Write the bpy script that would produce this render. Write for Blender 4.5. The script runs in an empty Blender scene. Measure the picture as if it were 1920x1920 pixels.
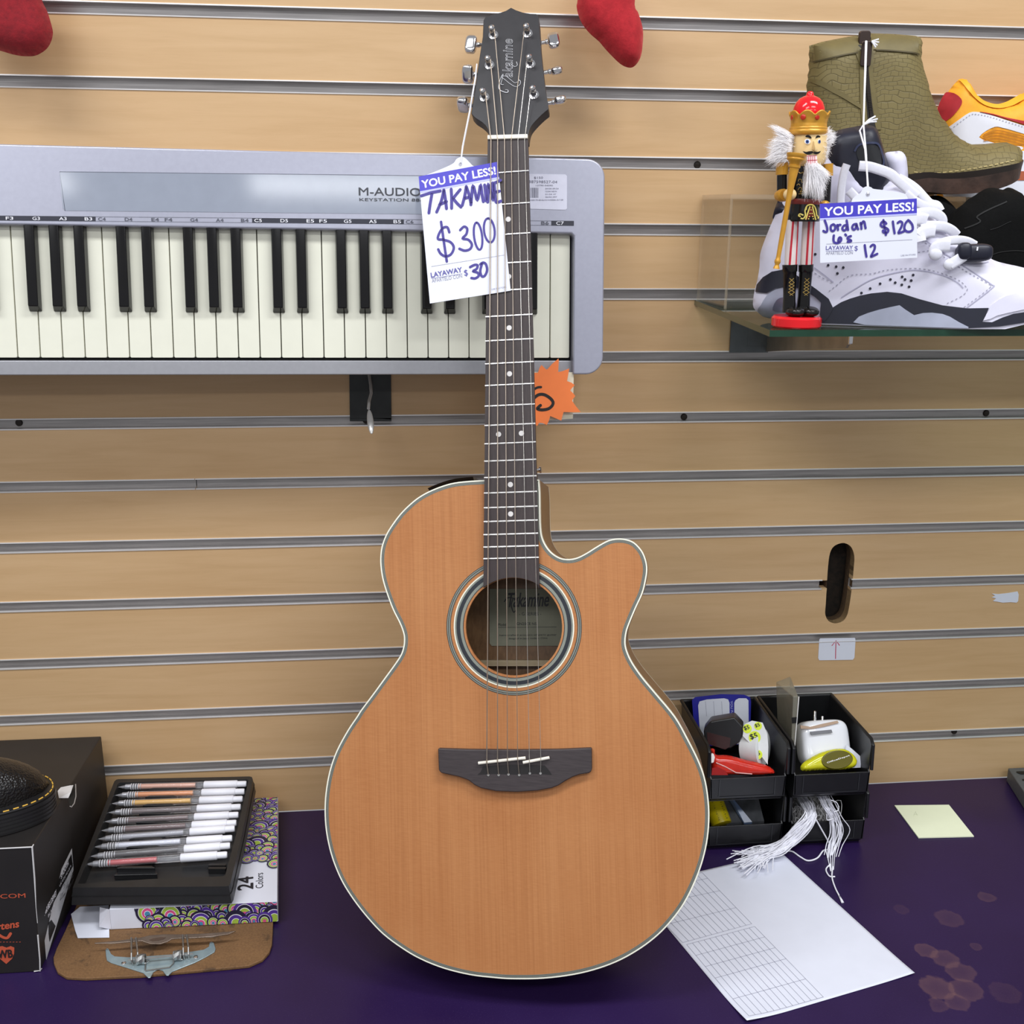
import bpy, bmesh, math, random
import numpy as np
from mathutils import Vector, Matrix
from mathutils.geometry import delaunay_2d_cdt

random.seed(7)
SC = bpy.context.scene
COL = SC.collection
RAD = math.radians
V3 = lambda *a: np.array(a, float)

# ------------------------------------------------------------------ camera (solved from the slat spacing)
PITCH, YAW, ROLL = 0.2703, 0.1092, 0.0094
CAM = V3(0, -1.3391, 0.7823)
FPX = 2067.0
_f = V3(math.sin(YAW)*math.cos(PITCH), math.cos(YAW)*math.cos(PITCH), -math.sin(PITCH))
_r = V3(math.cos(YAW), -math.sin(YAW), 0)
_u = np.cross(_r, _f)
CR = _r*math.cos(ROLL) + _u*math.sin(ROLL)
CU = -_r*math.sin(ROLL) + _u*math.cos(ROLL)
CF = _f

def ray(x, y):
    return CR*(x-960)/FPX - CU*(y-960)/FPX + CF
def hit(x, y, P, n):
    d = ray(x, y); n = np.array(n, float)
    return CAM + d*(((np.array(P, float)-CAM) @ n)/(d @ n))
def atY(x, y, yy=0.0): return hit(x, y, (0, yy, 0), (0, 1, 0))
def atZ(x, y, zz=0.0): return hit(x, y, (0, 0, zz), (0, 0, 1))
def atX(x, y, xx=0.0): return hit(x, y, (xx, 0, 0), (1, 0, 0))
def unit(a): a = np.array(a, float); return a/np.linalg.norm(a)

class Fr:
    """a plane in the room: origin, ex (right), ey (up); en faces the viewer"""
    def __init__(s, O, ex=(1, 0, 0), ey=(0, 0, 1)):
        s.O = np.array(O, float); s.ex = unit(ex)
        ey = np.array(ey, float); ey = ey - s.ex*(ey @ s.ex); s.ey = unit(ey)
        s.en = np.cross(s.ex, s.ey)
    def W(s, u, v, n=0.0): return s.O + s.ex*u + s.ey*v + s.en*n
    def uv(s, x, y, n=0.0):
        d = hit(x, y, s.O + s.en*n, s.en) - s.O
        return (float(d @ s.ex), float(d @ s.ey))
    def P(s, pts, n=0.0): return [s.uv(x, y, n) for x, y in pts]

def crop(x0, y0, k):
    return lambda pts: [(x0 + x/k, y0 + y/k) for x, y in pts]

# ------------------------------------------------------------------ 2D helpers
def catmull(pts, closed=False, k=6):
    P = [np.array(p, float) for p in pts]; n = len(P); out = []
    rng = range(n) if closed else range(n-1)
    for i in rng:
        if closed: a, b, c, d = P[(i-1) % n], P[i], P[(i+1) % n], P[(i+2) % n]
        else: a, b, c, d = P[max(i-1, 0)], P[i], P[i+1], P[min(i+2, n-1)]
        for j in range(k):
            t = j/k
            out.append(0.5*((2*b) + (c-a)*t + (2*a-5*b+4*c-d)*t*t + (-a+3*b-3*c+d)*t**3))
    if not closed: out.append(P[-1])
    return [tuple(float(q) for q in p) for p in out]
def resample(pts, step, closed=True):
    P = [np.array(p, float) for p in pts]
    if closed: P.append(P[0])
    out = []
    for a, b in zip(P[:-1], P[1:]):
        L = np.linalg.norm(b-a); k = max(1, int(math.ceil(L/step)))
        for j in range(k): out.append(a + (b-a)*j/k)
    if not closed: out.append(P[-1])
    return [tuple(float(q) for q in p) for p in out]
def evenly(pts, n):
    P = np.array(pts, float); L = np.concatenate([[0], np.cumsum(np.linalg.norm(np.diff(P, axis=0), axis=1))]); t = np.linspace(0, L[-1], n)
    return [(float(np.interp(q, L, P[:, 0])), float(np.interp(q, L, P[:, 1]))) for q in t]
def area2(p):
    return sum(p[i][0]*p[(i+1) % len(p)][1] - p[(i+1) % len(p)][0]*p[i][1] for i in range(len(p)))/2
def ccw(p): return list(p) if area2(p) > 0 else list(p)[::-1]
def offset_in(poly, d):
    P = np.array(ccw(poly), float)
    t = np.roll(P, -1, 0) - np.roll(P, 1, 0)
    t /= np.maximum(np.linalg.norm(t, axis=1, keepdims=True), 1e-12)
    nrm = np.stack([-t[:, 1], t[:, 0]], 1)
    return [tuple(q) for q in (P + nrm*d)]
def rrect(u0, u1, v0, v1, r, k=5, corners=(1, 1, 1, 1)):
    out = []
    for (cu, cv, a0, on) in ((u1-r, v0+r, -90, corners[0]), (u1-r, v1-r, 0, corners[1]), (u0+r, v1-r, 90, corners[2]), (u0+r, v0+r, 180, corners[3])):
        if on:
            for j in range(k+1):
                a = RAD(a0 + 90*j/k); out.append((cu + r*math.cos(a), cv + r*math.sin(a)))
        else:
            sx = 1 if cu > (u0+u1)/2 else -1; sy = 1 if cv > (v0+v1)/2 else -1
            out.append((cu + sx*r, cv + sy*r))
    return out
def ellipse(cu, cv, a, b, k=24, rot=0.0):
    out = []
    for j in range(k):
        t = 2*math.pi*j/k; x, y = a*math.cos(t), b*math.sin(t)
        out.append((cu + x*math.cos(rot) - y*math.sin(rot), cv + x*math.sin(rot) + y*math.cos(rot)))
    return out
def inside(poly, Q):
    P = np.array(poly); Q = np.array(Q); c = np.zeros(len(Q), bool)
    for i in range(len(P)):
        a, b = P[i], P[i-1]
        m = ((a[1] > Q[:, 1]) != (b[1] > Q[:, 1]))
        with np.errstate(divide='ignore', invalid='ignore'):
            xx = (b[0]-a[0])*(Q[:, 1]-a[1])/(b[1]-a[1]) + a[0]
        c ^= m & (Q[:, 0] < xx)
    return c
def bdist(poly, Q):
    P = np.array(poly); Q = np.array(Q, float); best = np.full(len(Q), 1e9)
    for i in range(len(P)):
        a, b = P[i-1], P[i]; ab = b-a; L = ab @ ab
        t = np.clip(((Q-a) @ ab)/max(L, 1e-16), 0, 1)
        best = np.minimum(best, np.linalg.norm(Q - (a + t[:, None]*ab), axis=1))
    return best
def fill(poly, step, hole=None):
    """triangulated polygon with interior points -> (points, triangles)"""
    B = resample(ccw(poly), step); n = len(B)
    P = np.array(B); lo, hi = P.min(0), P.max(0); G = []
    j = 0; y = lo[1] + step/2
    while y < hi[1]:
        x = lo[0] + (step/2 if j % 2 else 0)
        while x < hi[0]:
            G.append((x, y)); x += step
        y += step*0.87; j += 1
    pts = list(B); edges = [(i, (i+1) % n) for i in range(n)]; H = []
    if G:
        G = np.array(G); G = G[inside(B, G)]
        if len(G): G = G[bdist(B, G) > step*0.45]
        if hole is not None and len(G):
            G = G[~inside(hole, G)]; G = G[bdist(hole, G) > step*0.45]
    if hole is not None:
        H = list(hole); k = len(pts); pts += H
        edges += [(k+i, k+(i+1) % len(H)) for i in range(len(H))]
    pts += [tuple(g) for g in G]
    r = delaunay_2d_cdt([Vector(p) for p in pts], edges, [list(range(n))], 1, 1e-7)
    vs = [(p.x, p.y) for p in r[0]]; fs = [list(t) for t in r[2]]
    if hole is not None and fs:
        c = np.array([np.mean([vs[i] for i in t], 0) for t in fs]); m = inside(hole, c)
        fs = [t for t, q in zip(fs, m) if not q]
    return vs, fs

# ------------------------------------------------------------------ mesh builder
class MB:
    def __init__(s): s.v = []; s.f = []; s.m = []; s.s = []
    def add(s, vs, fs, mi=0, smooth=False):
        k = len(s.v); s.v += [tuple(float(q) for q in p) for p in vs]
        for f in fs: s.f.append([k+i for i in f]); s.m.append(mi); s.s.append(smooth)
        return s
    def poly(s, P, fr, n=0.0, mi=0):
        s.add([fr.W(u, v, n) for u, v in P], [list(range(len(P)))], mi); return s
    def prism(s, P, fr, n0, n1, mi=0, smooth=False, top=None):
        P = ccw(P); k = len(P); top = P if top is None else top
        vs = [fr.W(u, v, n0) for u, v in P] + [fr.W(u, v, n1) for u, v in top]
        s.add(vs, [list(range(k))[::-1], list(range(k, 2*k))], mi)
        s.add(vs, [[i, (i+1) % k, k+(i+1) % k, k+i] for i in range(k)], mi, smooth); return s
    def box(s, c, sz, R=None, mi=0):
        R = np.eye(3) if R is None else R; a = np.array(sz)/2
        vs = [np.array(c) + R @ (a*np.array(q)) for q in ((-1,-1,-1),(1,-1,-1),(1,1,-1),(-1,1,-1),(-1,-1,1),(1,-1,1),(1,1,1),(-1,1,1))]
        s.add(vs, [[3,2,1,0],[4,5,6,7],[0,1,5,4],[1,2,6,5],[2,3,7,6],[3,0,4,7]], mi); return s
    def hexa(s, b, t, mi=0):
        s.add(list(b)+list(t), [[3,2,1,0],[4,5,6,7],[0,1,5,4],[1,2,6,5],[2,3,7,6],[3,0,4,7]], mi); return s
    def tube(s, pts, r, seg=8, mi=0, closed=False, flat=1.0, flatN=1.0):
        P = [np.array(p, float) for p in pts]; n = len(P)
        rs = r if isinstance(r, (list, tuple)) else [r]*n
        T = []
        for i in range(n):
            a = P[i-1] if (i > 0 or closed) else P[i]; b = P[(i+1) % n] if (i < n-1 or closed) else P[i]
            T.append(unit(b-a) if np.linalg.norm(b-a) > 1e-12 else V3(0, 0, 1))
        up = V3(0, 0, 1) if abs(T[0][2]) < 0.9 else V3(0, 1, 0)
        N = unit(np.cross(T[0], up)); vs = []
        for i in range(n):
            N = N - T[i]*(N @ T[i]); N = unit(N); Bn = np.cross(T[i], N)
            for j in range(seg):
                a = 2*math.pi*j/seg; vs.append(P[i] + rs[i]*(N*math.cos(a)*flatN + Bn*math.sin(a)*flat))
        fs = []
        for i in range(n if closed else n-1):
            for j in range(seg):
                q = (i+1) % n; fs.append([i*seg+j, i*seg+(j+1) % seg, q*seg+(j+1) % seg, q*seg+j])
        s.add(vs, fs, mi, True)
        if not closed:
            s.add(vs[:seg], [list(range(seg))[::-1]], mi); s.add(vs[-seg:], [list(range(seg))], mi)
        return s
    def lathe(s, prof, O, ax=(0, 0, 1), seg=24, mi=0, smooth=True, sx=1.0):
        ax = unit(ax); up = V3(0, 1, 0) if abs(ax[1]) < 0.9 else V3(1, 0, 0)
        X = unit(np.cross(up, ax)); Yv = np.cross(ax, X); O = np.array(O, float); vs = []
        for r, h in prof:
            for j in range(seg):
                a = 2*math.pi*j/seg; vs.append(O + ax*h + X*r*sx*math.cos(a) + Yv*r*math.sin(a))
        fs = [[i*seg+j, i*seg+(j+1) % seg, (i+1)*seg+(j+1) % seg, (i+1)*seg+j] for i in range(len(prof)-1) for j in range(seg)]
        s.add(vs, fs, mi, smooth)
        s.add(vs[:seg], [list(range(seg))[::-1]], mi); s.add(vs[-seg:], [list(range(seg))], mi); return s
    def ball(s, c, r, mi=0, seg=20, rings=12, R=None, e=1.0):
        r = np.array(r if hasattr(r, '__len__') else (r, r, r), float); R = np.eye(3) if R is None else R; vs = []
        sg = lambda q: math.copysign(abs(q)**e, q)
        for i in range(1, rings):
            t = math.pi*i/rings
            for j in range(seg):
                a = 2*math.pi*j/seg
                vs.append(np.array(c) + R @ (r*V3(sg(math.sin(t))*sg(math.cos(a)), sg(math.sin(t))*sg(math.sin(a)), sg(math.cos(t)))))
        k = len(vs); vs += [np.array(c) + R @ (r*V3(0, 0, 1)), np.array(c) + R @ (r*V3(0, 0, -1))]
        fs = [[i*seg+j, (i+1)*seg+j, (i+1)*seg+(j+1) % seg, i*seg+(j+1) % seg] for i in range(rings-2) for j in range(seg)]
        fs += [[k, j, (j+1) % seg] for j in range(seg)] + [[k+1, (rings-2)*seg+(j+1) % seg, (rings-2)*seg+j] for j in range(seg)]
        s.add(vs, fs, mi, True); return s
    def ribbon(s, P, w, fr, n=0.0, mi=0, nf=None, round_=True):
        """flat stroke of width w along a polyline in the plane (nf: height function)"""
        Q = [np.array(p, float) for p in P]; k = len(Q); L = []; Rr = []
        for i in range(k):
            t = unit(Q[min(i+1, k-1)] - Q[max(i-1, 0)] + 1e-12); m = V3(-t[1], t[0])
            L.append(Q[i]+m*w/2); Rr.append(Q[i]-m*w/2)
        N = (lambda q: n) if nf is None else (lambda q: nf(q[0], q[1])+n)
        vs = [fr.W(q[0], q[1], N(q)) for q in L] + [fr.W(q[0], q[1], N(q)) for q in Rr]
        s.add(vs, [[k+i, k+i+1, i+1, i] for i in range(k-1)], mi, True)
        if round_:
            for c in (Q[0], Q[-1]):
                e = ellipse(c[0], c[1], w/2, w/2, 10); s.add([fr.W(a, b, N((a, b))-2e-6) for a, b in e], [list(range(10))], mi)
        return s
    def patch(s, P, fr, nf, step, eps=0.0, mi=0):
        vs, fs = fill(P, step)
        s.add([fr.W(u, v, nf(u, v)+eps) for u, v in vs], fs, mi, True); return s
    def sheet(s, fn, nu, nv, mi=0, smooth=True, cu=False):
        vs = [fn(i/(nu-1 if not cu else nu), j/(nv-1)) for j in range(nv) for i in range(nu)]
        fs = [[j*nu+i, j*nu+(i+1) % nu, (j+1)*nu+(i+1) % nu, (j+1)*nu+i] for j in range(nv-1) for i in range(nu if cu else nu-1)]
        s.add(vs, fs, mi, smooth); return s

# ------------------------------------------------------------------ objects
def wloc(o):
    L = V3(0, 0, 0)
    while o is not None: L = L + np.array(o.location); o = o.parent
    return L
def tag(o, label=None, cat=None, group=None, kind=None):
    if label: o['label'] = label
    if cat: o['category'] = cat
    if group: o['group'] = group
    if kind: o['kind'] = kind
    return o
def thing(name, label, cat, loc=(0, 0, 0), group=None):
    o = bpy.data.objects.new(name, None); COL.objects.link(o); o.location = [float(q) for q in loc]
    o.empty_display_size = 0.02
    return tag(o, label, cat, group)
def obj(name, mb, mats, parent=None, loc=None, bevel=0.0, bseg=2, sub=0, angle=38, recalc=True, label=None):
    L = wloc(parent) if parent is not None else (np.array(loc, float) if loc is not None else np.mean(np.array(mb.v), 0))
    assert all(0 <= i < len(mb.v) for f in mb.f for i in f), name
    me = bpy.data.meshes.new(name)
    me.from_pydata([tuple(np.array(p)-L) for p in mb.v], [], mb.f)
    if not isinstance(mats, (list, tuple)): mats = [mats]
    for m in mats: me.materials.append(m)
    bm = bmesh.new(); bm.from_mesh(me); bm.faces.ensure_lookup_table()
    for f, mi, sm in zip(bm.faces, mb.m, mb.s): f.material_index = mi; f.smooth = sm
    bmesh.ops.remove_doubles(bm, verts=bm.verts, dist=1e-6)
    if recalc: bmesh.ops.recalc_face_normals(bm, faces=bm.faces)
    bm.to_mesh(me); bm.free()
    o = bpy.data.objects.new(name, me); COL.objects.link(o)
    if parent is not None: o.parent = parent
    else: o.location = [float(q) for q in L]
    if bevel:
        b = o.modifiers.new('bevel', 'BEVEL'); b.width = bevel; b.segments = bseg; b.limit_method = 'ANGLE'; b.angle_limit = RAD(35)
        for p in me.polygons: p.use_smooth = True
        me.set_sharp_from_angle(angle=RAD(60))
        w = o.modifiers.new('wn', 'WEIGHTED_NORMAL'); w.keep_sharp = False
    elif any(mb.s): me.set_sharp_from_angle(angle=RAD(angle))
    if sub: o.modifiers.new('sub', 'SUBSURF').levels = sub; o.modifiers['sub'].render_levels = sub
    if label: o['label'] = label
    return o
def struct(name, mb, mats, parent=None, **k):
    o = obj(name, mb, mats, parent, loc=k.pop('loc', (0, 0, 0)) if parent is None else None, **k)
    o['kind'] = 'structure'; return o
def dup(o, parent=None, loc=None):
    c = o.copy(); COL.objects.link(c)
    if parent is not None: c.parent = parent
    if loc is not None: c.location = loc
    for ch in [q for q in o.children]: dup(ch, c)
    return c

# ------------------------------------------------------------------ lettering
_font_cache = {}
def glyphs(txt, bold=0.0, outline=0.0, shear=0.0):
    key = (txt, bold, outline, shear)
    if key in _font_cache: return _font_cache[key]
    cu = bpy.data.curves.new('t', 'FONT'); cu.body = txt; cu.size = 1.0; cu.offset = bold; cu.shear = shear; cu.resolution_u = 3
    if outline: cu.fill_mode = 'NONE'; cu.bevel_depth = outline; cu.bevel_resolution = 0
    o = bpy.data.objects.new('t', cu); COL.objects.link(o)
    dg = bpy.context.evaluated_depsgraph_get(); me = bpy.data.meshes.new_from_object(o.evaluated_get(dg))
    vs = np.array([v.co[:] for v in me.vertices]); fs = [list(p.vertices) for p in me.polygons]
    bpy.data.objects.remove(o); bpy.data.curves.remove(cu); bpy.data.meshes.remove(me)
    _font_cache[key] = (vs, fs); return vs, fs
def text(mb, txt, fr, a, b, n=0.0, h=None, bold=0.0, outline=0.0, shear=0.0, mi=0):
    """lettering whose bottom line runs from a to b (uv in the plane); h = height of the letters"""
    vs, fs = glyphs(txt, 0.0, outline, shear); a = np.array(a); b = np.array(b)
    x0, x1 = vs[:, 0].min(), vs[:, 0].max(); y0, y1 = vs[:, 1].min(), vs[:, 1].max()
    d = b-a; L = np.linalg.norm(d); d = d/L; m = V3(-d[1], d[0]); kx = L/(x1-x0); ky = kx if h is None else h/(y1-y0)
    out = []
    for x, y, z in vs:
        q = a + d*(x-x0)*kx + m*(y-y0)*ky; out.append(fr.W(q[0], q[1], n + z*kx))
    mb.add(out, fs, mi)
    if bold:                                    # heavier face: the same letters set slightly apart
        H = ky*(y1-y0)
        for i, (sx, sy) in enumerate(((1, 0), (-1, 0), (0, 1), (0, -1), (.7, .7), (-.7, .7), (.7, -.7), (-.7, -.7))):
            o2 = fr.ex*0; q = d*sx*bold*H*1.4 + m*sy*bold*H*1.4; o2 = fr.ex*q[0] + fr.ey*q[1] + fr.en*2e-6*(i+1)
            mb.add([p + o2 for p in out], fs, mi)
    return mb
def ptext(mb, txt, fr, A, B, n=0.0, h=None, **k):
    """same, the two ends of the line read off the photograph; h in photograph pixels"""
    a, b = fr.uv(*A, n), fr.uv(*B, n)
    hh = None
    if h: hh = h*math.dist(a, b)/math.dist(A, B)
    return text(mb, txt, fr, a, b, n, h=hh, **k)
# ------------------------------------------------------------------ materials
def lin(c):
    return tuple(((q/255)/12.92 if q/255 <= 0.04045 else ((q/255+0.055)/1.055)**2.4) for q in c)
class NT:
    def __init__(s, name):
        s.m = bpy.data.materials.new(name); s.m.use_nodes = True; s.t = s.m.node_tree; s.t.nodes.clear()
        s.out = s.n('ShaderNodeOutputMaterial'); s.b = s.n('ShaderNodeBsdfPrincipled'); s.l(s.b.outputs[0], s.out.inputs[0])
    def n(s, t, **k):
        q = s.t.nodes.new(t)
        for a, v in k.items(): setattr(q, a, v)
        return q
    def l(s, a, b): s.t.links.new(a, b)
    def co(s, scale=(1, 1, 1), rot=(0, 0, 0), loc=(0, 0, 0)):
        c = s.n('ShaderNodeTexCoord'); m = s.n('ShaderNodeMapping'); m.inputs['Scale'].default_value = scale
        m.inputs['Rotation'].default_value = rot; m.inputs['Location'].default_value = loc
        s.l(c.outputs['Object'], m.inputs[0]); return m.outputs[0]
    def noise(s, vec, scale, detail=3, rough=0.5, dist=0.0):
        q = s.n('ShaderNodeTexNoise'); q.inputs['Scale'].default_value = scale; q.inputs['Detail'].default_value = detail
        q.inputs['Roughness'].default_value = rough; q.inputs['Distortion'].default_value = dist
        s.l(vec, q.inputs['Vector']); return q.outputs['Fac']
    def ramp(s, fac, stops, interp='LINEAR'):
        r = s.n('ShaderNodeValToRGB'); r.color_ramp.interpolation = interp; e = r.color_ramp.elements
        e[0].position = stops[0][0]; e[0].color = (*stops[0][1], 1); e[1].position = stops[-1][0]; e[1].color = (*stops[-1][1], 1)
        for p, c in stops[1:-1]: q = e.new(p); q.color = (*c, 1)
        s.l(fac, r.inputs[0]); return r.outputs[0]
    def mix(s, fac, a, b, mode='MIX'):
        q = s.n('ShaderNodeMix', data_type='RGBA', blend_type=mode)
        for v, i in ((fac, 0), (a, 6), (b, 7)):
            if isinstance(v, (int, float)): q.inputs[i].default_value = v
            elif isinstance(v, tuple): q.inputs[i].default_value = (*v, 1)
            else: s.l(v, q.inputs[i])
        return q.outputs[2]
    def math(s, op, a, b=0.0):
        q = s.n('ShaderNodeMath', operation=op)
        for v, i in ((a, 0), (b, 1)):
            if isinstance(v, (int, float)): q.inputs[i].default_value = v
            else: s.l(v, q.inputs[i])
        return q.outputs[0]
    def bump(s, h, strength=0.3, dist=0.001):
        q = s.n('ShaderNodeBump'); q.inputs['Strength'].default_value = strength; q.inputs['Distance'].default_value = dist
        s.l(h, q.inputs['Height']); s.l(q.outputs[0], s.b.inputs['Normal'])
    def set(s, **k):
        for a, v in k.items():
            i = s.b.inputs[a.replace('_', ' ')]
            if isinstance(v, tuple) and len(v) == 3: v = (*v, 1)
            if hasattr(v, 'is_linked') or hasattr(v, 'links'): s.l(v, i)
            else: i.default_value = v
        return s
_mc = {}
def plain(name, c, rough=0.5, metal=0.0, var=0.06, scale=60, bump=0.0, bscale=400, spec=0.5, **k):
    """a solid colour with a little procedural unevenness"""
    if name in _mc: return _mc[name]
    t = NT(name); v = t.co(); f = t.noise(v, scale, 3); a = lin(c)
    hi = tuple(min(1, q*(1+var)) for q in a); lo = tuple(q*(1-var) for q in a)
    t.set(Base_Color=t.ramp(f, [(0.3, lo), (0.7, hi)]), Roughness=rough, Metallic=metal)
    t.b.inputs['Specular IOR Level'].default_value = spec
    if bump: t.bump(t.noise(v, bscale, 4), bump)
    for a, q in k.items(): t.b.inputs[a.replace('_', ' ')].default_value = q
    _mc[name] = t.m; return t.m

def m_wall():
    t = NT('maple_laminate'); v = t.co((1.2, 1, 16)); f = t.noise(v, 5, 5, 0.6, 0.6); g = t.noise(t.co((0.5, 1, 2.2)), 4, 3)
    fine = t.noise(t.co((6, 1, 260)), 6, 3)
    c = t.ramp(f, [(0.25, lin((196, 159, 113))), (0.55, lin((207, 171, 126))), (0.8, lin((212, 177, 133)))])
    c = t.mix(0.25, c, t.ramp(g, [(0.3, lin((190, 150, 106))), (0.7, lin((222, 188, 148)))]))
    c = t.mix(t.math('MULTIPLY', t.ramp(fine, [(0.58, (0, 0, 0)), (0.75, (1, 1, 1))]), 0.14), c, lin((160, 118, 80)))
    t.set(Base_Color=c, Roughness=0.42); return t.m
def m_counter():
    t = NT('purple_laminate'); v = t.co(); g = t.noise(v, 6, 3); sp = t.noise(v, 700, 2)
    c = t.ramp(g, [(0.3, lin((35, 19, 60))), (0.7, lin((42, 25, 70)))])
    c = t.mix(t.math('MULTIPLY', t.ramp(sp, [(0.6, (0, 0, 0)), (0.75, (1, 1, 1))]), 0.25), c, lin((80, 62, 104)))
    # dried ring marks where the finish has worn through
    geo = t.n('ShaderNodeTexCoord').outputs['Object']; wob = t.noise(v, 90, 3)
    for px, py, r, k in ((1850, 1682, .011, .35), (1690, 1705, .009, .16), (1780, 1722, .017, .3), (1738, 1782, .013, .5), (1772, 1798, .016, .45),
                         (1800, 1822, .017, .4), (1757, 1852, .019, .55), (1812, 1856, .018, .42), (1795, 1880, .014, .4), (1886, 1862, .017, .16), (1830, 1775, .007, .3), (1760, 1885, .011, .3)):
        p = atZ(px, py); d = t.n('ShaderNodeVectorMath', operation='DISTANCE'); t.l(geo, d.inputs[0]); d.inputs[1].default_value = tuple(p)
        q = t.math('ADD', d.outputs['Value'], t.math('MULTIPLY', t.math('SUBTRACT', wob, 0.5), 0.012))
        m = t.ramp(t.math('DIVIDE', q, r), [(0.0, (.6, .6, .6)), (0.5, (.75, .75, .75)), (0.85, (1, 1, 1)), (1.0, (0, 0, 0))])
        c = t.mix(t.math('MULTIPLY', m, k*0.55), c, lin((126, 92, 88)))
    t.set(Base_Color=c, Roughness=t.ramp(g, [(0.3, (.3, .3, .3)), (0.7, (.42, .42, .42))])); t.b.inputs['Specular IOR Level'].default_value = 0.35
    t.bump(t.noise(v, 500, 2), 0.05); return t.m
def m_alu():
    t = NT('brushed_aluminium'); f = t.noise(t.co((4, 400, 400)), 4, 3); g = t.noise(t.co((3, 3, 60)), 3, 3)
    c = t.ramp(f, [(0.3, lin((150, 146, 145))), (0.7, lin((196, 191, 189)))])
    t.set(Base_Color=t.mix(0.3, c, t.ramp(g, [(.3, lin((122, 119, 118))), (.7, lin((192, 188, 186)))])), Metallic=0.55, Roughness=0.38); return t.m
def m_cedar():
    t = NT('cedar_top'); f = t.noise(t.co((210, 1, 2.0)), 3, 3, 0.6); w = t.noise(t.co((20, 1, 1.2)), 2.2, 3); cross = t.noise(t.co((30, 1, 420)), 4, 2)
    blot = t.noise(t.co((3, 1, 3)), 3, 3)
    c = t.ramp(f, [(0.3, lin((158, 100, 57))), (0.52, lin((178, 118, 71))), (0.75, lin((187, 128, 80)))])
    c = t.mix(0.35, c, t.ramp(w, [(0.3, lin((166, 104, 57))), (0.7, lin((192, 134, 85)))]))
    c = t.mix(0.12, c, t.ramp(cross, [(0.35, lin((150, 88, 48))), (0.65, lin((214, 150, 98)))]))
    c = t.mix(0.25, c, t.ramp(blot, [(0.3, lin((166, 104, 57))), (0.7, lin((190, 134, 85)))]))
    t.set(Base_Color=c, Roughness=0.55); t.b.inputs['Specular IOR Level'].default_value = 0.3
    t.bump(f, 0.06, 0.0005); return t.m
def m_wood(name, a, b, scale=(1, 60, 60), rough=0.5):
    t = NT(name); f = t.noise(t.co(scale), 4, 4, 0.6, 0.3)
    t.set(Base_Color=t.ramp(f, [(0.3, lin(a)), (0.7, lin(b))]), Roughness=rough); return t.m
def m_glass(name, tint, alpha=0.25, rough=0.02, edge=None, gloss=0.7):
    """thin clear sheet: mostly see-through with glossy reflections"""
    t = NT(name); tr = t.n('ShaderNodeBsdfTransparent'); tr.inputs[0].default_value = (*tint, 1)
    gl = t.n('ShaderNodeBsdfGlossy'); gl.inputs['Roughness'].default_value = rough
    fr = t.n('ShaderNodeFresnel'); fr.inputs[0].default_value = 1.45
    nz = t.noise(t.co(), 30, 2)
    mx = t.n('ShaderNodeMixShader'); t.l(t.math('MULTIPLY', fr.outputs[0], t.math('ADD', t.math('MULTIPLY', nz, 0.2), gloss)), mx.inputs[0]); t.l(tr.outputs[0], mx.inputs[1]); t.l(gl.outputs[0], mx.inputs[2])
    m2 = t.n('ShaderNodeMixShader'); m2.inputs[0].default_value = alpha; t.l(mx.outputs[0], m2.inputs[1])
    t.set(Base_Color=tuple(edge or tint), Roughness=0.2); t.l(t.b.outputs[0], m2.inputs[2]); t.l(m2.outputs[0], t.out.inputs[0]); return t.m
def m_snake():
    t = NT('olive_embossed_leather'); vo = t.n('ShaderNodeTexVoronoi', feature='DISTANCE_TO_EDGE'); vo.inputs['Scale'].default_value = 1.0
    wob = t.n('ShaderNodeTexNoise'); wob.inputs['Scale'].default_value = 22; base = t.co()
    t.l(base, wob.inputs['Vector'])
    ad = t.n('ShaderNodeVectorMath', operation='MULTIPLY_ADD'); ad.inputs[1].default_value = (.022, .022, .03); t.l(wob.outputs['Color'], ad.inputs[0]); t.l(base, ad.inputs[2])
    mp = t.n('ShaderNodeMapping'); mp.inputs['Rotation'].default_value = (RAD(-90), 0, 0); mp.inputs['Scale'].default_value = (1, 1, 1); t.l(ad.outputs[0], mp.inputs[0])
    bk = t.n('ShaderNodeTexBrick'); t.l(mp.outputs[0], bk.inputs['Vector']); bk.offset = 0.5
    for a_, b_ in (('Scale', 1.0), ('Mortar Size', .0005), ('Mortar Smooth', 0.9), ('Brick Width', .0088), ('Row Height', .0047)): bk.inputs[a_].default_value = b_
    e = t.ramp(bk.outputs['Fac'], [(0.0, (1, 1, 1)), (1.0, (0, 0, 0))])
    g = t.noise(base, 14, 3)
    c = t.mix(t.math('ADD', t.math('MULTIPLY', e, 0.6), 0.4), lin((72, 62, 32)), t.ramp(g, [(.3, lin((106, 93, 52))), (.7, lin((124, 111, 68)))]))
    t.set(Base_Color=c, Roughness=0.62); t.bump(e, 0.4, 0.0008); return t.m
def m_felt(name, a, b):
    t = NT(name); v = t.co(); f = t.noise(v, 160, 4, 0.7)
    t.set(Base_Color=t.ramp(f, [(0.3, lin(a)), (0.7, lin(b))]), Roughness=0.9); t.b.inputs['Sheen Weight'].default_value = 0.5
    t.b.inputs['Sheen Tint'].default_value = (*lin((255, 120, 120)), 1); t.bump(f, 0.6, 0.001); return t.m
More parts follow.
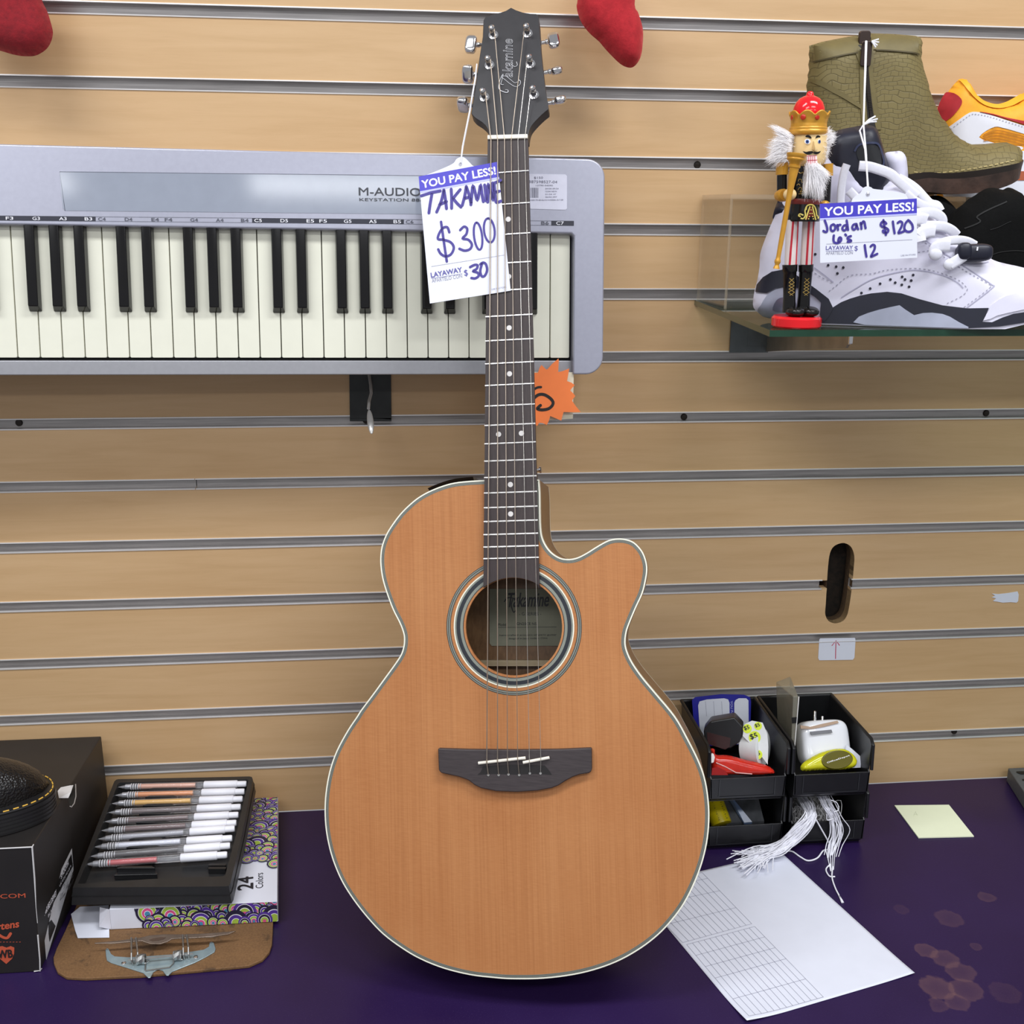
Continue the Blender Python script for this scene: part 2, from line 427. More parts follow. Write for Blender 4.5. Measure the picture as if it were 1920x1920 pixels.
def m_hardboard():
    t = NT('worn_hardboard'); v = t.co(); f = t.noise(v, 18, 4, 0.6, 0.5); g = t.noise(v, 500, 3)
    c = t.ramp(f, [(0.25, lin((70, 50, 30))), (0.39, lin((78, 55, 34))), (0.42, lin((108, 77, 47))), (0.8, lin((122, 88, 54)))])
    t.set(Base_Color=t.mix(0.18, c, t.ramp(g, [(.3, lin((70, 48, 28))), (.7, lin((170, 130, 84)))])), Roughness=0.75); t.bump(g, 0.2); return t.m

WALL = m_wall(); COUNTER = m_counter(); ALU = m_alu(); CEDAR = m_cedar()
MAHOG = m_wood('mahogany', (112, 80, 50), (142, 106, 70), (60, 60, 3), 0.4)
ROSEW = m_wood('rosewood', (46, 36, 36), (60, 48, 48), (220, 60, 6), 0.5)
DARKPANEL = m_wood('dark_void_sheet', (20, 16, 12), (46, 34, 24), (40, 40, 40), 0.9)
FIBRE = m_wood('raw_board_edge', (66, 48, 32), (96, 72, 48), (60, 60, 60), 0.9)
LIP = plain('polished_lip', (236, 233, 231), .28, .35, .03)
CHROME = plain('chrome', (225, 224, 226), 0.12, 1.0, 0.02)
STEEL = plain('dull_steel', (166, 166, 164), 0.35, 0.9, 0.1, 80)
NICKEL = plain('fret_wire', (215, 213, 210), 0.25, 0.85, 0.03)
BLACKSATIN = plain('black_satin_finish', (40, 38, 41), 0.42, 0, 0.12, 90)
BRIDGEM = m_wood('dark_bridge_wood', (50, 42, 44), (64, 56, 57), (6, 60, 200), 0.5)
CREAM = plain('cream_binding', (234, 232, 214), 0.35, 0, 0.03)
BINDGREY = plain('binding_grey', (130, 134, 124), 0.4)
BINDDARK = plain('binding_dark', (44, 42, 42), 0.4)
BONE = plain('bone_white', (232, 226, 212), 0.35)
PEARL = plain('pearl_dot', (214, 210, 208), 0.25, 0, 0.1)
SILVERINK = plain('silver_ink', (208, 208, 212), 0.35, 0.3)
PAPER = plain('white_paper', (218, 221, 234), 0.6, 0, 0.015, 40)
CARD = plain('white_card', (224, 226, 238), 0.45, 0, 0.015, 40)
BLUEPRINT = plain('blue_print', (66, 58, 188), 0.45, 0, 0.04)
MARKER = plain('purple_marker_ink', (62, 50, 140), 0.5, 0, 0.12, 300)
PRINTBLUE = plain('small_blue_print', (92, 88, 160), 0.5)
PRINTGREY = plain('small_grey_print', (150, 150, 168), 0.5)
PRINTBLACK = plain('black_print', (36, 36, 44), 0.5)
PRINTWHITE = plain('white_print', (240, 240, 248), 0.5)
THREAD = plain('white_thread', (236, 236, 242), 0.8, 0, 0.04, 300)
SILVERCASE = plain('silver_plastic', (172, 173, 188), 0.26, 0.3, 0.03, 200)
SILVERDARK = plain('grey_silver_plastic', (160, 160, 165), 0.35, 0.25, 0.03, 200)
PANELGREY = plain('grey_gloss_panel', (150, 156, 170), 0.08, 0.0, 0.03)
KEYWHITE = plain('ivory_key_plastic', (232, 231, 214), 0.12, 0, 0.015)
KEYBLACK = plain('black_key_plastic', (16, 15, 16), 0.1, 0, 0.1)
BLACKPL = plain('black_plastic', (26, 26, 28), 0.3, 0, 0.1, 90)
BLACKPL2 = plain('black_moulded_tray', (34, 34, 35), 0.42, 0, 0.12, 90)
SHADOWBLACK = plain('deep_black', (10, 9, 9), 0.7)
# ------------------------------------------------------------------ the setting
FW = Fr((0, 0, 0))
GZ = lambda k: 0.0715 + 0.0762*(13-k)
X0, X1 = -1.35, 1.75
hole = catmull(FW.P(crop(1440, 980, 3.692)([(505, 142), (455, 165), (428, 215), (415, 310), (408, 420), (400, 560), (396, 630), (412, 672), (440, 692), (475, 697), (520, 680), (548, 640), (564, 570), (582, 440), (594, 310), (598, 235), (580, 175), (545, 146)])), True, 4)
hole = ccw(hole)
mb = MB()
GH = 0.0056
for k in range(-5, 15):
    zt = GZ(k) - GH if k > -5 else 1.5
    zb = GZ(k+1) + GH if k < 13 else 0.0
    if k == 14: continue
    R = [(X0, zb), (X1, zb), (X1, zt), (X0, zt)]
    if k == 9:      # slat above the hand hole: notch in its lower edge
        nt = sorted_notch = [p for p in hole if p[1] > zb]
        nl, nr = min(nt), max(nt)
        i = max(range(len(hole)), key=lambda q: hole[q][1]); arc = []
        loop = [hole[(i+j) % len(hole)] for j in range(len(hole))]      # ccw from the top: goes down the left side first
        left = [p for p in loop[:len(loop)//2] if p[1] > zb]; right = [p for p in loop[len(loop)//2:] if p[1] > zb]
        R = [(X0, zb), (left[-1][0], zb)] + left[::-1] + right[::-1] + [(right[0][0], zb), (X1, zb), (X1, zt), (X0, zt)]
    if k == 10:
        i = min(range(len(hole)), key=lambda q: hole[q][1])
        loop = [hole[(i+j) % len(hole)] for j in range(len(hole))]      # ccw from the bottom: goes up the right side first
        right = [p for p in loop[:len(loop)//2] if p[1] < zt]; left = [p for p in loop[len(loop)//2:] if p[1] < zt]
        R = [(X0, zb), (X1, zb), (X1, zt), (right[-1][0], zt)] + right[::-1] + left[::-1] + [(left[0][0], zt), (X0, zt)]
    mb.prism(R, FW, -0.013, 0.0)
mb.add([(X0, .034, 0), (X1, .034, 0), (X1, .034, 1.5), (X0, .034, 1.5)], [[0, 1, 2, 3]], 1)  # dark-coloured sheet standing in for the unlit void behind the hand hole
wall = struct('wall_back', mb, [WALL, DARKPANEL])
# raw edge of the hand hole
mb = MB(); hk = len(hole)
mb.add([(p[0], 0.0004, p[1]) for p in hole] + [(p[0], 0.026, p[1]) for p in hole], [[i, (i+1) % hk, hk+(i+1) % hk, hk+i] for i in range(hk)], 0, True)
zc10 = GZ(10)
cut = np.array(hole)
o = struct('hand_hole_edge', mb, [FIBRE], wall)

SCREWM = plain('dark_screw_head', (44, 36, 30), 0.5, 0.4)
hx0 = min(p[0] for p in hole) - 0.0035; hx1 = max(p[0] for p in hole) - 0.002
PROF = [(0.0006, .0070), (-.0011, .0069), (-.0012, .0056), (.0010, .0054), (.0088, .0054), (.0088, -.0054), (.0010, -.0054), (-.0012, -.0056), (-.0011, -.0069), (.0006, -.0070)]
def trim_mesh(z, spans):
    mb = MB()
    for a, b in spans:
        n = len(PROF); vs = [(a, y, z+q) for y, q in PROF] + [(b, y, z+q) for y, q in PROF]
        mb.add(vs, [[i, i+1, n+i+1, n+i] for i in range(n-1) if 2 < i < n-4], 0); mb.add(vs, [[i, i+1, n+i+1, n+i] for i in range(n-1) if not 2 < i < n-4], 1)
    return mb
screws = {7: [(35, 793), (686, 788), (1283, 782), (1850, 775)], 3: [(1308, 309)], 13: [(1790, 1372)]}
tn = 0
for k in range(-4, 14):
    tn += 1
    spans = [(X0, X1)] if k != 10 else [(X0, hx0-.003), (hx1, X1)]
    if k == 8:
        j = FW.uv(366, 905)[0]; spans = [(X0, j-.0004), (j+.0004, X1)]
    t = struct('trim_%d' % tn, trim_mesh(GZ(k), spans), [ALU, LIP], loc=(0, 0, GZ(k)))
    for px, py in screws.get(k, []):
        p = atY(px, py, .007); mb = MB()
        mb.lathe([(.0001, 0.0), (.0036, .0006), (.0042, .0016), (.0042, .003)], (p[0], .0062, p[2]), (0, 1, 0), 16)
        mb.box((p[0], .0061, p[2]), (.005, .0006, .0009)); obj('screw', mb, SCREWM, t)

# counter
mb = MB(); mb.prism(rrect(-1.3, 1.7, -0.80, 0.0, 0.02), Fr((0, 0, 0), (1, 0, 0), (0, 1, 0)), -0.035, 0.0)
counter = obj('countertop', mb, COUNTER, loc=(0, 0, 0), bevel=0.003)
tag(counter, 'dark purple laminate countertop with worn stains along the slatted wall', 'counter')

# small things stuck on the wall
mb = MB(); fr = Fr((0, -0.0006, 0))
P = fr.P([(1538, 1197), (1603, 1196), (1604, 1200), (1602, 1233), (1599, 1237), (1536, 1238), (1534, 1234), (1536, 1200)])
mb.prism(P, fr, -0.0004, 0.0002)
st = obj('arrow_sticker', mb, CARD); tag(st, 'white sticker with a red arrow stuck on the wall below the oval hole', 'sticker')
mb = MB(); RED = plain('red_pen_ink', (196, 60, 92), 0.5)
g = crop(1440, 980, 3.692)
for s in ([(467, 940), (468, 880), (470, 818)], [(442, 850), (470, 816), (494, 848)]): mb.ribbon(fr.P(g(s)), .0011, fr, .0004)
obj('drawn_arrow', mb, RED, st)
mb = MB(); random.seed(3)
pl = fr.P([(1860, 1113), (1872, 1114), (1890, 1112), (1908, 1109), (1910, 1115), (1909, 1127), (1906, 1130), (1895, 1129), (1880, 1130), (1870, 1128), (1862, 1127), (1868, 1122), (1860, 1120), (1866, 1117)])
mb.prism(pl, fr, -0.0004, 0.0001); pr = obj('paper_scrap', mb, PAPER); tag(pr, 'torn white paper residue left on the wall', 'paper scrap')

# ------------------------------------------------------------------ camera, light, world
cam = bpy.data.cameras.new('camera'); co_ = bpy.data.objects.new('camera', cam); COL.objects.link(co_)
cam.sensor_fit = 'HORIZONTAL'; cam.sensor_width = 36.0; cam.lens = FPX/1920*36.0; cam.clip_start = 0.05
co_.matrix_world = Matrix(((CR[0], CU[0], -CF[0], CAM[0]), (CR[1], CU[1], -CF[1], CAM[1]), (CR[2], CU[2], -CF[2], CAM[2]), (0, 0, 0, 1)))
SC.camera = co_
w = bpy.data.worlds.new('shop'); SC.world = w; w.use_nodes = True
bg = w.node_tree.nodes['Background']; bg.inputs[0].default_value = (0.93, 0.95, 1.0, 1); bg.inputs[1].default_value = 0.36
def troffer(x, y, z, e, sx=1.2, sy=0.3, c=(0.95, 0.97, 1.0)):
    d = bpy.data.lights.new('ceiling_light', 'AREA'); d.shape = 'RECTANGLE'; d.size = sx; d.size_y = sy; d.energy = e; d.color = c
    o = bpy.data.objects.new('ceiling_light', d); COL.objects.link(o); o.location = (x, y, z)
    return o
for x, y, e in ((-0.9, -0.95, 21), (0.9, -0.95, 25), (-0.9, -2.3, 20), (0.9, -2.3, 20), (-1.8, -4.2, 17), (0.2, -4.2, 17), (2.2, -4.2, 17)):
    troffer(x, y, 2.05, e)
SC.view_settings.view_transform = 'Standard'; SC.view_settings.look = 'None'; SC.view_settings.exposure = 0.0
SC.cycles.max_bounces = 10; SC.cycles.transparent_max_bounces = 24; SC.cycles.use_denoising = True
mb = MB(); mb.box((0.2, -1.4, -0.93), (3.4, 3.0, 0.04)); struct('floor', mb, plain('shop_floor', (150, 146, 138), 0.5), loc=(0.2, -1.4, -0.93))
# ------------------------------------------------------------------ the guitar
TH = RAD(19); GO = atZ(970, 1835, 0.0362); GA = RAD(13.5)
FG = Fr(GO, (math.cos(GA), -math.sin(GA)*math.cos(TH), math.sin(GA)*math.sin(TH)), (0, math.sin(TH), math.cos(TH)))
DEP = 0.104
gl = crop(600, 880, 4); g2 = crop(590, 1300, 3.43); g3 = crop(960, 1300, 3.43); g4 = crop(980, 860, 4)
body_px = [(910, 900)] + gl([(1100, 88), (980, 105), (860, 145), (760, 195), (680, 255), (600, 335), (530, 430), (490, 500), (462, 580), (452, 660), (455, 740), (470, 830), (500, 930), (545, 1050), (595, 1150), (622, 1220), (630, 1270), (625, 1330), (605, 1390), (560, 1460), (480, 1570), (400, 1680), (310, 1800)]) \
    + g2([(270, 150), (210, 240), (140, 370), (95, 500), (70, 640), (64, 760), (72, 880), (95, 1000), (130, 1110), (180, 1220), (250, 1330), (340, 1445), (440, 1550), (560, 1640), (680, 1710), (830, 1770), (1000, 1812), (1150, 1830)]) \
    + g3([(0, 1838), (200, 1835), (400, 1810), (560, 1770), (700, 1715), (830, 1640), (940, 1555), (1030, 1460), (1110, 1350), (1180, 1210), (1230, 1070), (1260, 930), (1270, 790), (1262, 660), (1240, 540), (1200, 430), (1130, 290), (1050, 150)]) \
    + g4([(1000, 1760), (900, 1640), (830, 1540), (790, 1460), (772, 1390), (778, 1310), (800, 1240), (850, 1120), (900, 1010), (925, 910), (935, 830), (925, 760), (895, 690), (840, 630), (780, 604), (710, 598), (640, 612), (560, 655), (480, 705), (410, 740), (345, 752), (280, 742), (220, 705), (175, 650), (145, 580), (135, 500), (132, 400), (130, 250)]) + [(1010.5, 899)]
OUT = catmull(FG.P(body_px), False, 4)
OUT = resample(ccw(OUT), 0.006)
guitar = thing('acoustic_guitar', 'cedar-topped cutaway acoustic guitar standing on the purple counter, leaning against the wall', 'guitar', GO)
HC = FG.uv(963, 1175); HR = 0.0497
hole_c = ellipse(HC[0], HC[1], HR, HR, 56)
# soundboard
vs, fs = fill(offset_in(OUT, .0042), .02, hole_c); mb = MB(); mb.add([FG.W(u, v, 0) for u, v in vs], fs)
k = len(hole_c)
mb.add([FG.W(u, v, 0) for u, v in hole_c] + [FG.W(u, v, -.004) for u, v in hole_c], [[i, (i+1) % k, k+(i+1) % k, k+i] for i in range(k)], 0)
obj('soundboard', mb, CEDAR, guitar)
# rim and back
mb = MB(); k = len(OUT)
mb.add([FG.W(u, v, -.0072) for u, v in OUT] + [FG.W(u, v, -DEP+.004) for u, v in OUT], [[i, (i+1) % k, k+(i+1) % k, k+i] for i in range(k)], 0, True)
obj('side_rim', mb, MAHOG, guitar)
mb = MB(); mb.poly(OUT, FG, -DEP); mb.poly(OUT, FG, -DEP+.003); obj('back_panel', mb, MAHOG, guitar)
def band(mb, a, b, mi, n):
    A, B = offset_in(OUT, a), offset_in(OUT, b); k = len(A)
    mb.add([FG.W(u, v, n) for u, v in A] + [FG.W(u, v, n) for u, v in B], [[i, (i+1) % k, k+(i+1) % k, k+i] for i in range(k)], mi)
mb = MB()
for a, b, m in ((0, .0014, 0), (.0014, .0019, 1), (.0019, .0025, 2), (.0025, .0029, 1), (.0029, .0035, 2), (.0035, .0039, 1), (.0039, .0043, 2)): band(mb, a, b, m, .0002)
A = OUT; mb.add([FG.W(u, v, .0002) for u, v in A] + [FG.W(u, v, -.0072) for u, v in A], [[i, (i+1) % k, k+(i+1) % k, k+i] for i in range(k)], 0, True)
mb.add([FG.W(u, v, -DEP+.004) for u, v in A] + [FG.W(u, v, -DEP) for u, v in A], [[i, (i+1) % k, k+(i+1) % k, k+i] for i in range(k)], 0, True)
obj('binding', mb, [CREAM, BINDDARK, BINDGREY], guitar)
# rosette
def ring(mb, r0, r1, mi, n=.00025):
    a, b = ellipse(HC[0], HC[1], r0, r0, 72), ellipse(HC[0], HC[1], r1, r1, 72)
    mb.add([FG.W(u, v, n) for u, v in a] + [FG.W(u, v, n) for u, v in b], [[i, (i+1) % 72, 72+(i+1) % 72, 72+i] for i in range(72)], mi)
mb = MB(); q = .0497/89
for r0, r1, m in ((92.7, 94, 1), (94, 97.5, 2), (97.5, 99, 2), (99, 106, 3), (106, 109, 2), (109, 111.2, 0), (117, 118.3, 1), (118.3, 120.6, 2), (120.6, 122, 1), (122, 123.6, 2), (123.6, 124.8, 1)): ring(mb, r0*q, r1*q, m)
obj('rosette', mb, [CREAM, BINDDARK, BINDGREY, plain('rosette_navy_black', (30, 34, 42), 0.4)], guitar)
# inside: paper label and brace on the back
LB = -DEP+.0045
mb = MB(); P = FG.P([(918, 1104), (1075, 1104), (1075, 1211), (922, 1211), (918, 1206)], LB); mb.poly(P, FG, LB)
lab = obj('maker_label', mb, plain('shaded_label_paper', (150, 150, 130), 0.7), guitar)  # paper colour darkened to stand in for the shade inside the body
mb = MB(); c = crop(800, 1020, 3.84)
def lt(s, A, B, h, **k): ptext(mb, s, FG, c([A])[0], c([B])[0], LB+.0006, h=h, **k)
lt('Takamine', (590, 455), (882, 448), 26, shear=0.35, bold=0.012)
mb.ribbon(catmull(FG.P(c([(560, 415), (575, 395), (600, 385), (640, 395), (662, 385)]), LB)), .0011, FG, LB+.0006)
mb.ribbon(catmull(FG.P(c([(622, 395), (610, 440), (625, 490), (640, 480)]), LB)), .0011, FG, LB+.0006)
lt('- G SERIES -', (665, 515), (825, 513), 6)
lt('Model', (515, 590), (572, 590), 5); lt('GN20CE NS', (648, 584), (790, 584), 5)
mb.ribbon(FG.P(c([(515, 600), (935, 597)]), LB), .0004, FG, LB+.0006, round_=False)
lt('handcrafted acoustic-electric guitar', (525, 666), (935, 662), 4); lt('designed in Japan made in China', (590, 690), (870, 686), 4)
obj('label_lettering', mb, PRINTBLACK, lab)
mb = MB(); P = FG.P([(880, 1249), (880, 1238), (1050, 1238), (1050, 1249)], LB+.01); mb.prism(P, FG, LB-.002, LB+.01)
obj('back_brace', mb, m_wood('brace_wood', (190, 168, 132), (206, 186, 150)), guitar)

# black control panel let into the upper side
PR = [p for p in OUT if p[0] < FG.uv(893, 903)[0] and p[0] > FG.uv(798, 920)[0] and p[1] > FG.uv(800, 960)[1]]
po = offset_in(OUT, -.0050); io = [OUT.index(p) for p in PR]; k = len(PR); mb = MB(); ou = [po[i] for i in io]
mb.add([FG.W(u, v, -.010) for u, v in ou] + [FG.W(u, v, -.085) for u, v in ou] + [FG.W(u, v, -.018) for u, v in PR] + [FG.W(u, v, -.085) for u, v in PR], [[i, i+1, k+i+1, k+i] for i in range(k-1)] + [[i, i+1, 2*k+i+1, 2*k+i] for i in range(k-1)] + [[k+i, k+i+1, 3*k+i+1, 3*k+i] for i in range(k-1)] + [[0, k, 3*k, 2*k], [k-1, 2*k-1, 4*k-1, 3*k-1]], 0)
obj('preamp_panel', mb, BLACKPL, guitar)
# neck
NUT = (FG.uv(916, 265), FG.uv(991, 263)); END = (FG.uv(908, 1100), FG.uv(1012.5, 1102))
def edge(s, v):
    a, b = NUT[s], END[s]; t = (v-a[1])/(b[1]-a[1]); return a[0] + (b[0]-a[0])*t
mb = MB()
def nk(i, j):
    v = NUT[0][1] + (FG.uv(960, 915)[1] - NUT[0][1])*j; a, b = edge(0, v)+.0004, edge(1, v)-.0004; t = math.pi*i
    dp = .0145 + .004*j + (.05*max(0, (j-.86)/.14)**2)
    return FG.W((a+b)/2 - (b-a)/2*math.cos(t), v, .0008 - dp*math.sin(t)**0.8)
mb.sheet(nk, 17, 24); obj('neck', mb, plain('dark_neck_finish', (52, 38, 32), 0.45), guitar)
arc = [(HC[0] + HR*math.cos(a), HC[1] + HR*math.sin(a)) for a in np.linspace(math.asin(.93), math.pi-math.asin(.93), 3)]
a0 = math.acos(min(1, (END[1][0]-HC[0])/HR)) if END[1][0]-HC[0] < HR else .3
a1 = math.pi - math.acos(min(1, (HC[0]-END[0][0])/HR)) if HC[0]-END[0][0] < HR else math.pi-.3
arc = [(HC[0] + (HR+.0004)*math.cos(t), HC[1] + (HR+.0004)*math.sin(t)) for t in np.linspace(a0, a1, 20)]
FBN = .0062
mb = MB(); mb.prism([NUT[0], END[0]] + arc[::-1] + [END[1], NUT[1]], FG, .0004, FBN)
board = obj('fretboard', mb, ROSEW, guitar, bevel=.0006)
cv = lambda py: FG.uv(957, py)[1]
v0, v12 = cv(264), cv(832); SCL = 2*(v0-v12)
fv = lambda k: v0 - SCL*(1-2**(-k/12))
tilt = (FG.uv(1003, 829.5)[1]-FG.uv(913, 833)[1])/(FG.uv(1003, 832)[0]-FG.uv(913, 832)[0])
for k in range(1, 21):
    v = fv(k); a, b = edge(0, v)-.0002, edge(1, v)+.0002; mb = MB(); w = (b-a)/2*tilt*.6
    mb.tube([FG.W(a, v-w, FBN+.0001), FG.W((a+b)/2, v, FBN+.0003), FG.W(b, v+w, FBN+.0001)], .00095, 6); obj('fret', mb, NICKEL, board)
for k, du in ((3, (0,)), (5, (0,)), (7, (0,)), (9, (0,)), (12, (-.0118, .0118)), (15, (0,)), (17, (0,))):
    v = (fv(k)+fv(k-1))/2
    for d in du:
        u = (edge(0, v)+edge(1, v))/2 + d; mb = MB(); mb.prism(ellipse(u, v, .0027, .0027, 20), FG, FBN-.001, FBN+.0003); obj('inlay_dot', mb, PEARL, board)
mb = MB(); mb.prism([(NUT[0][0], NUT[0][1]-.001), (NUT[1][0], NUT[1][1]-.001), (NUT[1][0], NUT[1][1]+.0035), (NUT[0][0], NUT[0][1]+.0035)], FG, .001, FBN+.0022)
obj('nut', mb, BONE, guitar, bevel=.0006)

# headstock
nm = (V3(*NUT[0])+V3(*NUT[1]))/2; TA = RAD(9.5)
FH = Fr(FG.W(nm[0], nm[1]+.003, .004), FG.ex, FG.ey*math.cos(TA) - FG.en*math.sin(TA))
ch = crop(780, 0, 4.8)
hp = ch([(650, 1262), (652, 1190), (632, 1140), (590, 1098), (530, 1058), (497, 1020)])
hp2 = ch([(500, 1000), (545, 690), (575, 490), (600, 330), (607, 180), (625, 150), (680, 132), (760, 112), (810, 95), (855, 67), (900, 90), (960, 110), (1030, 122), (1085, 124), (1102, 145), (1108, 190), (1120, 400), (1140, 600), (1165, 800), (1192, 960)])
hp3 = ch([(1190, 985), (1140, 1025), (1080, 1085), (1035, 1140), (1015, 1195), (1008, 1258)])
HP = FH.P(catmull(hp, False, 3) + hp2 + catmull(hp3, False, 3))
mb = MB(); mb.prism(HP, FH, -.0145, 0); head = obj('headstock', mb, BLACKSATIN, guitar, bevel=.0007)
mb = MB()
A, B = FH.uv(*ch([(858, 772)])[0]), FH.uv(*ch([(868, 352)])[0])
# maker's name running up the headstock, outlined in silver
text(mb, 'akamine', FH, FH.uv(*ch([(872, 700)])[0]), FH.uv(*ch([(872, 350)])[0]), .0007, h=.0112, outline=.018, shear=0.25)
for s in ([(770, 690), (752, 740), (745, 790), (760, 815), (795, 832), (825, 835), (828, 815), (805, 812)], [(770, 690), (785, 672), (775, 720), (765, 760), (790, 765)], [(770, 700), (800, 720), (850, 760), (900, 785), (935, 765), (940, 735), (922, 720)],
          [(775, 690), (810, 690), (850, 720), (890, 750), (915, 740)], [(905, 560), (912, 590), (890, 605), (868, 590)]):
    mb.tube([FH.W(u, v, .0007) for u, v in catmull(FH.P(ch(s)), False, 5)], .00035, 5)
obj('name_lettering', mb, SILVERINK, head)
posts = [(697, 318, 0), (662, 588, 0), (617, 878, 0), (1005, 303, 1), (1030, 578, 1), (1062, 856, 1)]
btn = [(503, 400, 8), (475, 668, 52), (432, 945, 80), (1230, 365, -12), (1258, 632, -50), (1290, 908, -66)]
sref = [(700, 250), (655, 540), (610, 820), (997, 245), (1020, 515), (1052, 795)]
post_w = []
for (x, y, s), (bx, by, ang) in zip(posts, btn):
    u, v = FH.uv(*ch([(x, y)])[0]); bu, bv = FH.uv(*ch([(bx, by)])[0], -.021); sg = 1 if s else -1
    T = thing('tuning_machine', None, None, (0, 0, 0)); T.parent = guitar; T.location = (0, 0, 0)
    mb = MB(); mb.lathe([(.0001, .0018), (.0034, .0018), (.0036, .0014), (.0052, .0012), (.0056, .0006), (.0056, -.001)], FH.W(u, v, 0), FH.en, 20); obj('bushing', mb, CHROME, T)
    mb = MB(); mb.lathe([(.0001, .0155), (.0018, .0152), (.0030, .0138), (.0030, .0122), (.0022, .0105), (.0021, .0085), (.0030, .0068), (.0031, 0)], FH.W(u, v, 0), FH.en, 16); obj('string_post', mb, CHROME, T)
    mb = MB(); mb.prism(rrect(u-.008, u+.008, v-.009, v+.009, .003), FH, -.0275, -.0146); obj('gear_housing', mb, CHROME, T, bevel=.001)
    mb = MB(); c0 = FH.W(u + sg*.006, bv*.5+v*.5, -.021); c1 = FH.W(bu, bv, -.021); mb.tube([c0, c0+(c1-c0)*.55, c0+(c1-c0)*.6, c1], [.0022, .0022, .003, .003], 10); obj('shaft', mb, CHROME, T)
    ax = unit(c1-c0); t = RAD(ang); L = FH.ey*math.cos(t) + FH.en*math.sin(t); L = unit(L - ax*(L @ ax)); Wd = np.cross(ax, L)
    mb = MB(); mb.ball(c1+ax*.001, (.0066, .0100, .0042), seg=28, rings=18, R=np.stack([ax, L, Wd], 1), e=.55); obj('tuning_button', mb, CHROME, T, angle=60)
    post_w.append((u, v))

# strings
sn = [920.6, 933.1, 946, 958.5, 971, 983.5]; ss = [912.7, 932.8, 951.5, 970.6, 992.7, 1014]; sy = [1430.5, 1428.5, 1426, 1423, 1428, 1424]
se = [(915.6, 1453), (935, 1453), (953.5, 1452), (973.5, 1453), (993.5, 1450), (1013.5, 1450)]
pi = [2, 1, 0, 3, 4, 5]; rad = [.00062, .00054, .00046, .00040, .00034, .00030]
WOUND = plain('bronze_string', (184, 170, 154), 0.3, 0.85, 0.08); PLAINS = plain('steel_string', (212, 208, 200), 0.25, 0.85, 0.05)
for i in range(6):
    a = FG.W(*FG.uv(sn[i], 263, FBN+.0026), FBN+.0026); b = FG.W(*FG.uv(ss[i], sy[i], .0124), .0124); e = FG.W(*FG.uv(*se[i], .0084), .0084)
    u, v = post_w[pi[i]]; d = .0024*(1 if pi[i] < 3 else -1); p = FH.W(u+d, v-.0005, .0095)
    wr = [FH.W(u + .0027*math.cos(q)*(1 if d > 0 else -1), v + .0027*math.sin(q), .0095-.00012*q) for q in np.linspace(0, 11, 34)]
    mb = MB(); mb.tube([e, b + (e-b)*.05, b, a, a + (p-a)*.06, p] + wr, rad[i], 6)
    obj('string', mb, WOUND if i < 4 else PLAINS, guitar)

# bridge
cb = crop(800, 1020, 3.84)
bp = cb([(82, 1472), (300, 1479), (640, 1482), (960, 1478), (1187, 1468), (1189, 1500), (1190, 1620), (1184, 1640), (1165, 1650), (1100, 1660), (1050, 1678), (1000, 1705), (950, 1738), (900, 1757), (800, 1776), (650, 1786), (500, 1780), (390, 1757), (345, 1735), (300, 1700), (230, 1675), (160, 1660), (105, 1648), (88, 1630), (85, 1560)])
mb = MB(); P = FG.P(bp, .007); mb.prism(P, FG, .0003, .0078); bridge = obj('bridge', mb, BRIDGEM, guitar, bevel=.0012)
mb = MB(); P = FG.P(cb([(405, 1600), (640, 1588), (850, 1594), (878, 1625), (902, 1662), (780, 1655), (640, 1660), (480, 1655), (366, 1662), (390, 1640)]), .0079); mb.poly(P, FG, .0080); obj('string_pocket', mb, plain('pocket_black', (24, 20, 21), 0.5), bridge)
for A, B in (((372, 1578), (712, 1540)), ((694, 1574), (884, 1538))):
    a, b = [FG.W(*FG.uv(*q, .0105), .0105) for q in cb([A, B])]; mb = MB(); mb.tube([a+(a-b)*.002, a, b, b+(b-a)*.002], [.0004, .0016, .0016, .0004], 10); obj('saddle', mb, BONE, bridge)
for x, y in se:
    u, v = FG.uv(x, y, .0082); mb = MB(); mb.prism(ellipse(u, v, .0012, .0012, 10), FG, .0079, .0086); obj('string_end', mb, NICKEL, bridge)
# strap button on the heel
p = FG.W(*FG.uv(1009, 882, -.035), -.035); mb = MB()
mb.lathe([(.003, 0), (.0032, .002), (.002, .003), (.002, .0045), (.0036, .0055), (.0038, .007), (.002, .008)], p - V3(.004, 0, 0), unit(V3(1, -.1, .15)), 16); obj('strap_button', mb, CHROME, guitar)

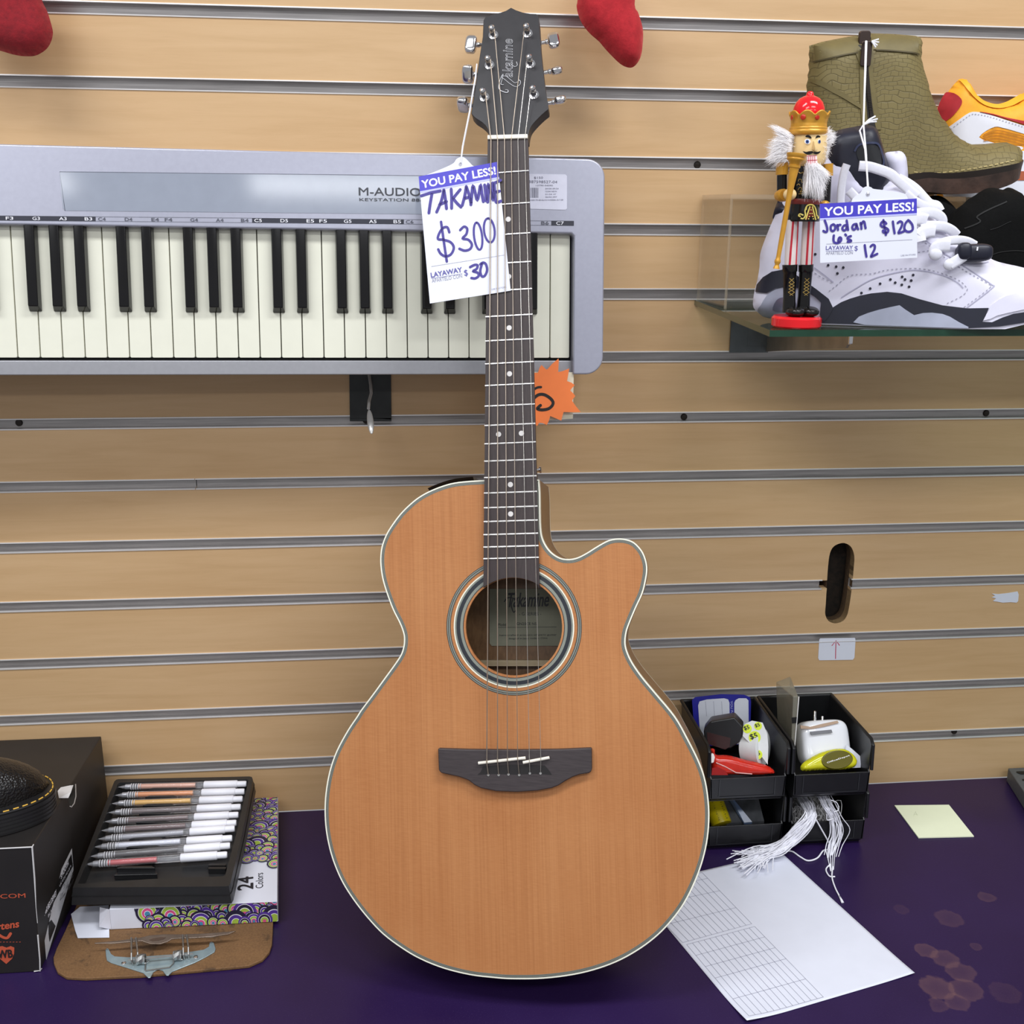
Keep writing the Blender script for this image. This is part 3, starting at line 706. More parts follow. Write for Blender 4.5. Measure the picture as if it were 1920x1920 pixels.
# ------------------------------------------------------------------ price tag tied to the guitar
def price_tag(name, label, FT, corners, hdr, n, thread_pts, hang_px, draw, hole_px, w_thread=.0007):
    """card with a blue header, printing, handwriting, and the thread it hangs on"""
    P = [FT.uv(*q, n) for q in corners]
    mb = MB(); mb.prism(P, FT, n-.0004, n)
    card = obj(name, mb, CARD); tag(card, label, 'price tag')
    lerp = lambda a, b, t: (a[0]+(b[0]-a[0])*t, a[1]+(b[1]-a[1])*t)
    tl, tr, br, bl = P
    mb = MB(); mb.poly([tl, tr, lerp(tr, br, hdr), lerp(tl, bl, hdr)], FT, n+.0002); obj('blue_header', mb, BLUEPRINT, card)
    mb = MB(); mb.poly([lerp(tl, bl, hdr), lerp(tr, br, hdr), lerp(tr, br, hdr*1.12), lerp(tl, bl, hdr*1.12)], FT, n+.0002); obj('pale_header_edge', mb, plain('pale_blue_print', (188, 190, 240), .5), card)
    hp_ = [FT.uv(*q, n-.0006) for q in hang_px]
    mb = MB(); mb.prism(hp_, FT, n-.0010, n-.0006); obj('hang_tab', mb, CARD, card)
    h = FT.uv(*hole_px, n); mb = MB(); mb.prism(ellipse(h[0], h[1], .0019, .0019, 14), FT, n-.0006, n-.0004); obj('punched_hole', mb, plain('hole_shadow', (178, 178, 190), .6), card)
    draw(card)
    mb = MB()
    for t in thread_pts: mb.tube(t, w_thread, 6)
    obj('hanging_thread', mb, THREAD, card)
    return card
ct = crop(620, 260, 3.4286); TN = .0079
FT1 = FG
def draw1(card):
    mb = MB(); q = lambda p: ct([p])[0]
    ptext(mb, 'YOU PAY LESS!', FT1, q((590, 318)), q((1062, 228)), TN+.0004, h=14.5, bold=.028); mb.v = [tuple(np.array(p) - FT1.en*.00012) for p in mb.v]; obj('header_lettering', mb, PRINTWHITE, card)
    mb = MB(); ptext(mb, 'LAYAWAY', FT1, q((647, 893)), q((845, 856)), TN+.0003, h=9, bold=.03); ptext(mb, '$', FT1, q((862, 888)), q((884, 884)), TN+.0003, h=13, bold=.01)
    mb.ribbon(FT1.P(ct([(648, 900), (846, 868)]), TN), .0003, FT1, TN+.0003); obj('layaway_lettering', mb, PRINTBLUE, card)
    mb = MB(); ptext(mb, 'APARTELO CON', FT1, q((652, 926)), q((846, 893)), TN+.0003, h=7); mb.ribbon(FT1.P(ct([(648, 822), (1118, 748)]), TN), .0003, FT1, TN+.0003)
    ptext(mb, 'USE IN-STORE', FT1, q((1035, 974)), q((1130, 958)), TN+.0003, h=3); obj('small_lettering', mb, PRINTGREY, card)
    mb = MB(); W = .0031
    for s in ([(583, 368), (640, 350), (705, 337)], [(652, 352), (640, 420), (632, 478)], [(728, 330), (712, 400), (682, 472)], [(728, 330), (738, 390), (745, 450)], [(700, 425), (745, 405)],
              [(775, 325), (778, 385), (778, 448)], [(833, 328), (805, 362), (785, 388)], [(788, 385), (812, 415), (838, 440)], [(872, 308), (862, 370), (846, 430)], [(872, 308), (890, 360), (903, 418)], [(858, 385), (892, 376)],
              [(902, 425), (908, 360), (915, 300), (930, 350), (943, 398), (955, 345), (964, 295), (972, 350), (982, 405)], [(990, 298), (996, 350), (1000, 400)], [(1010, 408), (1012, 350), (1012, 290), (1030, 345), (1046, 398), (1044, 345), (1042, 285)],
              [(1092, 268), (1068, 280), (1052, 290), (1056, 345), (1062, 405), (1078, 408), (1094, 402)], [(1058, 345), (1085, 338)]):
        mb.ribbon(catmull(FT1.P(ct(s), TN), False, 3), W, FT1, TN+.0004)
    W = .0026
    for s in ([(763, 602), (750, 570), (722, 575), (698, 610), (690, 645), (722, 650), (770, 665), (792, 700), (775, 742), (740, 757), (708, 740), (692, 712)], [(710, 535), (722, 620), (735, 710), (747, 790)],
              [(833, 588), (858, 566), (878, 580), (872, 615), (848, 642), (885, 650), (908, 680), (896, 710), (862, 720), (828, 708)]):
        mb.ribbon(catmull(FT1.P(ct(s), TN), False, 4), W, FT1, TN+.0004)
    for c, a, b, rot in (((948, 627), 26, 88, .12), ((1020, 590), 34, 78, .12)):
        e = [(c[0] + a*math.cos(t)*math.cos(rot) + b*math.sin(t)*math.sin(rot), c[1] + b*math.sin(t)*math.cos(rot) - a*math.cos(t)*math.sin(rot)) for t in np.linspace(-1.7, 4.9, 26)]
        mb.ribbon(FT1.P(ct(e), TN), W*.85, FT1, TN+.0004)
    for s in ([(897, 826), (925, 812), (945, 815), (938, 838), (915, 852), (945, 862), (952, 882), (930, 898), (905, 896)],
              [(975, 800), (962, 850), (972, 885), (992, 880), (1006, 845), (998, 808), (980, 797), (962, 808)]):
        mb.ribbon(catmull(FT1.P(ct(s), TN), False, 4), .0026, FT1, TN+.0004)
    obj('handwriting', mb, MARKER, card)
hp_w = lambda x, y, n: FH.W(*FH.uv(x, y, n), n)
fg_w = lambda x, y, n: FG.W(*FG.uv(x, y, n), n)
tab1 = catmull([(795, 330), (832, 315), (850, 306), (856, 298), (866, 294), (874, 298), (880, 304), (890, 312), (910, 308)], False, 4) + [(910, 320), (800, 340)]
th1 = [[hp_w(894, 120, .0015), hp_w(892, 145, .0012), hp_w(886, 178, .0012), hp_w(882, 205, .0008), fg_w(874, 245, .006), fg_w(868, 275, .0075), fg_w(864, 305, TN+.0006)],
       [hp_w(894, 120, .0016), hp_w(891, 147, .0025), hp_w(885, 180, .0028), hp_w(880.5, 208, .0022), fg_w(873, 245, .0075), fg_w(867, 275, .008), fg_w(863.5, 306, TN-.001)]]
price_tag('price_tag', 'white price tag with blue header hanging from the guitar headstock by a thread', FT1, [(785, 331), (933, 303.5), (957.5, 545), (806, 569)], .118, TN, th1, tab1, draw1, (863, 308))
# ------------------------------------------------------------------ the keyboard on the wall
KA = RAD(8)
_k0 = hit(1068, 671.5, (0, -.095, 0), (0, 1, 0)); _k1 = hit(33, 671, (0, -.112, 0), (0, 1, 0))
kex = unit(_k0-_k1); key_ = V3(0, math.sin(KA), math.cos(KA))
FK = Fr(_k0, kex, key_)
UL = -1.235                                   # left end of the keyboard, outside the frame
kb = thing('keyboard', 'silver eighty-eight key electronic keyboard hung on its side on the slatted wall', 'keyboard', FK.W(-.6, 0, -.05))
R0 = FK.uv(1132, 500, .010)[0]; top = FK.uv(1000, 300, -.004)[1]; bot = FK.uv(1000, 702, 0)[1]
pr = FK.uv(1076, 500, .012)[0]                # inner edge of the right end block
vt = FK.uv(1050, 440, .0)[1]                  # lower edge of the top panel
BK = -.072
mb = MB()
mb.prism(rrect(UL, R0-.001, bot+.004, top-.002, .022), FK, BK, -.016); obj('lower_shell', mb, SILVERDARK, kb, bevel=.004)
vlip = FK.uv(1000, 676, .001)[1]
mb = MB(); mb.prism(rrect(UL, pr+.002, bot, vlip, .002), FK, -.03, .0015); obj('front_rail', mb, SILVERDARK, kb, bevel=.0012)
mb = MB()
cr_ = .020
P = [(UL, top), (UL, vt)] + [(pr, vt), (pr, bot+.001)] + [p for p in rrect(UL, R0, bot-.0005, top, cr_)[:12]]
P = [(UL, vt), (pr-.003, vt), (pr, vt-.003), (pr, bot)] + rrect(UL, R0, bot, top, cr_, 8)[:18] + [(UL, top)]
mb.prism(P, FK, -.018, .012); obj('top_case', mb, SILVERCASE, kb, bevel=.0085, bseg=5)
mb = MB(); mb.prism([(UL+.02, vlip+.001), (pr-.0005, vlip+.001), (pr-.0005, vt+.001), (UL+.02, vt+.001)], FK, -.015, -.006); obj('key_bed', mb, SHADOWBLACK, kb)
# keys
edges_px = [33.3, 76, 117.7, 159, 200, 241, 282.7, 323.3, 364.3, 405, 445.7, 486, 526, 565.7, 606.7, 646.2, 685.6, 724, 763, 802.3, 840.8, 879]
kp = (FK.uv(1068.3, 671.5)[0] - FK.uv(33.3, 671)[0])/26.0
ur = FK.uv(1068.3, 671.5)[0]; vk0 = FK.uv(700, 671)[1]; vk1 = vt - .0005
for i in range(52):
    a, b = ur-(i+1)*kp, ur-i*kp
    mb = MB(); mb.prism(rrect(a+.0005, b-.0005, vk0, vk1+.004, .0016, 3, (1, 0, 0, 1)), FK, -.008, 0); obj('white_key', mb, KEYWHITE, kb, bevel=.0007)
vb0 = FK.uv(700, 588, .008)[1]
for i in range(51):
    if i % 7 in (0, 4) or i == 51: continue       # counted from the top C down: no black key between B-C and E-F
    j = i % 7
    c = ur-(i+1)*kp + {1: .0018, 2: 0, 3: -.0018, 5: .0014, 6: -.0014}[j]
    mb = MB(); w = .0067; w2 = .0050
    bq = [(c-w, vb0), (c+w, vb0), (c+w, vk1+.004), (c-w, vk1+.004)]; tq = [(c-w2, vb0+.006), (c+w2, vb0+.006), (c+w2, vk1+.004), (c-w2, vk1+.004)]
    mb.prism(bq, FK, 0.0002, .0105, top=tq); obj('black_key', mb, KEYBLACK, kb, bevel=.0012)
# gloss panel, name, note strip, sticker
KN = .0122
mb = MB(); P = FK.P([(113, 321), (925, 331), (925, 403), (122, 395), (118, 391), (112, 325)], KN); mb.prism(P, FK, .0112, KN+.0002); panel = obj('gloss_panel', mb, PANELGREY, kb)
mb = MB(); pa = [FK.W(u, v, KN) for u, v in FK.P([(122, 395), (112, 322), (925, 331)], KN)]; mb.tube(pa, .0004, 6); obj('panel_seam', mb, plain('seam_dark', (92, 94, 108), .5), panel)
mb = MB(); c2 = crop(620, 260, 3.4286)
ptext(mb, 'M-AUDIO', FK, (673, 366.5), (789, 367.5), KN+.0006, h=14.5, bold=.014)
ptext(mb, 'KEYSTATION 88es', FK, (674, 377), (800, 378), KN+.0006, h=5.5, bold=.012); obj('name_lettering', mb, plain('grey_print', (62, 64, 72), .5), panel)
notes = [('F3', 18), ('G3', 68), ('A3', 118), ('B3', 166), ('C4', 191), ('D4', 241), ('E4', 291), ('F4', 316), ('G4', 364), ('A4', 412), ('B4', 459), ('C5', 484), ('D5', 533), ('E5', 582), ('F5', 606), ('G5', 652), ('A5', 699), ('B5', 745), ('C6', 768), ('D6', 814), ('E6', 860), ('F6', 884), ('G6', 930), ('A6', 976), ('B6', 1022), ('C7', 1050)]
yy = lambda x: 409 + (x-18)*(418.5-409)/1032
mbd = MB(); mbl = MB(); mbw = MB()
dark_strips = []
for a, b in ((-60, 179), (473, 757), (1034, 1076)):
    mbd = MB(); dark_strips.append(mbd); mbd.poly(FK.P([(a, yy(a)-4.5), (b, yy(b)-4.5), (b, yy(b)+4.5), (a, yy(a)+4.5)], KN), FK, KN+.0002)
for a, b in ((179, 473), (757, 1034)):
    mbf = MB()
    for d in (-4.2, 4.2): mbf.ribbon(FK.P([(a, yy(a)+d), (b, yy(b)+d)], KN), .0003, FK, KN+.0002, round_=False)
    for e in (a, b): mbf.ribbon(FK.P([(e, yy(e)-4.2), (e, yy(e)+4.2)], KN), .0003, FK, KN+.0002, round_=False)
    obj('strip_outline', mbf, plain('grey_print2', (78, 80, 92), .5), kb)
for s, x in notes:
    dark = x < 179 or 473 < x < 757 or x > 1034
    ptext(mbl if dark else mbw, s, FK, (x-7, yy(x)+3), (x+7, yy(x)+3.1), KN+.0005, h=6, bold=.01)
for mbd in dark_strips: strip = obj('note_strip', mbd, plain('dark_print_strip', (44, 45, 58), .5), kb)
obj('light_note_lettering', mbl, PRINTWHITE, kb); obj('dark_note_lettering', mbw, plain('grey_print2', (78, 80, 92), .5), kb)
mb = MB(); mb.prism(FK.P([(978, 326), (1060, 327), (1063, 330), (1063, 391), (1060, 393.5), (978, 391)], KN), FK, .0115, KN+.0003); stk = obj('price_sticker', mb, plain('grey_white_sticker', (214, 214, 230), .4), kb)
mb = MB()
c2p = lambda x, y: c2([(x, y)])[0]
ptext(mb, '$150', FK, c2p(1308, 260), c2p(1365, 260), KN+.0006, h=4.6); ptext(mb, '387598527-04', FK, c2p(1275, 285), c2p(1457, 287), KN+.0006, h=4.8)
for j, (s, a, b) in enumerate((('04/04 09:34', 1380, 1465), ('12/04 NEW', 1380, 1455), ('01/04 47', 1380, 1450), ('06/04 097', 1380, 1455))): ptext(mb, s, FK, c2p(a, 326+j*18), c2p(b, 326+j*18), KN+.0006, h=2.6)
ptext(mb, '13790 04090', FK, c2p(1320, 305), c2p(1428, 306), KN+.0006, h=2.6); ptext(mb, '08-000170-00-06-9-0 0-00004-10-7-00', FK, c2p(1270, 400), c2p(1495, 398), KN+.0006, h=2.6)
random.seed(4); x = 1284
while x < 1336:
    w = random.choice((2, 2, 3, 5)); mb.poly(FK.P(c2([(x, 316), (x+w, 316), (x+w, 380), (x, 380)]), KN), FK, KN+.0005); x += w + random.choice((2, 3, 4))
obj('sticker_printing', mb, PRINTGREY if False else plain('sticker_grey', (110, 110, 128), .5), stk)

# hook under the keyboard
HOOKM = plain('bright_zinc', (206, 204, 200), .25, .35, .05)
hk = thing('wall_hook', 'dark metal plate with a bent chrome hook on the slatted wall under the keyboard', 'hook', atY(694, 745, 0))
mb = MB(); fr = Fr((0, -.0012, 0)); mb.prism(fr.P([(655, 697), (733, 697), (734, 784), (656, 784)]), fr, -.0002, .0014)
mb.prism(fr.P([(656, 784), (734, 784), (734, 790), (656, 790)]), fr, -.0072, -.0002)
obj('back_plate', mb, plain('dark_hook_plate', (52, 54, 54), 0.45, 0.5, .15, 60), hk, bevel=.0004)
pts = [atY(692, 703, -.004), atY(695, 722, -.014), atY(696, 738, -.024), atY(692, 752, -.036), atY(691, 766, -.048)]
mb = MB(); mb.tube(pts, .0019, 10); obj('hook_wire', mb, HOOKM, hk)
mb = MB(); a = atY(692, 768, -.05); b = atY(697, 814, -.072); m = (a+b)/2
ax = unit(b-a); xx = unit(np.cross(ax, V3(0, 1, 0))); mb.ball(m, (.0038, .0024, np.linalg.norm(b-a)/2), R=np.stack([xx, np.cross(ax, xx), ax], 1)); obj('flattened_tip', mb, HOOKM, hk)

# starburst price card
cs = crop(980, 660, 12)
st = [(255, 470), (345, 465), (385, 345), (425, 292), (530, 395), (560, 385), (660, 270), (805, 148), (815, 200), (800, 450), (900, 430), (1048, 370), (1030, 480), (1000, 655), (1100, 690), (1172, 745), (1090, 835), (1070, 870), (1130, 920), (1185, 990), (1130, 1060), (1110, 1095), (1190, 1210), (1305, 1350), (1090, 1355), (920, 1350), (890, 1460), (870, 1545), (740, 1490), (620, 1440), (585, 1560), (545, 1640), (450, 1600), (375, 1590), (320, 1670),
      (270, 1600), (180, 1640), (120, 1560), (20, 1540), (10, 1420), (-110, 1330), (-40, 1180), (-120, 1050), (-30, 930), (-100, 760), (10, 700), (0, 540), (120, 560), (160, 440), (230, 520)]
mb = MB(); SN = .0145; P = FK.P(cs(st), SN); mb.prism(P, FK, SN-.0004, SN)
sb = obj('starburst_sign', mb, plain('orange_card', (246, 128, 62), 0.55, 0, .03)); tag(sb, 'orange starburst price card with a black handwritten number under the keyboard', 'price sign')
mb = MB(); mb.prism(FK.P(cs([(100, 445), (1150, 455), (1130, 1500), (100, 1560)]), .008), FK, .0076, .008); obj('backing_card', mb, plain('cream_card', (226, 220, 196), .6), sb, label='cream backing card')
mb = MB()
for s, wds in (([(230, 880), (255, 845), (290, 818), (350, 793), (412, 790)], (.0008, .0026)), ([(240, 1060), (290, 1005), (350, 965), (420, 950), (500, 965), (580, 1010), (650, 1070), (685, 1140), (660, 1210), (590, 1270), (500, 1295), (410, 1300), (330, 1275), (360, 1235), (400, 1200)], (.0024, .0034))):
    mb.ribbon(catmull(FK.P(cs(s), SN), False, 4), wds[1], FK, SN+.0003)
obj('handwritten_number', mb, plain('black_marker', (22, 16, 14), .5), sb)

# ------------------------------------------------------------------ generic inflated shapes
class Puff:
    """a shape seen from the side, rounded in depth: profile polygon in a plane, half width hw(u,v), rounding radius R"""
    def __init__(s, fr, sil, hw, R, dist=None, p=2.0):
        s.fr = fr; s.sil = ccw(sil); s.dist = ccw(dist or sil); s.hw = hw if callable(hw) else (lambda u, v: hw); s.R = R; s.p = p
        s._d = np.array(resample(s.dist, R*0.4))
    def dep(s, u, v):
        q = np.array([[u, v]])
        if not inside(s.dist, q)[0]: return 0.0
        d = min(float(bdist(s.dist, q)[0])/s.R, 1.0)
        return s.hw(u, v)*(1-(1-d)**s.p)**(1/s.p)
    def deps(s, Q):
        Q = np.array(Q); d = np.minimum(bdist(s.dist, Q)/s.R, 1.0); d[~inside(s.dist, Q)] = 0
        return np.array([s.hw(u, v) for u, v in Q])*(1-(1-d)**s.p)**(1/s.p)
    def uv(s, x, y, lo=None):
        u, v = s.fr.uv(x, y)
        for _ in range(6): u, v = s.fr.uv(x, y, s.dep(u, v))
        if lo is not None: v = max(v, lo)
        return (u, v)
    def P(s, pts, lo=None): return [s.uv(x, y, lo) for x, y in pts]
    def body(s, mb, step, mi=0, n0=0.0, back=True):
        vs, fs = fill(s.sil, step); d = s.deps(vs); k = len(vs)
        mb.add([s.fr.W(u, v, n0+q) for (u, v), q in zip(vs, d)], fs, mi, True)
        if back: mb.add([s.fr.W(u, v, n0-q) for (u, v), q in zip(vs, d)], [f[::-1] for f in fs], mi, True)
        # close any open rim (where the silhouette is cut flat)
        B = resample(s.sil, step); db = s.deps(B); k = len(B)
        mb.add([s.fr.W(u, v, n0+q) for (u, v), q in zip(B, db)] + [s.fr.W(u, v, n0-q) for (u, v), q in zip(B, db)], [[i, (i+1) % k, k+(i+1) % k, k+i] for i in range(k) if db[i]+db[(i+1) % k] > 1e-4], mi)
        return mb
    def patch(s, mb, P, step, eps, mi=0):
        vs, fs = fill(P, step); d = s.deps(vs)
        mb.add([s.fr.W(u, v, q+eps) for (u, v), q in zip(vs, d)], fs, mi, True); return mb
    def slab(s, mb, P, step, eps, mi=0):
        """a panel with a visible edge, following the surface"""
        vs, fs = fill(P, step); d = s.deps(vs)
        mb.add([s.fr.W(u, v, q+eps) for (u, v), q in zip(vs, d)], fs, mi, True)
        B = resample(ccw(P), step); db = s.deps(B); k = len(B)
        mb.add([s.fr.W(u, v, q+eps) for (u, v), q in zip(B, db)] + [s.fr.W(u, v, q-.001) for (u, v), q in zip(B, db)], [[i, (i+1) % k, k+(i+1) % k, k+i] for i in range(k)], mi); return mb
    def line(s, mb, pts, w, eps, mi=0, px=True, lo=None, k=5, smooth=True):
        Q = s.P(pts, lo) if px else pts
        if smooth: Q = catmull(Q, False, k)
        mb.ribbon(Q, w, s.fr, eps, mi, nf=lambda u, v: s.dep(u, v), round_=False); return mb
    def dashes(s, mb, pts, w, L, gap, eps, mi=0, lo=None):
        Q = [np.array(q) for q in resample(catmull(s.P(pts, lo), False, 5), .0006, False)]; acc = 0; cur = []; on = True
        for a, b in zip(Q[:-1], Q[1:]):
            acc += np.linalg.norm(b-a)
            if on: cur.append(b)
            if acc > (L if on else gap):
                if on and len(cur) > 1: mb.ribbon(cur, w, s.fr, eps, mi, nf=lambda u, v: s.dep(u, v), round_=False)
                acc = 0; on = not on; cur = []
        return mb

# red stockings
def loop_(o):
    zt = max(v.co.z for v in o.data.vertices) + o.location.z; x = o.location.x; mb = MB()
    mb.tube([V3(x, -.055, zt-.006), V3(x+.008, -.03, zt+.02), V3(x, -.001, zt+.032), V3(x-.008, -.03, zt+.02), V3(x, -.055, zt-.006)], .0016, 6); obj('hanging_loop', mb, THREAD, o)
FELT = m_felt('red_felt', (118, 14, 26), (152, 22, 34)); FELT2 = m_felt('red_felt_bright', (160, 20, 32), (186, 32, 42))
fr = Fr((0, -.055, 0))
P1 = catmull(fr.P([(68, -60), (74, -20), (80, 4), (88, 20), (94, 38), (98.5, 55), (99, 66), (95, 80), (88, 91), (78, 99), (64, 105), (45, 105.5), (28, 103), (10, 98), (-20, 88), (-50, 70), (-70, 30), (-74, -60)]), True, 4)
mb = Puff(fr, P1, .024, .028).body(MB(), .006); o = obj('stocking', mb, FELT, angle=80); loop_(o); tag(o, 'dark red felt stocking toe hanging at the top left corner', 'stocking', 'red felt stockings')
g = crop(1040, 0, 9.6)
P2 = catmull(fr.P([(1186, -60)] + [(1086, -60), (1084.5, -25)] + g([(408, 30), (395, 110), (420, 250), (480, 400), (560, 520), (660, 630), (800, 750), (900, 870), (1050, 1030), (1180, 1150), (1290, 1208), (1400, 1213), (1500, 1120), (1560, 980), (1588, 750), (1590, 550), (1560, 400), (1500, 220), (1440, 80)])), True, 4)
mb = Puff(fr, P2, .022, .026).body(MB(), .006); o = obj('stocking', mb, FELT2, angle=80); loop_(o); tag(o, 'bright red felt stocking toe hanging to the right of the guitar headstock', 'stocking', 'red felt stockings')
# ------------------------------------------------------------------ glass shelf and bracket
ZS = 0.674
SHX = 0.358; SHY = -0.3395
GLASS = m_glass('shelf_glass', (0.80, 0.88, 0.82), 0.10, 0.02, lin((70, 96, 84)))
GEDGE = plain('glass_edge', (30, 62, 46), 0.1, 0, 0.15, 60)
mb = MB(); F2 = Fr((0, 0, 0), (1, 0, 0), (0, 1, 0))
xl0 = atZ(1297, 561, ZS)[0]; xl1 = atZ(1444, 619, ZS)[0]
gp = [(xl0, -.0015), (xl1, SHY), (1.25, SHY), (1.25, -.0015)]
mb.poly(gp, F2, ZS); mb.poly(gp, F2, ZS-.0062)
k = 4; mb.add([(u, v, ZS) for u, v in gp] + [(u, v, ZS-.0062) for u, v in gp], [[i, (i+1) % k, k+(i+1) % k, k+i] for i in range(k)], 1)
shelf = obj('glass_shelf', mb, [GLASS, GEDGE], loc=(.8, -.17, ZS)); tag(shelf, 'green-edged clear glass shelf on the wall carrying the shoes and the wooden figure', 'shelf')
BRK = plain('grey_bracket_metal', (92, 96, 98), 0.38, 0.6, .2, 40); BRK2 = plain('brushed_bracket_metal', (168, 158, 144), 0.35, 0.7, .2, 30)
fr = Fr((0, -.0016, 0))
x0, z0 = fr.uv(1367, 661); x1, z1 = fr.uv(1439, 661)
br = thing('shelf_bracket', 'grey metal shelf bracket under the left end of the glass shelf', 'bracket', (x1, 0, z0))
mb = MB(); mb.prism([(x0, z0), (x1, z0), (x1, ZS-.0064), (x0, ZS-.0064)], fr, -.0002, .002); mb.prism([(x0+.022, z0+.008), (x1-.001, z0+.008), (x1-.001, ZS-.008), (x0+.022, ZS-.008)], fr, .002, .0024); obj('wall_plate', mb, BRK, br, bevel=.0005)
fx = Fr((x1-.001, 0, 0), (0, -1, 0), (0, 0, 1))
tp = atX(1594, 654, x1); TY = -tp[1]
ap = [(.002, z0+.001), (TY-.006, tp[2]), (TY, tp[2]+.006), (TY, ZS-.0064), (.002, ZS-.0064)]
mb = MB(); mb.prism(ap, fx, -.0015, .0015); obj('arm', mb, BRK2, br, bevel=.0004)
mb = MB(); mb.prism([(TY-.0005, tp[2]+.004), (TY+.0035, tp[2]+.005), (TY+.0035, ZS-.0075), (TY-.0005, ZS-.0066)], fx, -.002, .002); obj('front_lip', mb, CHROME, br, bevel=.001)

# clear acrylic risers
ACR = m_glass('clear_acrylic', (0.998, 0.996, 0.99), 0.008, 0.03, lin((225, 215, 200)), 0.45); ACRE = m_glass('acrylic_edge', (0.93, 0.90, 0.86), 0.2, 0.05, lin((226, 210, 184)))
def riser(label, xa, xb, y0, y1, zt):
    T = thing('acrylic_riser', label, 'riser', ((xa+xb)/2, (y0+y1)/2, ZS))
    for nm, c, s in (('top_sheet', ((xa+xb)/2, (y0+y1)/2, zt-.0025), (xb-xa, y0-y1, .005)), ('side_sheet', (xa+.0015, (y0+y1)/2, (ZS+zt-.005)/2), (.003, y0-y1, zt-.005-ZS)), ('side_sheet', (xb-.0015, (y0+y1)/2, (ZS+zt-.005)/2), (.003, y0-y1, zt-.005-ZS)), ('front_sheet', ((xa+xb)/2, y1+.0015, (ZS+zt-.005)/2), (xb-xa-.006, .003, zt-.005-ZS))):
        mb = MB(); mb.box(c, s); o = obj(nm, mb, [ACR, ACRE], T)
        for p in o.data.polygons:
            d = sorted(s); a = [abs(q) for q in p.normal]; i = a.index(max(a))
            if s[i] != d[0]: p.material_index = 1
    return T
ZR = 0.7975
xr1 = atY(1808, 380, -.115)[0]
riser('clear acrylic display riser behind the wooden figure, under the olive boot', xl0+.002, xr1, -.004, -.118, ZR)
riser('clear acrylic display riser under the yellow and white sneaker', xr1+.012, 1.02, -.004, -.09, ZR)

# ------------------------------------------------------------------ white and navy basketball shoe
SA = RAD(15); FS = Fr((.49, -.283, ZS+.0008), (math.cos(SA), -math.sin(SA), 0), (0, 0, 1))
cz = crop(1380, 40, 3)
cz2 = crop(1700, 340, 6.4)
SHOEW = plain('white_shoe_leather', (216, 214, 230), 0.5, 0, 0.02, 80, bump=.04, bscale=500)
SHOEN = plain('navy_rubber', (18, 20, 38), 0.45, 0, 0.1, 90); SHOEG = plain('milky_grey_sole', (164, 168, 186), 0.3, 0, 0.06, 60); SHOEMESH = plain('pale_lining', (206, 204, 222), .7, 0, .05, 90)
LACE = plain('white_lace', (222, 222, 232), 0.75, 0, 0.03, 400); STITCH = plain('grey_stitch', (150, 148, 166), .7); PERF = plain('dark_perforation', (44, 42, 56), .8)
heel = [(1448, 597), (1428, 590), (1413, 577), (1413, 555), (1420, 525), (1424, 500), (1425, 478), (1432, 455), (1444, 425), (1456, 398), (1468, 372), (1482, 345), (1500, 318), (1524, 300)]
collar = [(1550, 287), (1572, 281), (1590, 279), (1603, 287), (1616, 310), (1625, 335), (1640, 345), (1668, 340), (1690, 345), (1712, 362), (1735, 385), (1757, 405), (1778, 425), (1800, 445), (1823, 462), (1850, 480), (1872, 491)]
toe = [(1920, 502), (1955, 515), (1985, 535), (2002, 560), (2000, 580), (1985, 592)]
sil = catmull(FS.P(heel + collar + toe), False, 3)
u_t = sil[-1][0]; u_h = sil[0][0]
lowv = FS.uv(1413, 577)[1]
sole_b = [(u_t-.02, .012), (u_t-.06, .001), (u_t-.10, 0.0), (u_h+.10, 0.0), (u_h+.03, 0.0)]
SIL = sil + sole_b
far = sil + [(u_t+.0, -.06), (u_h-.0, -.06)]
def shw(u, v):
    t = min(max((u-u_h)/.19, 0), 1); b = .031 + .016*t*t*(3-2*t)
    return b*(1 - .45*min(max(v/.17, 0), 1))
SH = Puff(FS, SIL, shw, .030, dist=far)
shoe = thing('basketball_shoe', 'white and navy high-top basketball shoe on the glass shelf behind a price tag', 'shoe', FS.W(.02, 0, 0))
mb = SH.body(MB(), .006); obj('upper', mb, SHOEW, shoe, angle=50)
L0 = .0012
def spatch(name, px, mat, eps=.0012, k=3, closed=True, step=.005, lo=L0):
    P = SH.P(px, lo); P = catmull(P, True, k) if k > 1 else P
    P = [(u, max(v, lo)) for u, v in P]
    o = obj(name, SH.slab(MB(), P, step, eps), mat, shoe, angle=50); return o
spatch('midsole_band', cz([(498, 1640), (540, 1612), (590, 1580), (640, 1560), (700, 1542), (760, 1530), (850, 1521), (930, 1530), (1030, 1562), (1160, 1597), (1300, 1614), (1420, 1612), (1402, 1655), (1384, 1690), (1440, 1692), (1500, 1665), (1560, 1645), (1640, 1632), (1760, 1600), (1860, 1560), (1850, 1600), (1800, 1640), (1640, 1690), (1480, 1715), (1300, 1728), (1100, 1735), (900, 1735), (700, 1725), (560, 1715), (480, 1700), (470, 1665)]), SHOEN, .0014, 1)
spatch('heel_band', cz([(108, 1520), (115, 1480), (150, 1440), (200, 1408), (262, 1396), (330, 1420), (400, 1470), (450, 1505), (520, 1560), (545, 1612), (520, 1660), (490, 1690), (470, 1650), (478, 1580), (440, 1545), (360, 1500), (280, 1490), (220, 1500), (170, 1528)]), SHOEN, .0026, 1)
spatch('heel_pod', cz([(120, 1625), (140, 1595), (170, 1545), (220, 1508), (290, 1492), (360, 1502), (430, 1540), (480, 1585), (480, 1640), (460, 1690), (430, 1715), (330, 1712), (230, 1695), (150, 1660)]), SHOEG, .0013, 2)
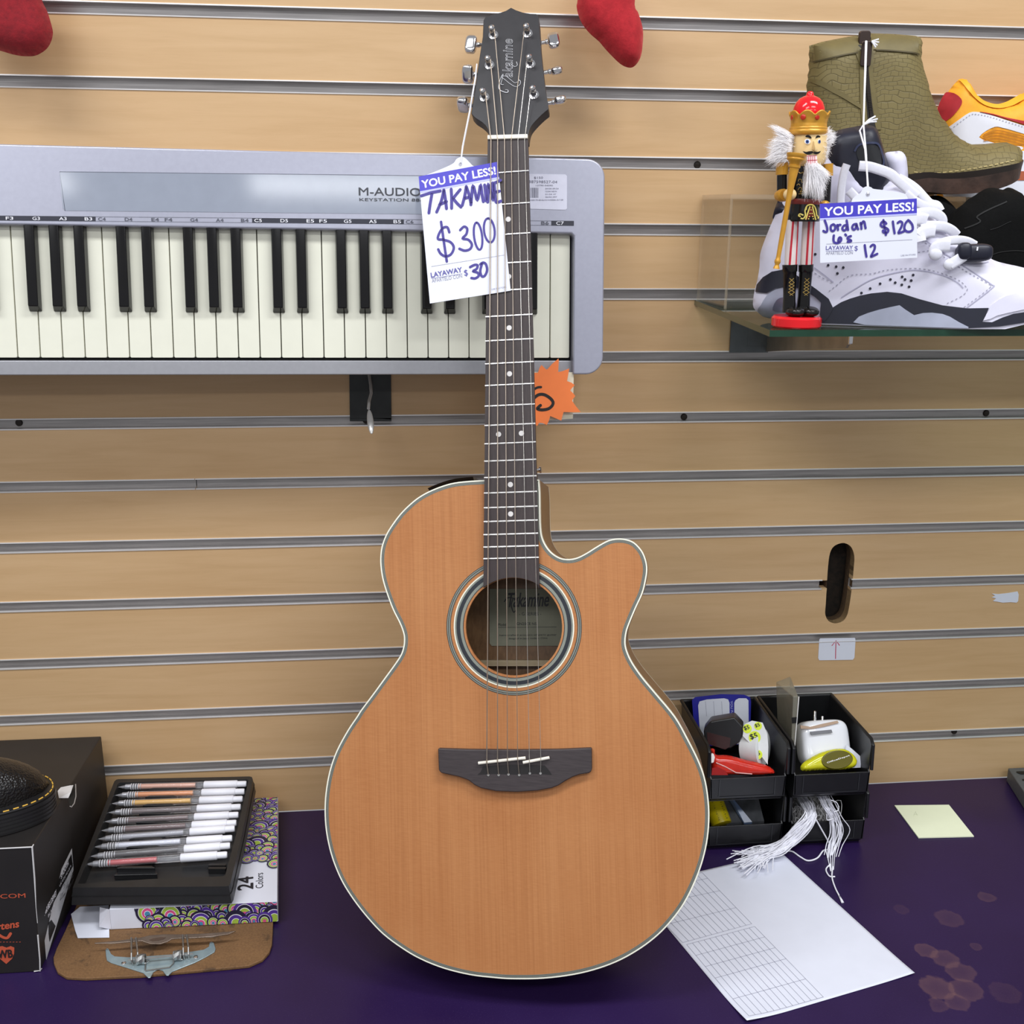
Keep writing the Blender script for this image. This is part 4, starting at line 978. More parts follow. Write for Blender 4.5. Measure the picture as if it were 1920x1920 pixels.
spatch('heel_window', cz([(205, 1625), (225, 1570), (260, 1552), (310, 1556), (340, 1590), (330, 1630), (270, 1636)]), plain('window_grey', (112, 116, 136), .3), .002, 3)
spatch('forefoot_sole', cz([(658, 1692), (690, 1660), (740, 1640), (800, 1622), (860, 1608), (918, 1596), (950, 1620), (1000, 1652), (1050, 1640), (1100, 1638), (1160, 1645), (1200, 1660), (1250, 1690), (1305, 1718), (1300, 1745), (1200, 1750), (1120, 1755), (1000, 1745), (850, 1745), (720, 1735)]), SHOEG, .0024, 1)
spatch('toe_cap_overlay', cz2([(905, 1670), (960, 1580), (1020, 1480), (1100, 1420), (1200, 1370), (1320, 1340), (1420, 1310), (1620, 1290), (1760, 1330), (1740, 1440), (1560, 1500), (1408, 1535), (1200, 1580), (1080, 1610), (1000, 1650)]), SHOEW, .0012, 1)
# stitching, seams and vents
mb = MB()
for s in ([(520, 1520), (560, 1490), (640, 1430), (760, 1420), (840, 1400), (960, 1390), (1050, 1393), (1150, 1415), (1250, 1455), (1290, 1490), (1300, 1510), (1270, 1545), (1180, 1590)], [(1040, 1230), (1110, 1280), (1190, 1340), (1300, 1410), (1420, 1475), (1425, 1500), (1280, 1610)], [(420, 1400), (480, 1440), (545, 1470)], [(1020, 1300), (1080, 1290), (1120, 1285)]):
    SH.dashes(mb, cz(s), .0007, .0022, .0012, .0006)
obj('stitching', mb, STITCH, shoe)
mb = MB()
for s in ([(590, 1555), (660, 1510), (780, 1445), (960, 1402), (1060, 1405), (1160, 1428), (1240, 1465), (1278, 1500)], [(1050, 1222), (1150, 1290), (1310, 1395), (1436, 1478), (1440, 1500), (1296, 1612)], [(440, 1385), (500, 1430), (548, 1468)], [(1240, 1350), (1300, 1365), (1360, 1365), (1420, 1352)]):
    SH.line(mb, cz(s), .0009, .0005)
obj('panel_seams', mb, plain('seam_shadow', (172, 170, 192), .7), shoe)
mb = MB()
for x, y in ((705, 1528), (754, 1503), (810, 1476), (868, 1452), (895, 1470), (934, 1437), (932, 1482), (950, 1452), (973, 1493), (985, 1458), (996, 1427), (570, 1418), (603, 1385), (563, 1380), (518, 1372), (445, 1310)):
    u, v = SH.uv(*cz([(x, y)])[0]); d = SH.dep(u, v); mb.poly(ellipse(u, v, .0013, .0013, 10), FS, d+.0006)
obj('vent_holes', mb, PERF, shoe)
spatch('ankle_panel', [(1547, 300), (1556, 290), (1575, 283), (1592, 283), (1604, 296), (1616, 322), (1622, 350), (1600, 372), (1570, 390), (1545, 395), (1535, 340)], SHOEMESH, .0014, 3)
mb = MB(); SH.line(mb, [(1546, 296), (1556, 288), (1575, 281), (1592, 281), (1605, 294), (1617, 322), (1623, 352), (1600, 372)], .0042, .002); obj('collar_piping', mb, plain('collar_trim', (190, 188, 210), .6), shoe)
# tongue, loops and flap
TG = [(1547, 330), (1546, 285), (1553, 256), (1572, 244), (1600, 238), (1625, 234), (1643, 240), (1652, 262), (1660, 290), (1668, 318), (1666, 345), (1650, 372), (1600, 372)]
tp_ = Puff(FS, catmull(FS.P(TG), True, 3), .020, .014)
mb = tp_.body(MB(), .006); tongue = obj('tongue', mb, SHOEN, shoe, angle=60)
mb = MB(); P = tp_.P([(1606, 283), (1616, 274), (1640, 272), (1648, 280), (1653, 305), (1644, 318), (1622, 314), (1610, 300)]); tp_.patch(mb, catmull(P, True, 3), .005, .0008); obj('finger_hole', mb, plain('finger_hole_black', (10, 11, 18), .5), tongue)
mb = MB(); tp_.line(mb, [(1602, 284), (1612, 271), (1640, 268), (1650, 276), (1657, 304), (1648, 322)], .0018, .0016); obj('hole_rim', mb, plain('navy_edge', (44, 50, 78), .4), tongue)
FL = [(1655, 300), (1660, 287), (1675, 284), (1690, 284), (1699, 295), (1702, 318), (1704, 345), (1712, 372), (1690, 372), (1668, 345), (1662, 320)]
mb = Puff(Fr(FS.W(0, 0, -.012), FS.ex, FS.ey), catmull(Fr(FS.W(0, 0, -.012), FS.ex, FS.ey).P(FL), True, 3), .010, .010).body(MB(), .006); obj('far_collar_flap', mb, SHOEMESH, shoe, angle=60)
mb = Puff(FS, catmull(FS.P([(1470, 378), (1486, 372), (1478, 395), (1466, 408), (1451, 411), (1449, 405), (1455, 385), (1462, 372)]), True, 3), .012, .008).body(MB(), .005); obj('heel_tab', mb, SHOEN, shoe, angle=60)
# laces: flat bands crossing the throat
def lace(pts, w=.0075, lift=.003, name='lace'):
    W = []
    for x, y, n in pts: W.append(FS.W(*FS.uv(x, y, n), n))
    W = [np.array(q) for q in catmull(W, False, 5)]; m = len(W); mb = MB(); vs = []
    for i in range(m):
        T = unit(W[min(i+1, m-1)]-W[max(i-1, 0)]); S = unit(np.cross(T, FS.en)); Dn = np.cross(S, T)
        for a in range(10): t = 2*math.pi*a/10; c, s_ = math.cos(t), math.sin(t); vs.append(W[i] + S*w*.46*math.copysign(abs(c)**.5, c) + Dn*.0013*math.copysign(abs(s_)**.8, s_))
    mb.add(vs, [[i*10+a, i*10+(a+1) % 10, (i+1)*10+(a+1) % 10, (i+1)*10+a] for i in range(m-1) for a in range(10)] + [list(range(10))[::-1], list(range((m-1)*10, m*10))], 0, True)
    obj(name, mb, LACE, shoe, angle=50)
cl = crop(1530, 250, 7.68)
def lc(pts, n0, n1, **k):
    q = cl(pts); m = len(q); lace([(x, y, n0+(n1-n0)*i/(m-1)) for i, (x, y) in enumerate(q)], **k)
lc([(620, 470), (760, 480), (900, 520), (1060, 580), (1180, 680), (1320, 800), (1450, 910)], .034, .030, w=.010)
lc([(1180, 640), (1330, 720), (1450, 810), (1560, 930), (1640, 1010), (1740, 1040), (1790, 1120)], .020, .026, w=.009)
lc([(1290, 870), (1400, 960), (1540, 1040), (1700, 1080), (1790, 1110)], .032, .026, w=.009)
lc([(1440, 1160), (1560, 1140), (1700, 1150), (1800, 1210), (1815, 1290), (1740, 1330)], .036, .030, w=.010)
lc([(1480, 1400), (1560, 1350), (1680, 1330), (1800, 1340), (1900, 1390)], .038, .028, w=.010)
lc([(1440, 1240), (1520, 1230), (1590, 1250)], .040, .038, w=.012)
lc([(1500, 1560), (1490, 1470), (1560, 1410), (1660, 1400)], .044, .040, w=.012)
q2 = lambda P, n0, n1, w: lace([(x, y, n0+(n1-n0)*i/(len(P)-1)) for i, (x, y) in enumerate(cz2(P))], w=w)
q2([(180, 580), (300, 540), (440, 545), (540, 590), (600, 650)], .040, .026, .010)
q2([(380, 760), (480, 720), (600, 705), (720, 720), (820, 770)], .043, .030, .009)
q2([(330, 880), (350, 800), (420, 770), (520, 770)], .046, .044, .012)
q2([(520, 1000), (590, 960), (680, 900), (750, 850)], .047, .044, .011)
q2([(160, 660), (200, 620), (280, 600), (340, 600)], .043, .040, .012)
lace([(x, y, .036) for x, y in ((1576, 384), (1578, 350), (1583, 322), (1588, 308))], w=.008)
lace([(x, y, .036) for x, y in ((1591, 357), (1599, 365), (1607, 374))], w=.009)
for px, py in ((1754, 477), (1781, 496)):
    mb = MB(); mb.ball(FS.W(*FS.uv(px, py, .045), .0455), (.0065, .003, .0055)); obj('lace_loop', mb, LACE, shoe)
mb = MB(); c = FS.W(*FS.uv(1826, 474, .038), .038); R = np.stack([unit(FS.ex+FS.ey*.05), FS.en, unit(FS.ey-FS.ex*.05)], 1)
mb.ball(c, (.0165, .009, .0082), R=R, e=.6); mb.ball(FS.W(*FS.uv(1808, 471, .043), .043), (.0065, .006, .0080), R=R, e=.7); lk = obj('lace_lock', mb, SHOEN, shoe)
mb = MB(); mb.tube([FS.W(*FS.uv(1833, 463, .047), .047), FS.W(*FS.uv(1832, 470, .0475), .0475)], .0008, 6); obj('white_mark', mb, PRINTWHITE, lk)

# ------------------------------------------------------------------ olive boot on the riser
FB = Fr((.6, -.112, ZR), (1, 0, 0), (0, 0, 1))
cb2 = crop(1500, 40, 7.385); cy = crop(1680, 120, 6.4)
OLIVE = m_snake(); OLIVE2 = plain('olive_leather', (108, 96, 56), 0.6, 0, .1, 60, bump=.15, bscale=300)
bsil = [(1532, 346)] + [(1524, 310), (1520, 270), (1516, 225), (1513, 190), (1513, 160), (1518, 130), (1518, 100), (1517, 86)] + cb2([(300, 285), (600, 225), (790, 195), (970, 165), (1300, 175), (1600, 200), (1672, 250), (1655, 350), (1648, 520), (1680, 660)]) \
    + cy([(295, 60), (350, 240), (420, 450), (500, 620), (570, 720), (680, 850), (800, 920), (900, 965), (1050, 960), (1200, 945), (1330, 940), (1400, 970), (1438, 1030), (1450, 1090), (1440, 1150)])
BS = FB.P(bsil); ub0, ub1 = BS[0][0], BS[-1][0]
wl = FB.P(cy([(1440, 1160), (1300, 1195), (1100, 1235), (900, 1270), (700, 1300), (500, 1322), (350, 1328), (180, 1310)])) + [(ub0+.03, FB.uv(1560, 352)[1]), (ub0, FB.uv(1532, 352)[1])]
bw = lambda u, v: (.034 + .009*min(max((u-ub0-.08)/.1, 0), 1))*(1 - .12*min(max(v/.2, 0), 1))
BT = Puff(FB, BS + wl, bw, .034, dist=BS + [(ub1, -.05), (ub0, -.05)])
boot = thing('ankle_boot', 'olive snakeskin-textured ankle boot with a side zip on the top riser', 'boot', FB.W(0, 0, 0))
obj('upper', BT.body(MB(), .006), OLIVE, boot, angle=50)
spx = cy([(1446, 1150), (1300, 1192), (1100, 1232), (900, 1266), (700, 1296), (500, 1318), (350, 1324), (180, 1304)]) + [(1600, 340), (1532, 344)]
s2 = cy([(1425, 1235), (1300, 1262), (1100, 1300), (800, 1358), (550, 1385), (400, 1390), (210, 1375)]) + [(1600, 352), (1532, 356)]
s3 = cy([(1410, 1330), (1330, 1385), (1200, 1440), (1050, 1490), (900, 1530), (750, 1555), (550, 1565), (400, 1562), (210, 1540)]) + [(1600, 370), (1534, 372)]
def sole(name, top, botm, mat, grow):
    A, B = evenly(FB.P(top), 30), evenly(FB.P(botm), 30); B = [(u, max(v, .0004)) for u, v in B]
    def hw(u): return bw(u, 0)*math.sqrt(max(0.02, 1-max(0, (u-ub1+.045)/.047)**2))*math.sqrt(max(.05, 1-max(0, (ub0+.035-u)/.036)**2)) + grow
    mb = MB(); k = len(A); vs = []
    for (u, v), (u2, v2) in zip(A, B):
        vs += [FB.W(u, v, hw(u)), FB.W(u2, v2, hw(u2)-.002), FB.W(u2, v2, -hw(u2)+.002), FB.W(u, v, -hw(u))]
    fs = []
    for i in range(k-1):
        for j in range(4): fs.append([i*4+j, i*4+(j+1) % 4, (i+1)*4+(j+1) % 4, (i+1)*4+j])
    fs += [[0, 1, 2, 3], [k*4-4, k*4-3, k*4-2, k*4-1]]
    mb.add(vs, fs, 0, True); return obj(name, mb, mat, boot, angle=30)
SOLEM = plain('dark_brown_stacked_sole', (64, 46, 38), 0.5, 0, .5, 60, bump=.3, bscale=200)
sole('welt', spx, s2, plain('dark_welt', (44, 36, 32), .5), .003)
sole('sole', s2, s3, SOLEM, .001)
mb = MB(); BT.dashes(mb, cy([(1420, 1150), (1300, 1180), (1100, 1222), (900, 1256), (700, 1284), (500, 1306), (350, 1310), (190, 1290)]), .0011, .0042, .0016, .0012); obj('welt_stitching', mb, plain('tan_stitch', (176, 158, 104), .7), boot)
# cuff, zip, back panel
P = BT.P(cb2([(150, 350), (300, 304), (600, 243), (780, 212), (785, 430), (600, 460), (350, 520), (158, 566)])); obj('cuff', BT.slab(MB(), P, .006, .0012), OLIVE2, boot, angle=50)
P = BT.P(cb2([(1000, 184), (1300, 194), (1590, 220), (1640, 262), (1632, 340), (1626, 452), (1500, 425), (1200, 400), (1005, 390)])); obj('cuff', BT.slab(MB(), P, .006, .0012), OLIVE2, boot, angle=50)
P = BT.P(cb2([(112, 796), (250, 810), (500, 930), (700, 1060), (830, 1150), (850, 1220), (700, 1130), (450, 990), (200, 880), (112, 852)])); obj('heel_strap_edge', BT.slab(MB(), P, .006, .0012), OLIVE2, boot, angle=50)
P = BT.P(cb2([(740, 215), (840, 205), (870, 560), (890, 900), (920, 1250), (940, 1500), (860, 1500), (830, 1150), (820, 600), (745, 400)])); obj('zip_placket', BT.slab(MB(), P, .006, .0011), OLIVE2, boot, angle=50)
P = BT.P(cb2([(960, 180), (1040, 170), (1010, 400), (1000, 700), (1060, 1100), (1120, 1500), (1050, 1500), (1000, 1250), (950, 800), (930, 500)])); obj('zip_placket', BT.slab(MB(), P, .006, .0011), OLIVE2, boot, angle=50)
P = BT.P(cb2([(785, 200), (965, 175), (950, 330), (935, 520), (960, 860), (1010, 1200), (1060, 1520), (960, 1540), (925, 1250), (890, 860), (860, 560), (800, 330)])); mb = MB(); BT.patch(mb, P, .006, .0009); zp = obj('zipper', mb, plain('zip_tape_black', (26, 22, 20), .6), boot)
mb = MB(); a, b = cb2([(905, 560), (985, 1330)]); Q = catmull(BT.P(cb2([(905, 560), (925, 800), (950, 1050), (990, 1330)])), False, 14)
for i, (u, v) in enumerate(Q): d = BT.dep(u, v); c = FB.W(u, v, d+.0014); mb.box(c, (.0042, .0012, .0011))
obj('zip_teeth', mb, plain('zip_teeth_dark', (52, 46, 42), .35, .5), zp)
u, v = BT.uv(*cb2([(870, 250)])[0]); mb = MB(); mb.prism(rrect(u-.006, u+.006, v-.008, v+.008, .003), FB, BT.dep(u, v)+.001, BT.dep(u, v)+.006); obj('zip_slider', mb, plain('dark_bronze_metal', (70, 58, 54), .3, .7), zp, bevel=.0008)
u, v = BT.uv(*cb2([(895, 460)])[0]); dz = BT.dep(u, v); mb = MB(); mb.prism(rrect(u-.0062, u+.0052, v-.012, v+.0125, .002), FB, dz+.004, dz+.006); obj('zip_pull', mb, plain('dark_bronze_metal', (70, 58, 54), .3, .7), zp, bevel=.0006)
mb = MB(); BT.line(mb, cb2([(140, 575), (350, 525), (600, 465), (790, 432)]), .0014, .0016); BT.line(mb, cb2([(1050, 398), (1200, 402), (1500, 428), (1645, 460)]), .0014, .0016); obj('cuff_seam', mb, plain('olive_shadow', (74, 64, 34), .7), boot)
zhang = FB.W(u-.003, v+.012, dz+.007)

# ------------------------------------------------------------------ yellow sneaker
FY = Fr((.75, -.035, ZR), (1, 0, 0), (0, 0, 1))
YEL = plain('amber_mesh', (244, 168, 36), .6, 0, .06, 200, bump=.2, bscale=900); YRED = plain('red_suede', (172, 30, 40), .7, 0, .1, 120)
ys = cy([(515, 1400), (505, 900), (512, 650), (560, 500), (610, 360), (700, 240), (770, 180), (830, 190), (900, 280), (1000, 400), (1100, 455), (1220, 480), (1350, 450), (1450, 395), (1536, 345)]) + [(1955, 150), (1985, 150), (2010, 180), (2050, 215), (2100, 240), (2145, 262), (2170, 290), (2176, 320), (2170, 345)]
YS = FY.P(ys); yu0, yu1 = YS[0][0], YS[-1][0]
yw = lambda u, v: .024 + .006*min(max((u-yu0-.06)/.1, 0), 1)
YP = Puff(FY, catmull(YS, False, 3) + [(yu1, .0005), (yu0, .0005)], yw, .026, dist=catmull(YS, False, 3) + [(yu1, -.05), (yu0, -.05)])
ysn = thing('sneaker', 'amber yellow low-top sneaker with red heel tab behind the olive boot toe', 'shoe', FY.W(0, 0, 0))
obj('upper', YP.body(MB(), .007), YEL, ysn, angle=50)
def yp(name, px, mat, eps=.0012, lo=.0008, k=2, n=None):
    P = YP.P(cy(px), lo) if n is None else FY.P(cy(px), n); P = catmull(P, True, k); P = [(a, max(b, lo)) for a, b in P]; return obj(name, YP.slab(MB(), P, .006, eps), mat, ysn, angle=50)
yp('heel_tab', [(545, 660), (552, 560), (585, 460), (628, 372), (668, 325), (700, 350), (740, 420), (745, 470), (720, 530), (640, 640), (570, 700)], YRED, n=.012)
yp('white_overlay', [(560, 790), (640, 750), (780, 650), (880, 585), (950, 575), (1050, 590), (1200, 635), (1400, 700), (1560, 750), (1760, 800), (1760, 900), (1600, 860), (1400, 800), (1250, 760), (1180, 755), (1080, 800), (990, 880), (1080, 920), (1180, 950), (1300, 975), (1500, 990), (1500, 1030), (1300, 1050), (1000, 1060), (700, 1050), (560, 1000)], plain('white_sneaker_leather', (228, 228, 236), .5, 0, .02))
yp('red_stripe', [(1000, 575), (1150, 598), (1300, 640), (1450, 670), (1560, 690), (1760, 720), (1760, 780), (1560, 735), (1400, 685), (1200, 622), (1080, 595)], YRED, .0022)
yp('ribbed_panel', [(1005, 870), (1080, 805), (1170, 765), (1250, 765), (1400, 805), (1560, 850), (1600, 960), (1400, 970), (1250, 960), (1100, 915)], plain('amber_ribbed', (232, 156, 30), .6, 0, .25, 120), .0006)
mb = MB()
for d in (0, 35, 70, 105): YP.line(mb, cy([(1040, 850+d*.7), (1200, 800+d), (1400, 840+d), (1560, 880+d)]), .0011, .0022, lo=.001)
obj('panel_ribs', mb, plain('amber_dark', (190, 116, 14), .6), ysn)
ta, tb_ = FY.uv(*cy([(500, 1045)])[0], .03), FY.uv(*cy([(1560, 1042)])[0], .03)
ms = [(yu0+.004, .0003), (yu1-.004, .0003), (yu1+.001, .012), (yu1, .020), (tb_[0], tb_[1]), (ta[0], ta[1]), (yu0-.001, .012)]
mb = Puff(FY, ms, lambda u, v: yw(u, v)+.0035, .03, dist=[(yu0-.002, -.08), (yu1+.002, -.08), (yu1+.002, .1), (yu0-.002, .1)]).body(MB(), .007); obj('midsole', mb, plain('white_midsole', (232, 234, 244), .45, 0, .02), ysn, angle=50)
yp('midsole_stripe', [(500, 1285), (1300, 1285), (1560, 1285), (2300, 1285), (3100, 1320), (3100, 1400), (2300, 1395), (1500, 1395), (500, 1395)], plain('rust_print', (176, 92, 60), .5), .0042, k=1, n=.034)
mb = MB(); YP.line(mb, cy([(770, 190), (830, 230), (900, 330), (1000, 430), (1100, 485), (1220, 505), (1350, 480), (1450, 425), (1536, 375)]), .005, .0016); obj('collar_binding', mb, plain('amber_binding', (250, 176, 44), .6), ysn)
mb = MB(); YP.dashes(mb, cy([(600, 800), (760, 700), (880, 615), (950, 605), (1100, 630), (1300, 690), (1560, 770)]), .0007, .002, .0012, .0018); obj('stitching', mb, STITCH, ysn)

# ------------------------------------------------------------------ black sneakers
BLKF = plain('black_knit', (9, 9, 9), .9, 0, .2, 300, bump=.3, bscale=700, spec=.15)
def bshoe(label, y, px, hw, seams):
    F = Fr((.62, y, ZS+.0008), (1, 0, 0), (0, 0, 1)); S = catmull(F.P(px), False, 3)
    T = thing('black_sneaker', label, 'shoe', F.W(0, 0, 0))
    pf = Puff(F, S + [(S[-1][0], 0.0), (S[0][0], 0.0)], hw, .03, dist=S + [(S[-1][0], -.05), (S[0][0], -.05)])
    obj('upper', pf.body(MB(), .007), BLKF, T, angle=50)
    mb = MB()
    for s, w in seams: pf.line(mb, cz2(s), w, .0006)
    if seams: obj('seam', mb, plain('black_seam', (20, 20, 20), .8), T)
    P = [(S[0][0]+.002, .0005), (S[-1][0]-.002, .0005), (S[-1][0]-.002, .022), (S[0][0]+.002, .022)]
    obj('sole', pf.slab(MB(), P, .008, .002), plain('black_rubber', (18, 18, 20), .5), T, angle=50); return T
bshoe('black knit sneaker with seams behind the white basketball shoe', -.195, [(1752, 560), (1752, 500), (1762, 450)] + cz2([(620, 335), (700, 265), (780, 205), (850, 150), (950, 88), (1050, 76), (1150, 100), (1190, 82), (1230, 74), (1290, 95), (1340, 140), (1408, 178)]) + [(1950, 392), (1985, 425), (2010, 460), (2020, 500), (2015, 545)], .036,
      [([(560, 560), (700, 480), (840, 420), (1000, 330), (1200, 240)], .0012), ([(1000, 580), (1100, 550), (1200, 500), (1250, 480)], .0007), ([(1010, 885), (1120, 850), (1280, 832), (1420, 838), (1560, 850)], .0008)])
bshoe('dark sneaker partly hidden between the white shoe and the black knit sneaker', -.13, [(1716, 560), (1716, 450), (1722, 395), (1733, 374), (1748, 367), (1765, 368), (1782, 380), (1796, 396), (1815, 425), (1840, 460), (1850, 540)], .023, [])

# ------------------------------------------------------------------ second price tag, hanging from the boot's zip pull
FT2 = Fr((.45, -.358, .75), (math.cos(.06), -math.sin(.06), 0), (0, .05, 1)); cj = crop(1530, 250, 7.68)
def draw2(card):
    q = lambda p: cj([p])[0]
    mb = MB(); ptext(mb, 'YOU PAY LESS!', FT2, q((122, 1190)), q((1405, 1112)), .0003, h=15, bold=.028); obj('header_lettering', mb, PRINTWHITE, card)
    mb = MB(); ptext(mb, 'LAYAWAY', FT2, q((142, 1678)), q((530, 1672)), .0002, h=7, bold=.012); ptext(mb, '$', FT2, q((552, 1700)), q((600, 1700)), .0002, h=10)
    mb.ribbon(FT2.P(cj([(142, 1695), (530, 1688)])), .0003, FT2, .0002); obj('layaway_lettering', mb, PRINTBLUE, card)
    mb = MB(); ptext(mb, 'APARTELO CON', FT2, q((142, 1748)), q((530, 1740)), .0002, h=5.5); mb.ribbon(FT2.P(cj([(150, 1595), (1385, 1530)])), .0003, FT2, .0002); ptext(mb, 'USE IN-STORE', FT2, q((1220, 1772)), q((1435, 1755)), .0002, h=2.8); obj('small_lettering', mb, PRINTGREY, card)
    mb = MB(); W = .0021
    S = [[(125, 1255), (145, 1310), (160, 1370), (155, 1415), (125, 1418), (105, 1405)], [(250, 1310), (215, 1330), (210, 1380), (235, 1408), (270, 1385), (275, 1335), (250, 1310)], [(305, 1320), (312, 1360), (315, 1390)], [(310, 1345), (330, 1320), (350, 1318)],
         [(440, 1320), (400, 1330), (378, 1365), (392, 1395), (425, 1390), (445, 1340)], [(440, 1255), (450, 1320), (460, 1390)], [(580, 1305), (540, 1315), (520, 1350), (535, 1385), (565, 1375), (582, 1320)], [(582, 1310), (592, 1350), (605, 1380)],
         [(640, 1290), (650, 1340), (652, 1375)], [(650, 1320), (675, 1270), (695, 1280), (705, 1330), (712, 1365)],
         [(255, 1470), (250, 1530), (262, 1570), (310, 1580), (355, 1550), (360, 1510), (335, 1500), (320, 1540), (325, 1575)], [(420, 1455), (432, 1470)], [(500, 1480), (460, 1495), (455, 1520), (490, 1535), (505, 1550), (480, 1560), (455, 1562)],
         [(1010, 1300), (985, 1275), (945, 1280), (930, 1320), (955, 1345), (1010, 1365), (1040, 1395), (1020, 1430), (970, 1425), (962, 1400)], [(968, 1250), (985, 1350), (1005, 1462)], [(1105, 1270), (1115, 1350), (1130, 1438)],
         [(1175, 1290), (1210, 1268), (1240, 1290), (1230, 1340), (1200, 1400), (1185, 1435), (1230, 1425), (1275, 1405)], [(1325, 1250), (1285, 1300), (1270, 1370), (1300, 1410), (1350, 1415), (1390, 1385), (1385, 1320), (1350, 1270), (1325, 1250)],
         [(700, 1610), (710, 1690), (725, 1775)], [(785, 1630), (815, 1605), (845, 1620), (840, 1670), (810, 1730), (790, 1775), (840, 1755), (880, 1735)]]
    for s in S: mb.ribbon(catmull(FT2.P(cj(s)), False, 4), W, FT2, .0004)
    obj('handwriting', mb, MARKER, card)
tw = lambda x, y, n=0: FT2.W(*FT2.uv(x, y, n), n)
hole2 = cj([(750, 875)])[0]
tab2 = catmull(cj([(510, 1010), (520, 960), (560, 910), (640, 860), (680, 790), (740, 762), (800, 780), (830, 800), (1000, 820), (1200, 850), (1290, 880), (1330, 960), (1340, 1010)]), False, 3)
kn = tw(1619, 234, -.05)
th2 = [[zhang, kn, tw(1624, 290, -.03), tw(*hole2, .0004)],
       [zhang+V3(.001, 0, 0), kn, tw(1612, 245, -.05), tw(1622, 280, -.03), tw(hole2[0]+1, hole2[1], -.0008)]]
rr = lambda p, dx, dy, n: tw(p[0]+dx, p[1]+dy, n)
for dx, dy in ((22, -16), (26, -11), (24, -6)): th2.append([kn, (kn + tw(1619+dx, 234+dy, -.055))/2 + V3(0, 0, .001), tw(1619+dx, 234+dy, -.055)])
for dx, dy in ((14, -4), (15, 2), (12, 8), (9, 12)): th2.append([zhang+V3(.006, -.001, 0), zhang+V3(.006+dx*.0005, -.002, -dy*.0005)])
price_tag('price_tag', 'white price tag with blue header hanging in front of the white basketball shoe', FT2, cj([(55, 1015), (1450, 938), (1458, 1790), (60, 1865)]), .245, 0.0, th2, tab2, draw2, hole2, .0008)
# ------------------------------------------------------------------ wooden soldier-king figure
FN = Fr((.3945, -.3155, ZS+.0004))
def N(x, y, n=0.0): return FN.W(*FN.uv(x, y, n), n)
def hw(x, y, dx): return abs(FN.uv(x+dx, y)[0] - FN.uv(x, y)[0])
GOLD = plain('gold_paint', (206, 150, 52), 0.3, 0.25, .06, 120); NRED = plain('glossy_red_paint', (226, 28, 36), 0.12, 0, .03); NBLK = plain('glossy_black_paint', (20, 18, 18), 0.18, 0, .1); NSKIN = plain('painted_wood_skin', (238, 206, 148), 0.3, 0, .03, 120)
NPINK = plain('pinkish_white_paint', (226, 214, 210), 0.35); NSTR = plain('red_stripe_paint', (196, 40, 56), 0.35); NWHITE = plain('white_paint', (246, 244, 240), .3); NBELT = plain('dark_red_paint', (122, 42, 36), .4)
nut = thing('nutcracker_figure', 'wooden nutcracker figure with gold crown and white hair on the shelf edge', 'figurine', FN.W(0, 0, 0))
def col(name, cx, prof, mat, n=0.0, seg=32, **k):
    """turned piece: prof = (half width px, y px) from bottom to top"""
    y0 = prof[0][1]; base = N(cx, y0, n); P = []
    for w_, y in prof: P.append((hw(cx, y, w_), FN.uv(cx, y, n)[1]-FN.uv(cx, y0, n)[1]))
    mb = MB(); mb.lathe([(1e-4, P[0][1])] + P + [(1e-4, P[-1][1])], base, (0, 0, 1), seg); return obj(name, mb, mat, nut, **k)
b0 = FN.uv(1493, 620)[1]
mb = MB(); rb = hw(1493, 606, 44.5); mb.lathe([(1e-4, 0), (rb-.0015, 0), (rb, .0015), (rb, .0085), (rb-.0018, .0105), (1e-4, .0108)], FN.W(FN.uv(1493, 606)[0], 0, 0), (0, 0, 1), 40); obj('base', mb, NRED, nut)
zb = .0108
for fx, tx, ty in ((1479, 1481, 496), (1505, 1511, 496)):
    g_ = FN.uv(fx, 590)[0]
    mb = MB(); mb.ball(FN.W(g_+.0035, zb+.0042, .006), (.0085, .0125, .0048), e=.85); mb.tube([FN.W(g_, zb+.003, 0), N(fx+.4*(tx-fx), 555), N(tx, ty+14), N(tx, ty+13), N(tx, ty)], [.0062, .0057, .0062, .0068, .0070], 18)
    bt = obj('boot', mb, NBLK, nut, angle=60)
    mb = MB(); zz = [(-4, 522), (5, 530), (-5, 536), (5, 542), (-6, 548), (3, 554)]
    for i in range(len(zz)-1):
        t = lambda q: N(tx + (fx-tx)*(q[1]-496)/90 + q[0] + 4, q[1], .0062)
        mb.tube([t(zz[i]), t(zz[i+1])], .0003, 5)
        mb.tube([t((-zz[i][0], zz[i][1])), t((-zz[i+1][0], zz[i+1][1]))], .0003, 5)
    obj('lacing', mb, plain('gold_line', (190, 160, 90), .4, .3), bt)
for (x0_, x1_), (s0, s1), (t0, t1) in (((1483, 1486), (1481, 1487), (1492, 1496)), ((1512, 1517), (1512, 1517), (1521, 1525))):
    a, b = N(x0_, 496), N(x1_, 412); mb = MB(); r_ = hw(1485, 450, 11.5); mb.tube([a, b], r_, 24); lg = obj('leg', mb, NPINK, nut, angle=60)
    mb = MB()
    for q0, q1, w_ in ((s0, s1, .0012), (t0, t1, .0011)):
        e = .0003; o0 = FN.uv(q0, 496, r_*.8)[0]-FN.uv(x0_, 496)[0]; o1 = FN.uv(q1, 412, r_*.8)[0]-FN.uv(x1_, 412)[0]
        f = lambda c, o: c + V3(o, 0, 0) + FN.en*(math.sqrt(max(r_*r_-o*o, 1e-8))-w_*.6)
        mb.tube([f(a, o0), f(b, o1)], w_, 8)
    obj('red_stripes', mb, NSTR, lg)
col('coat_skirt', 1506, [(28, 415), (29.5, 412), (28, 395), (27, 383)], NBLK)
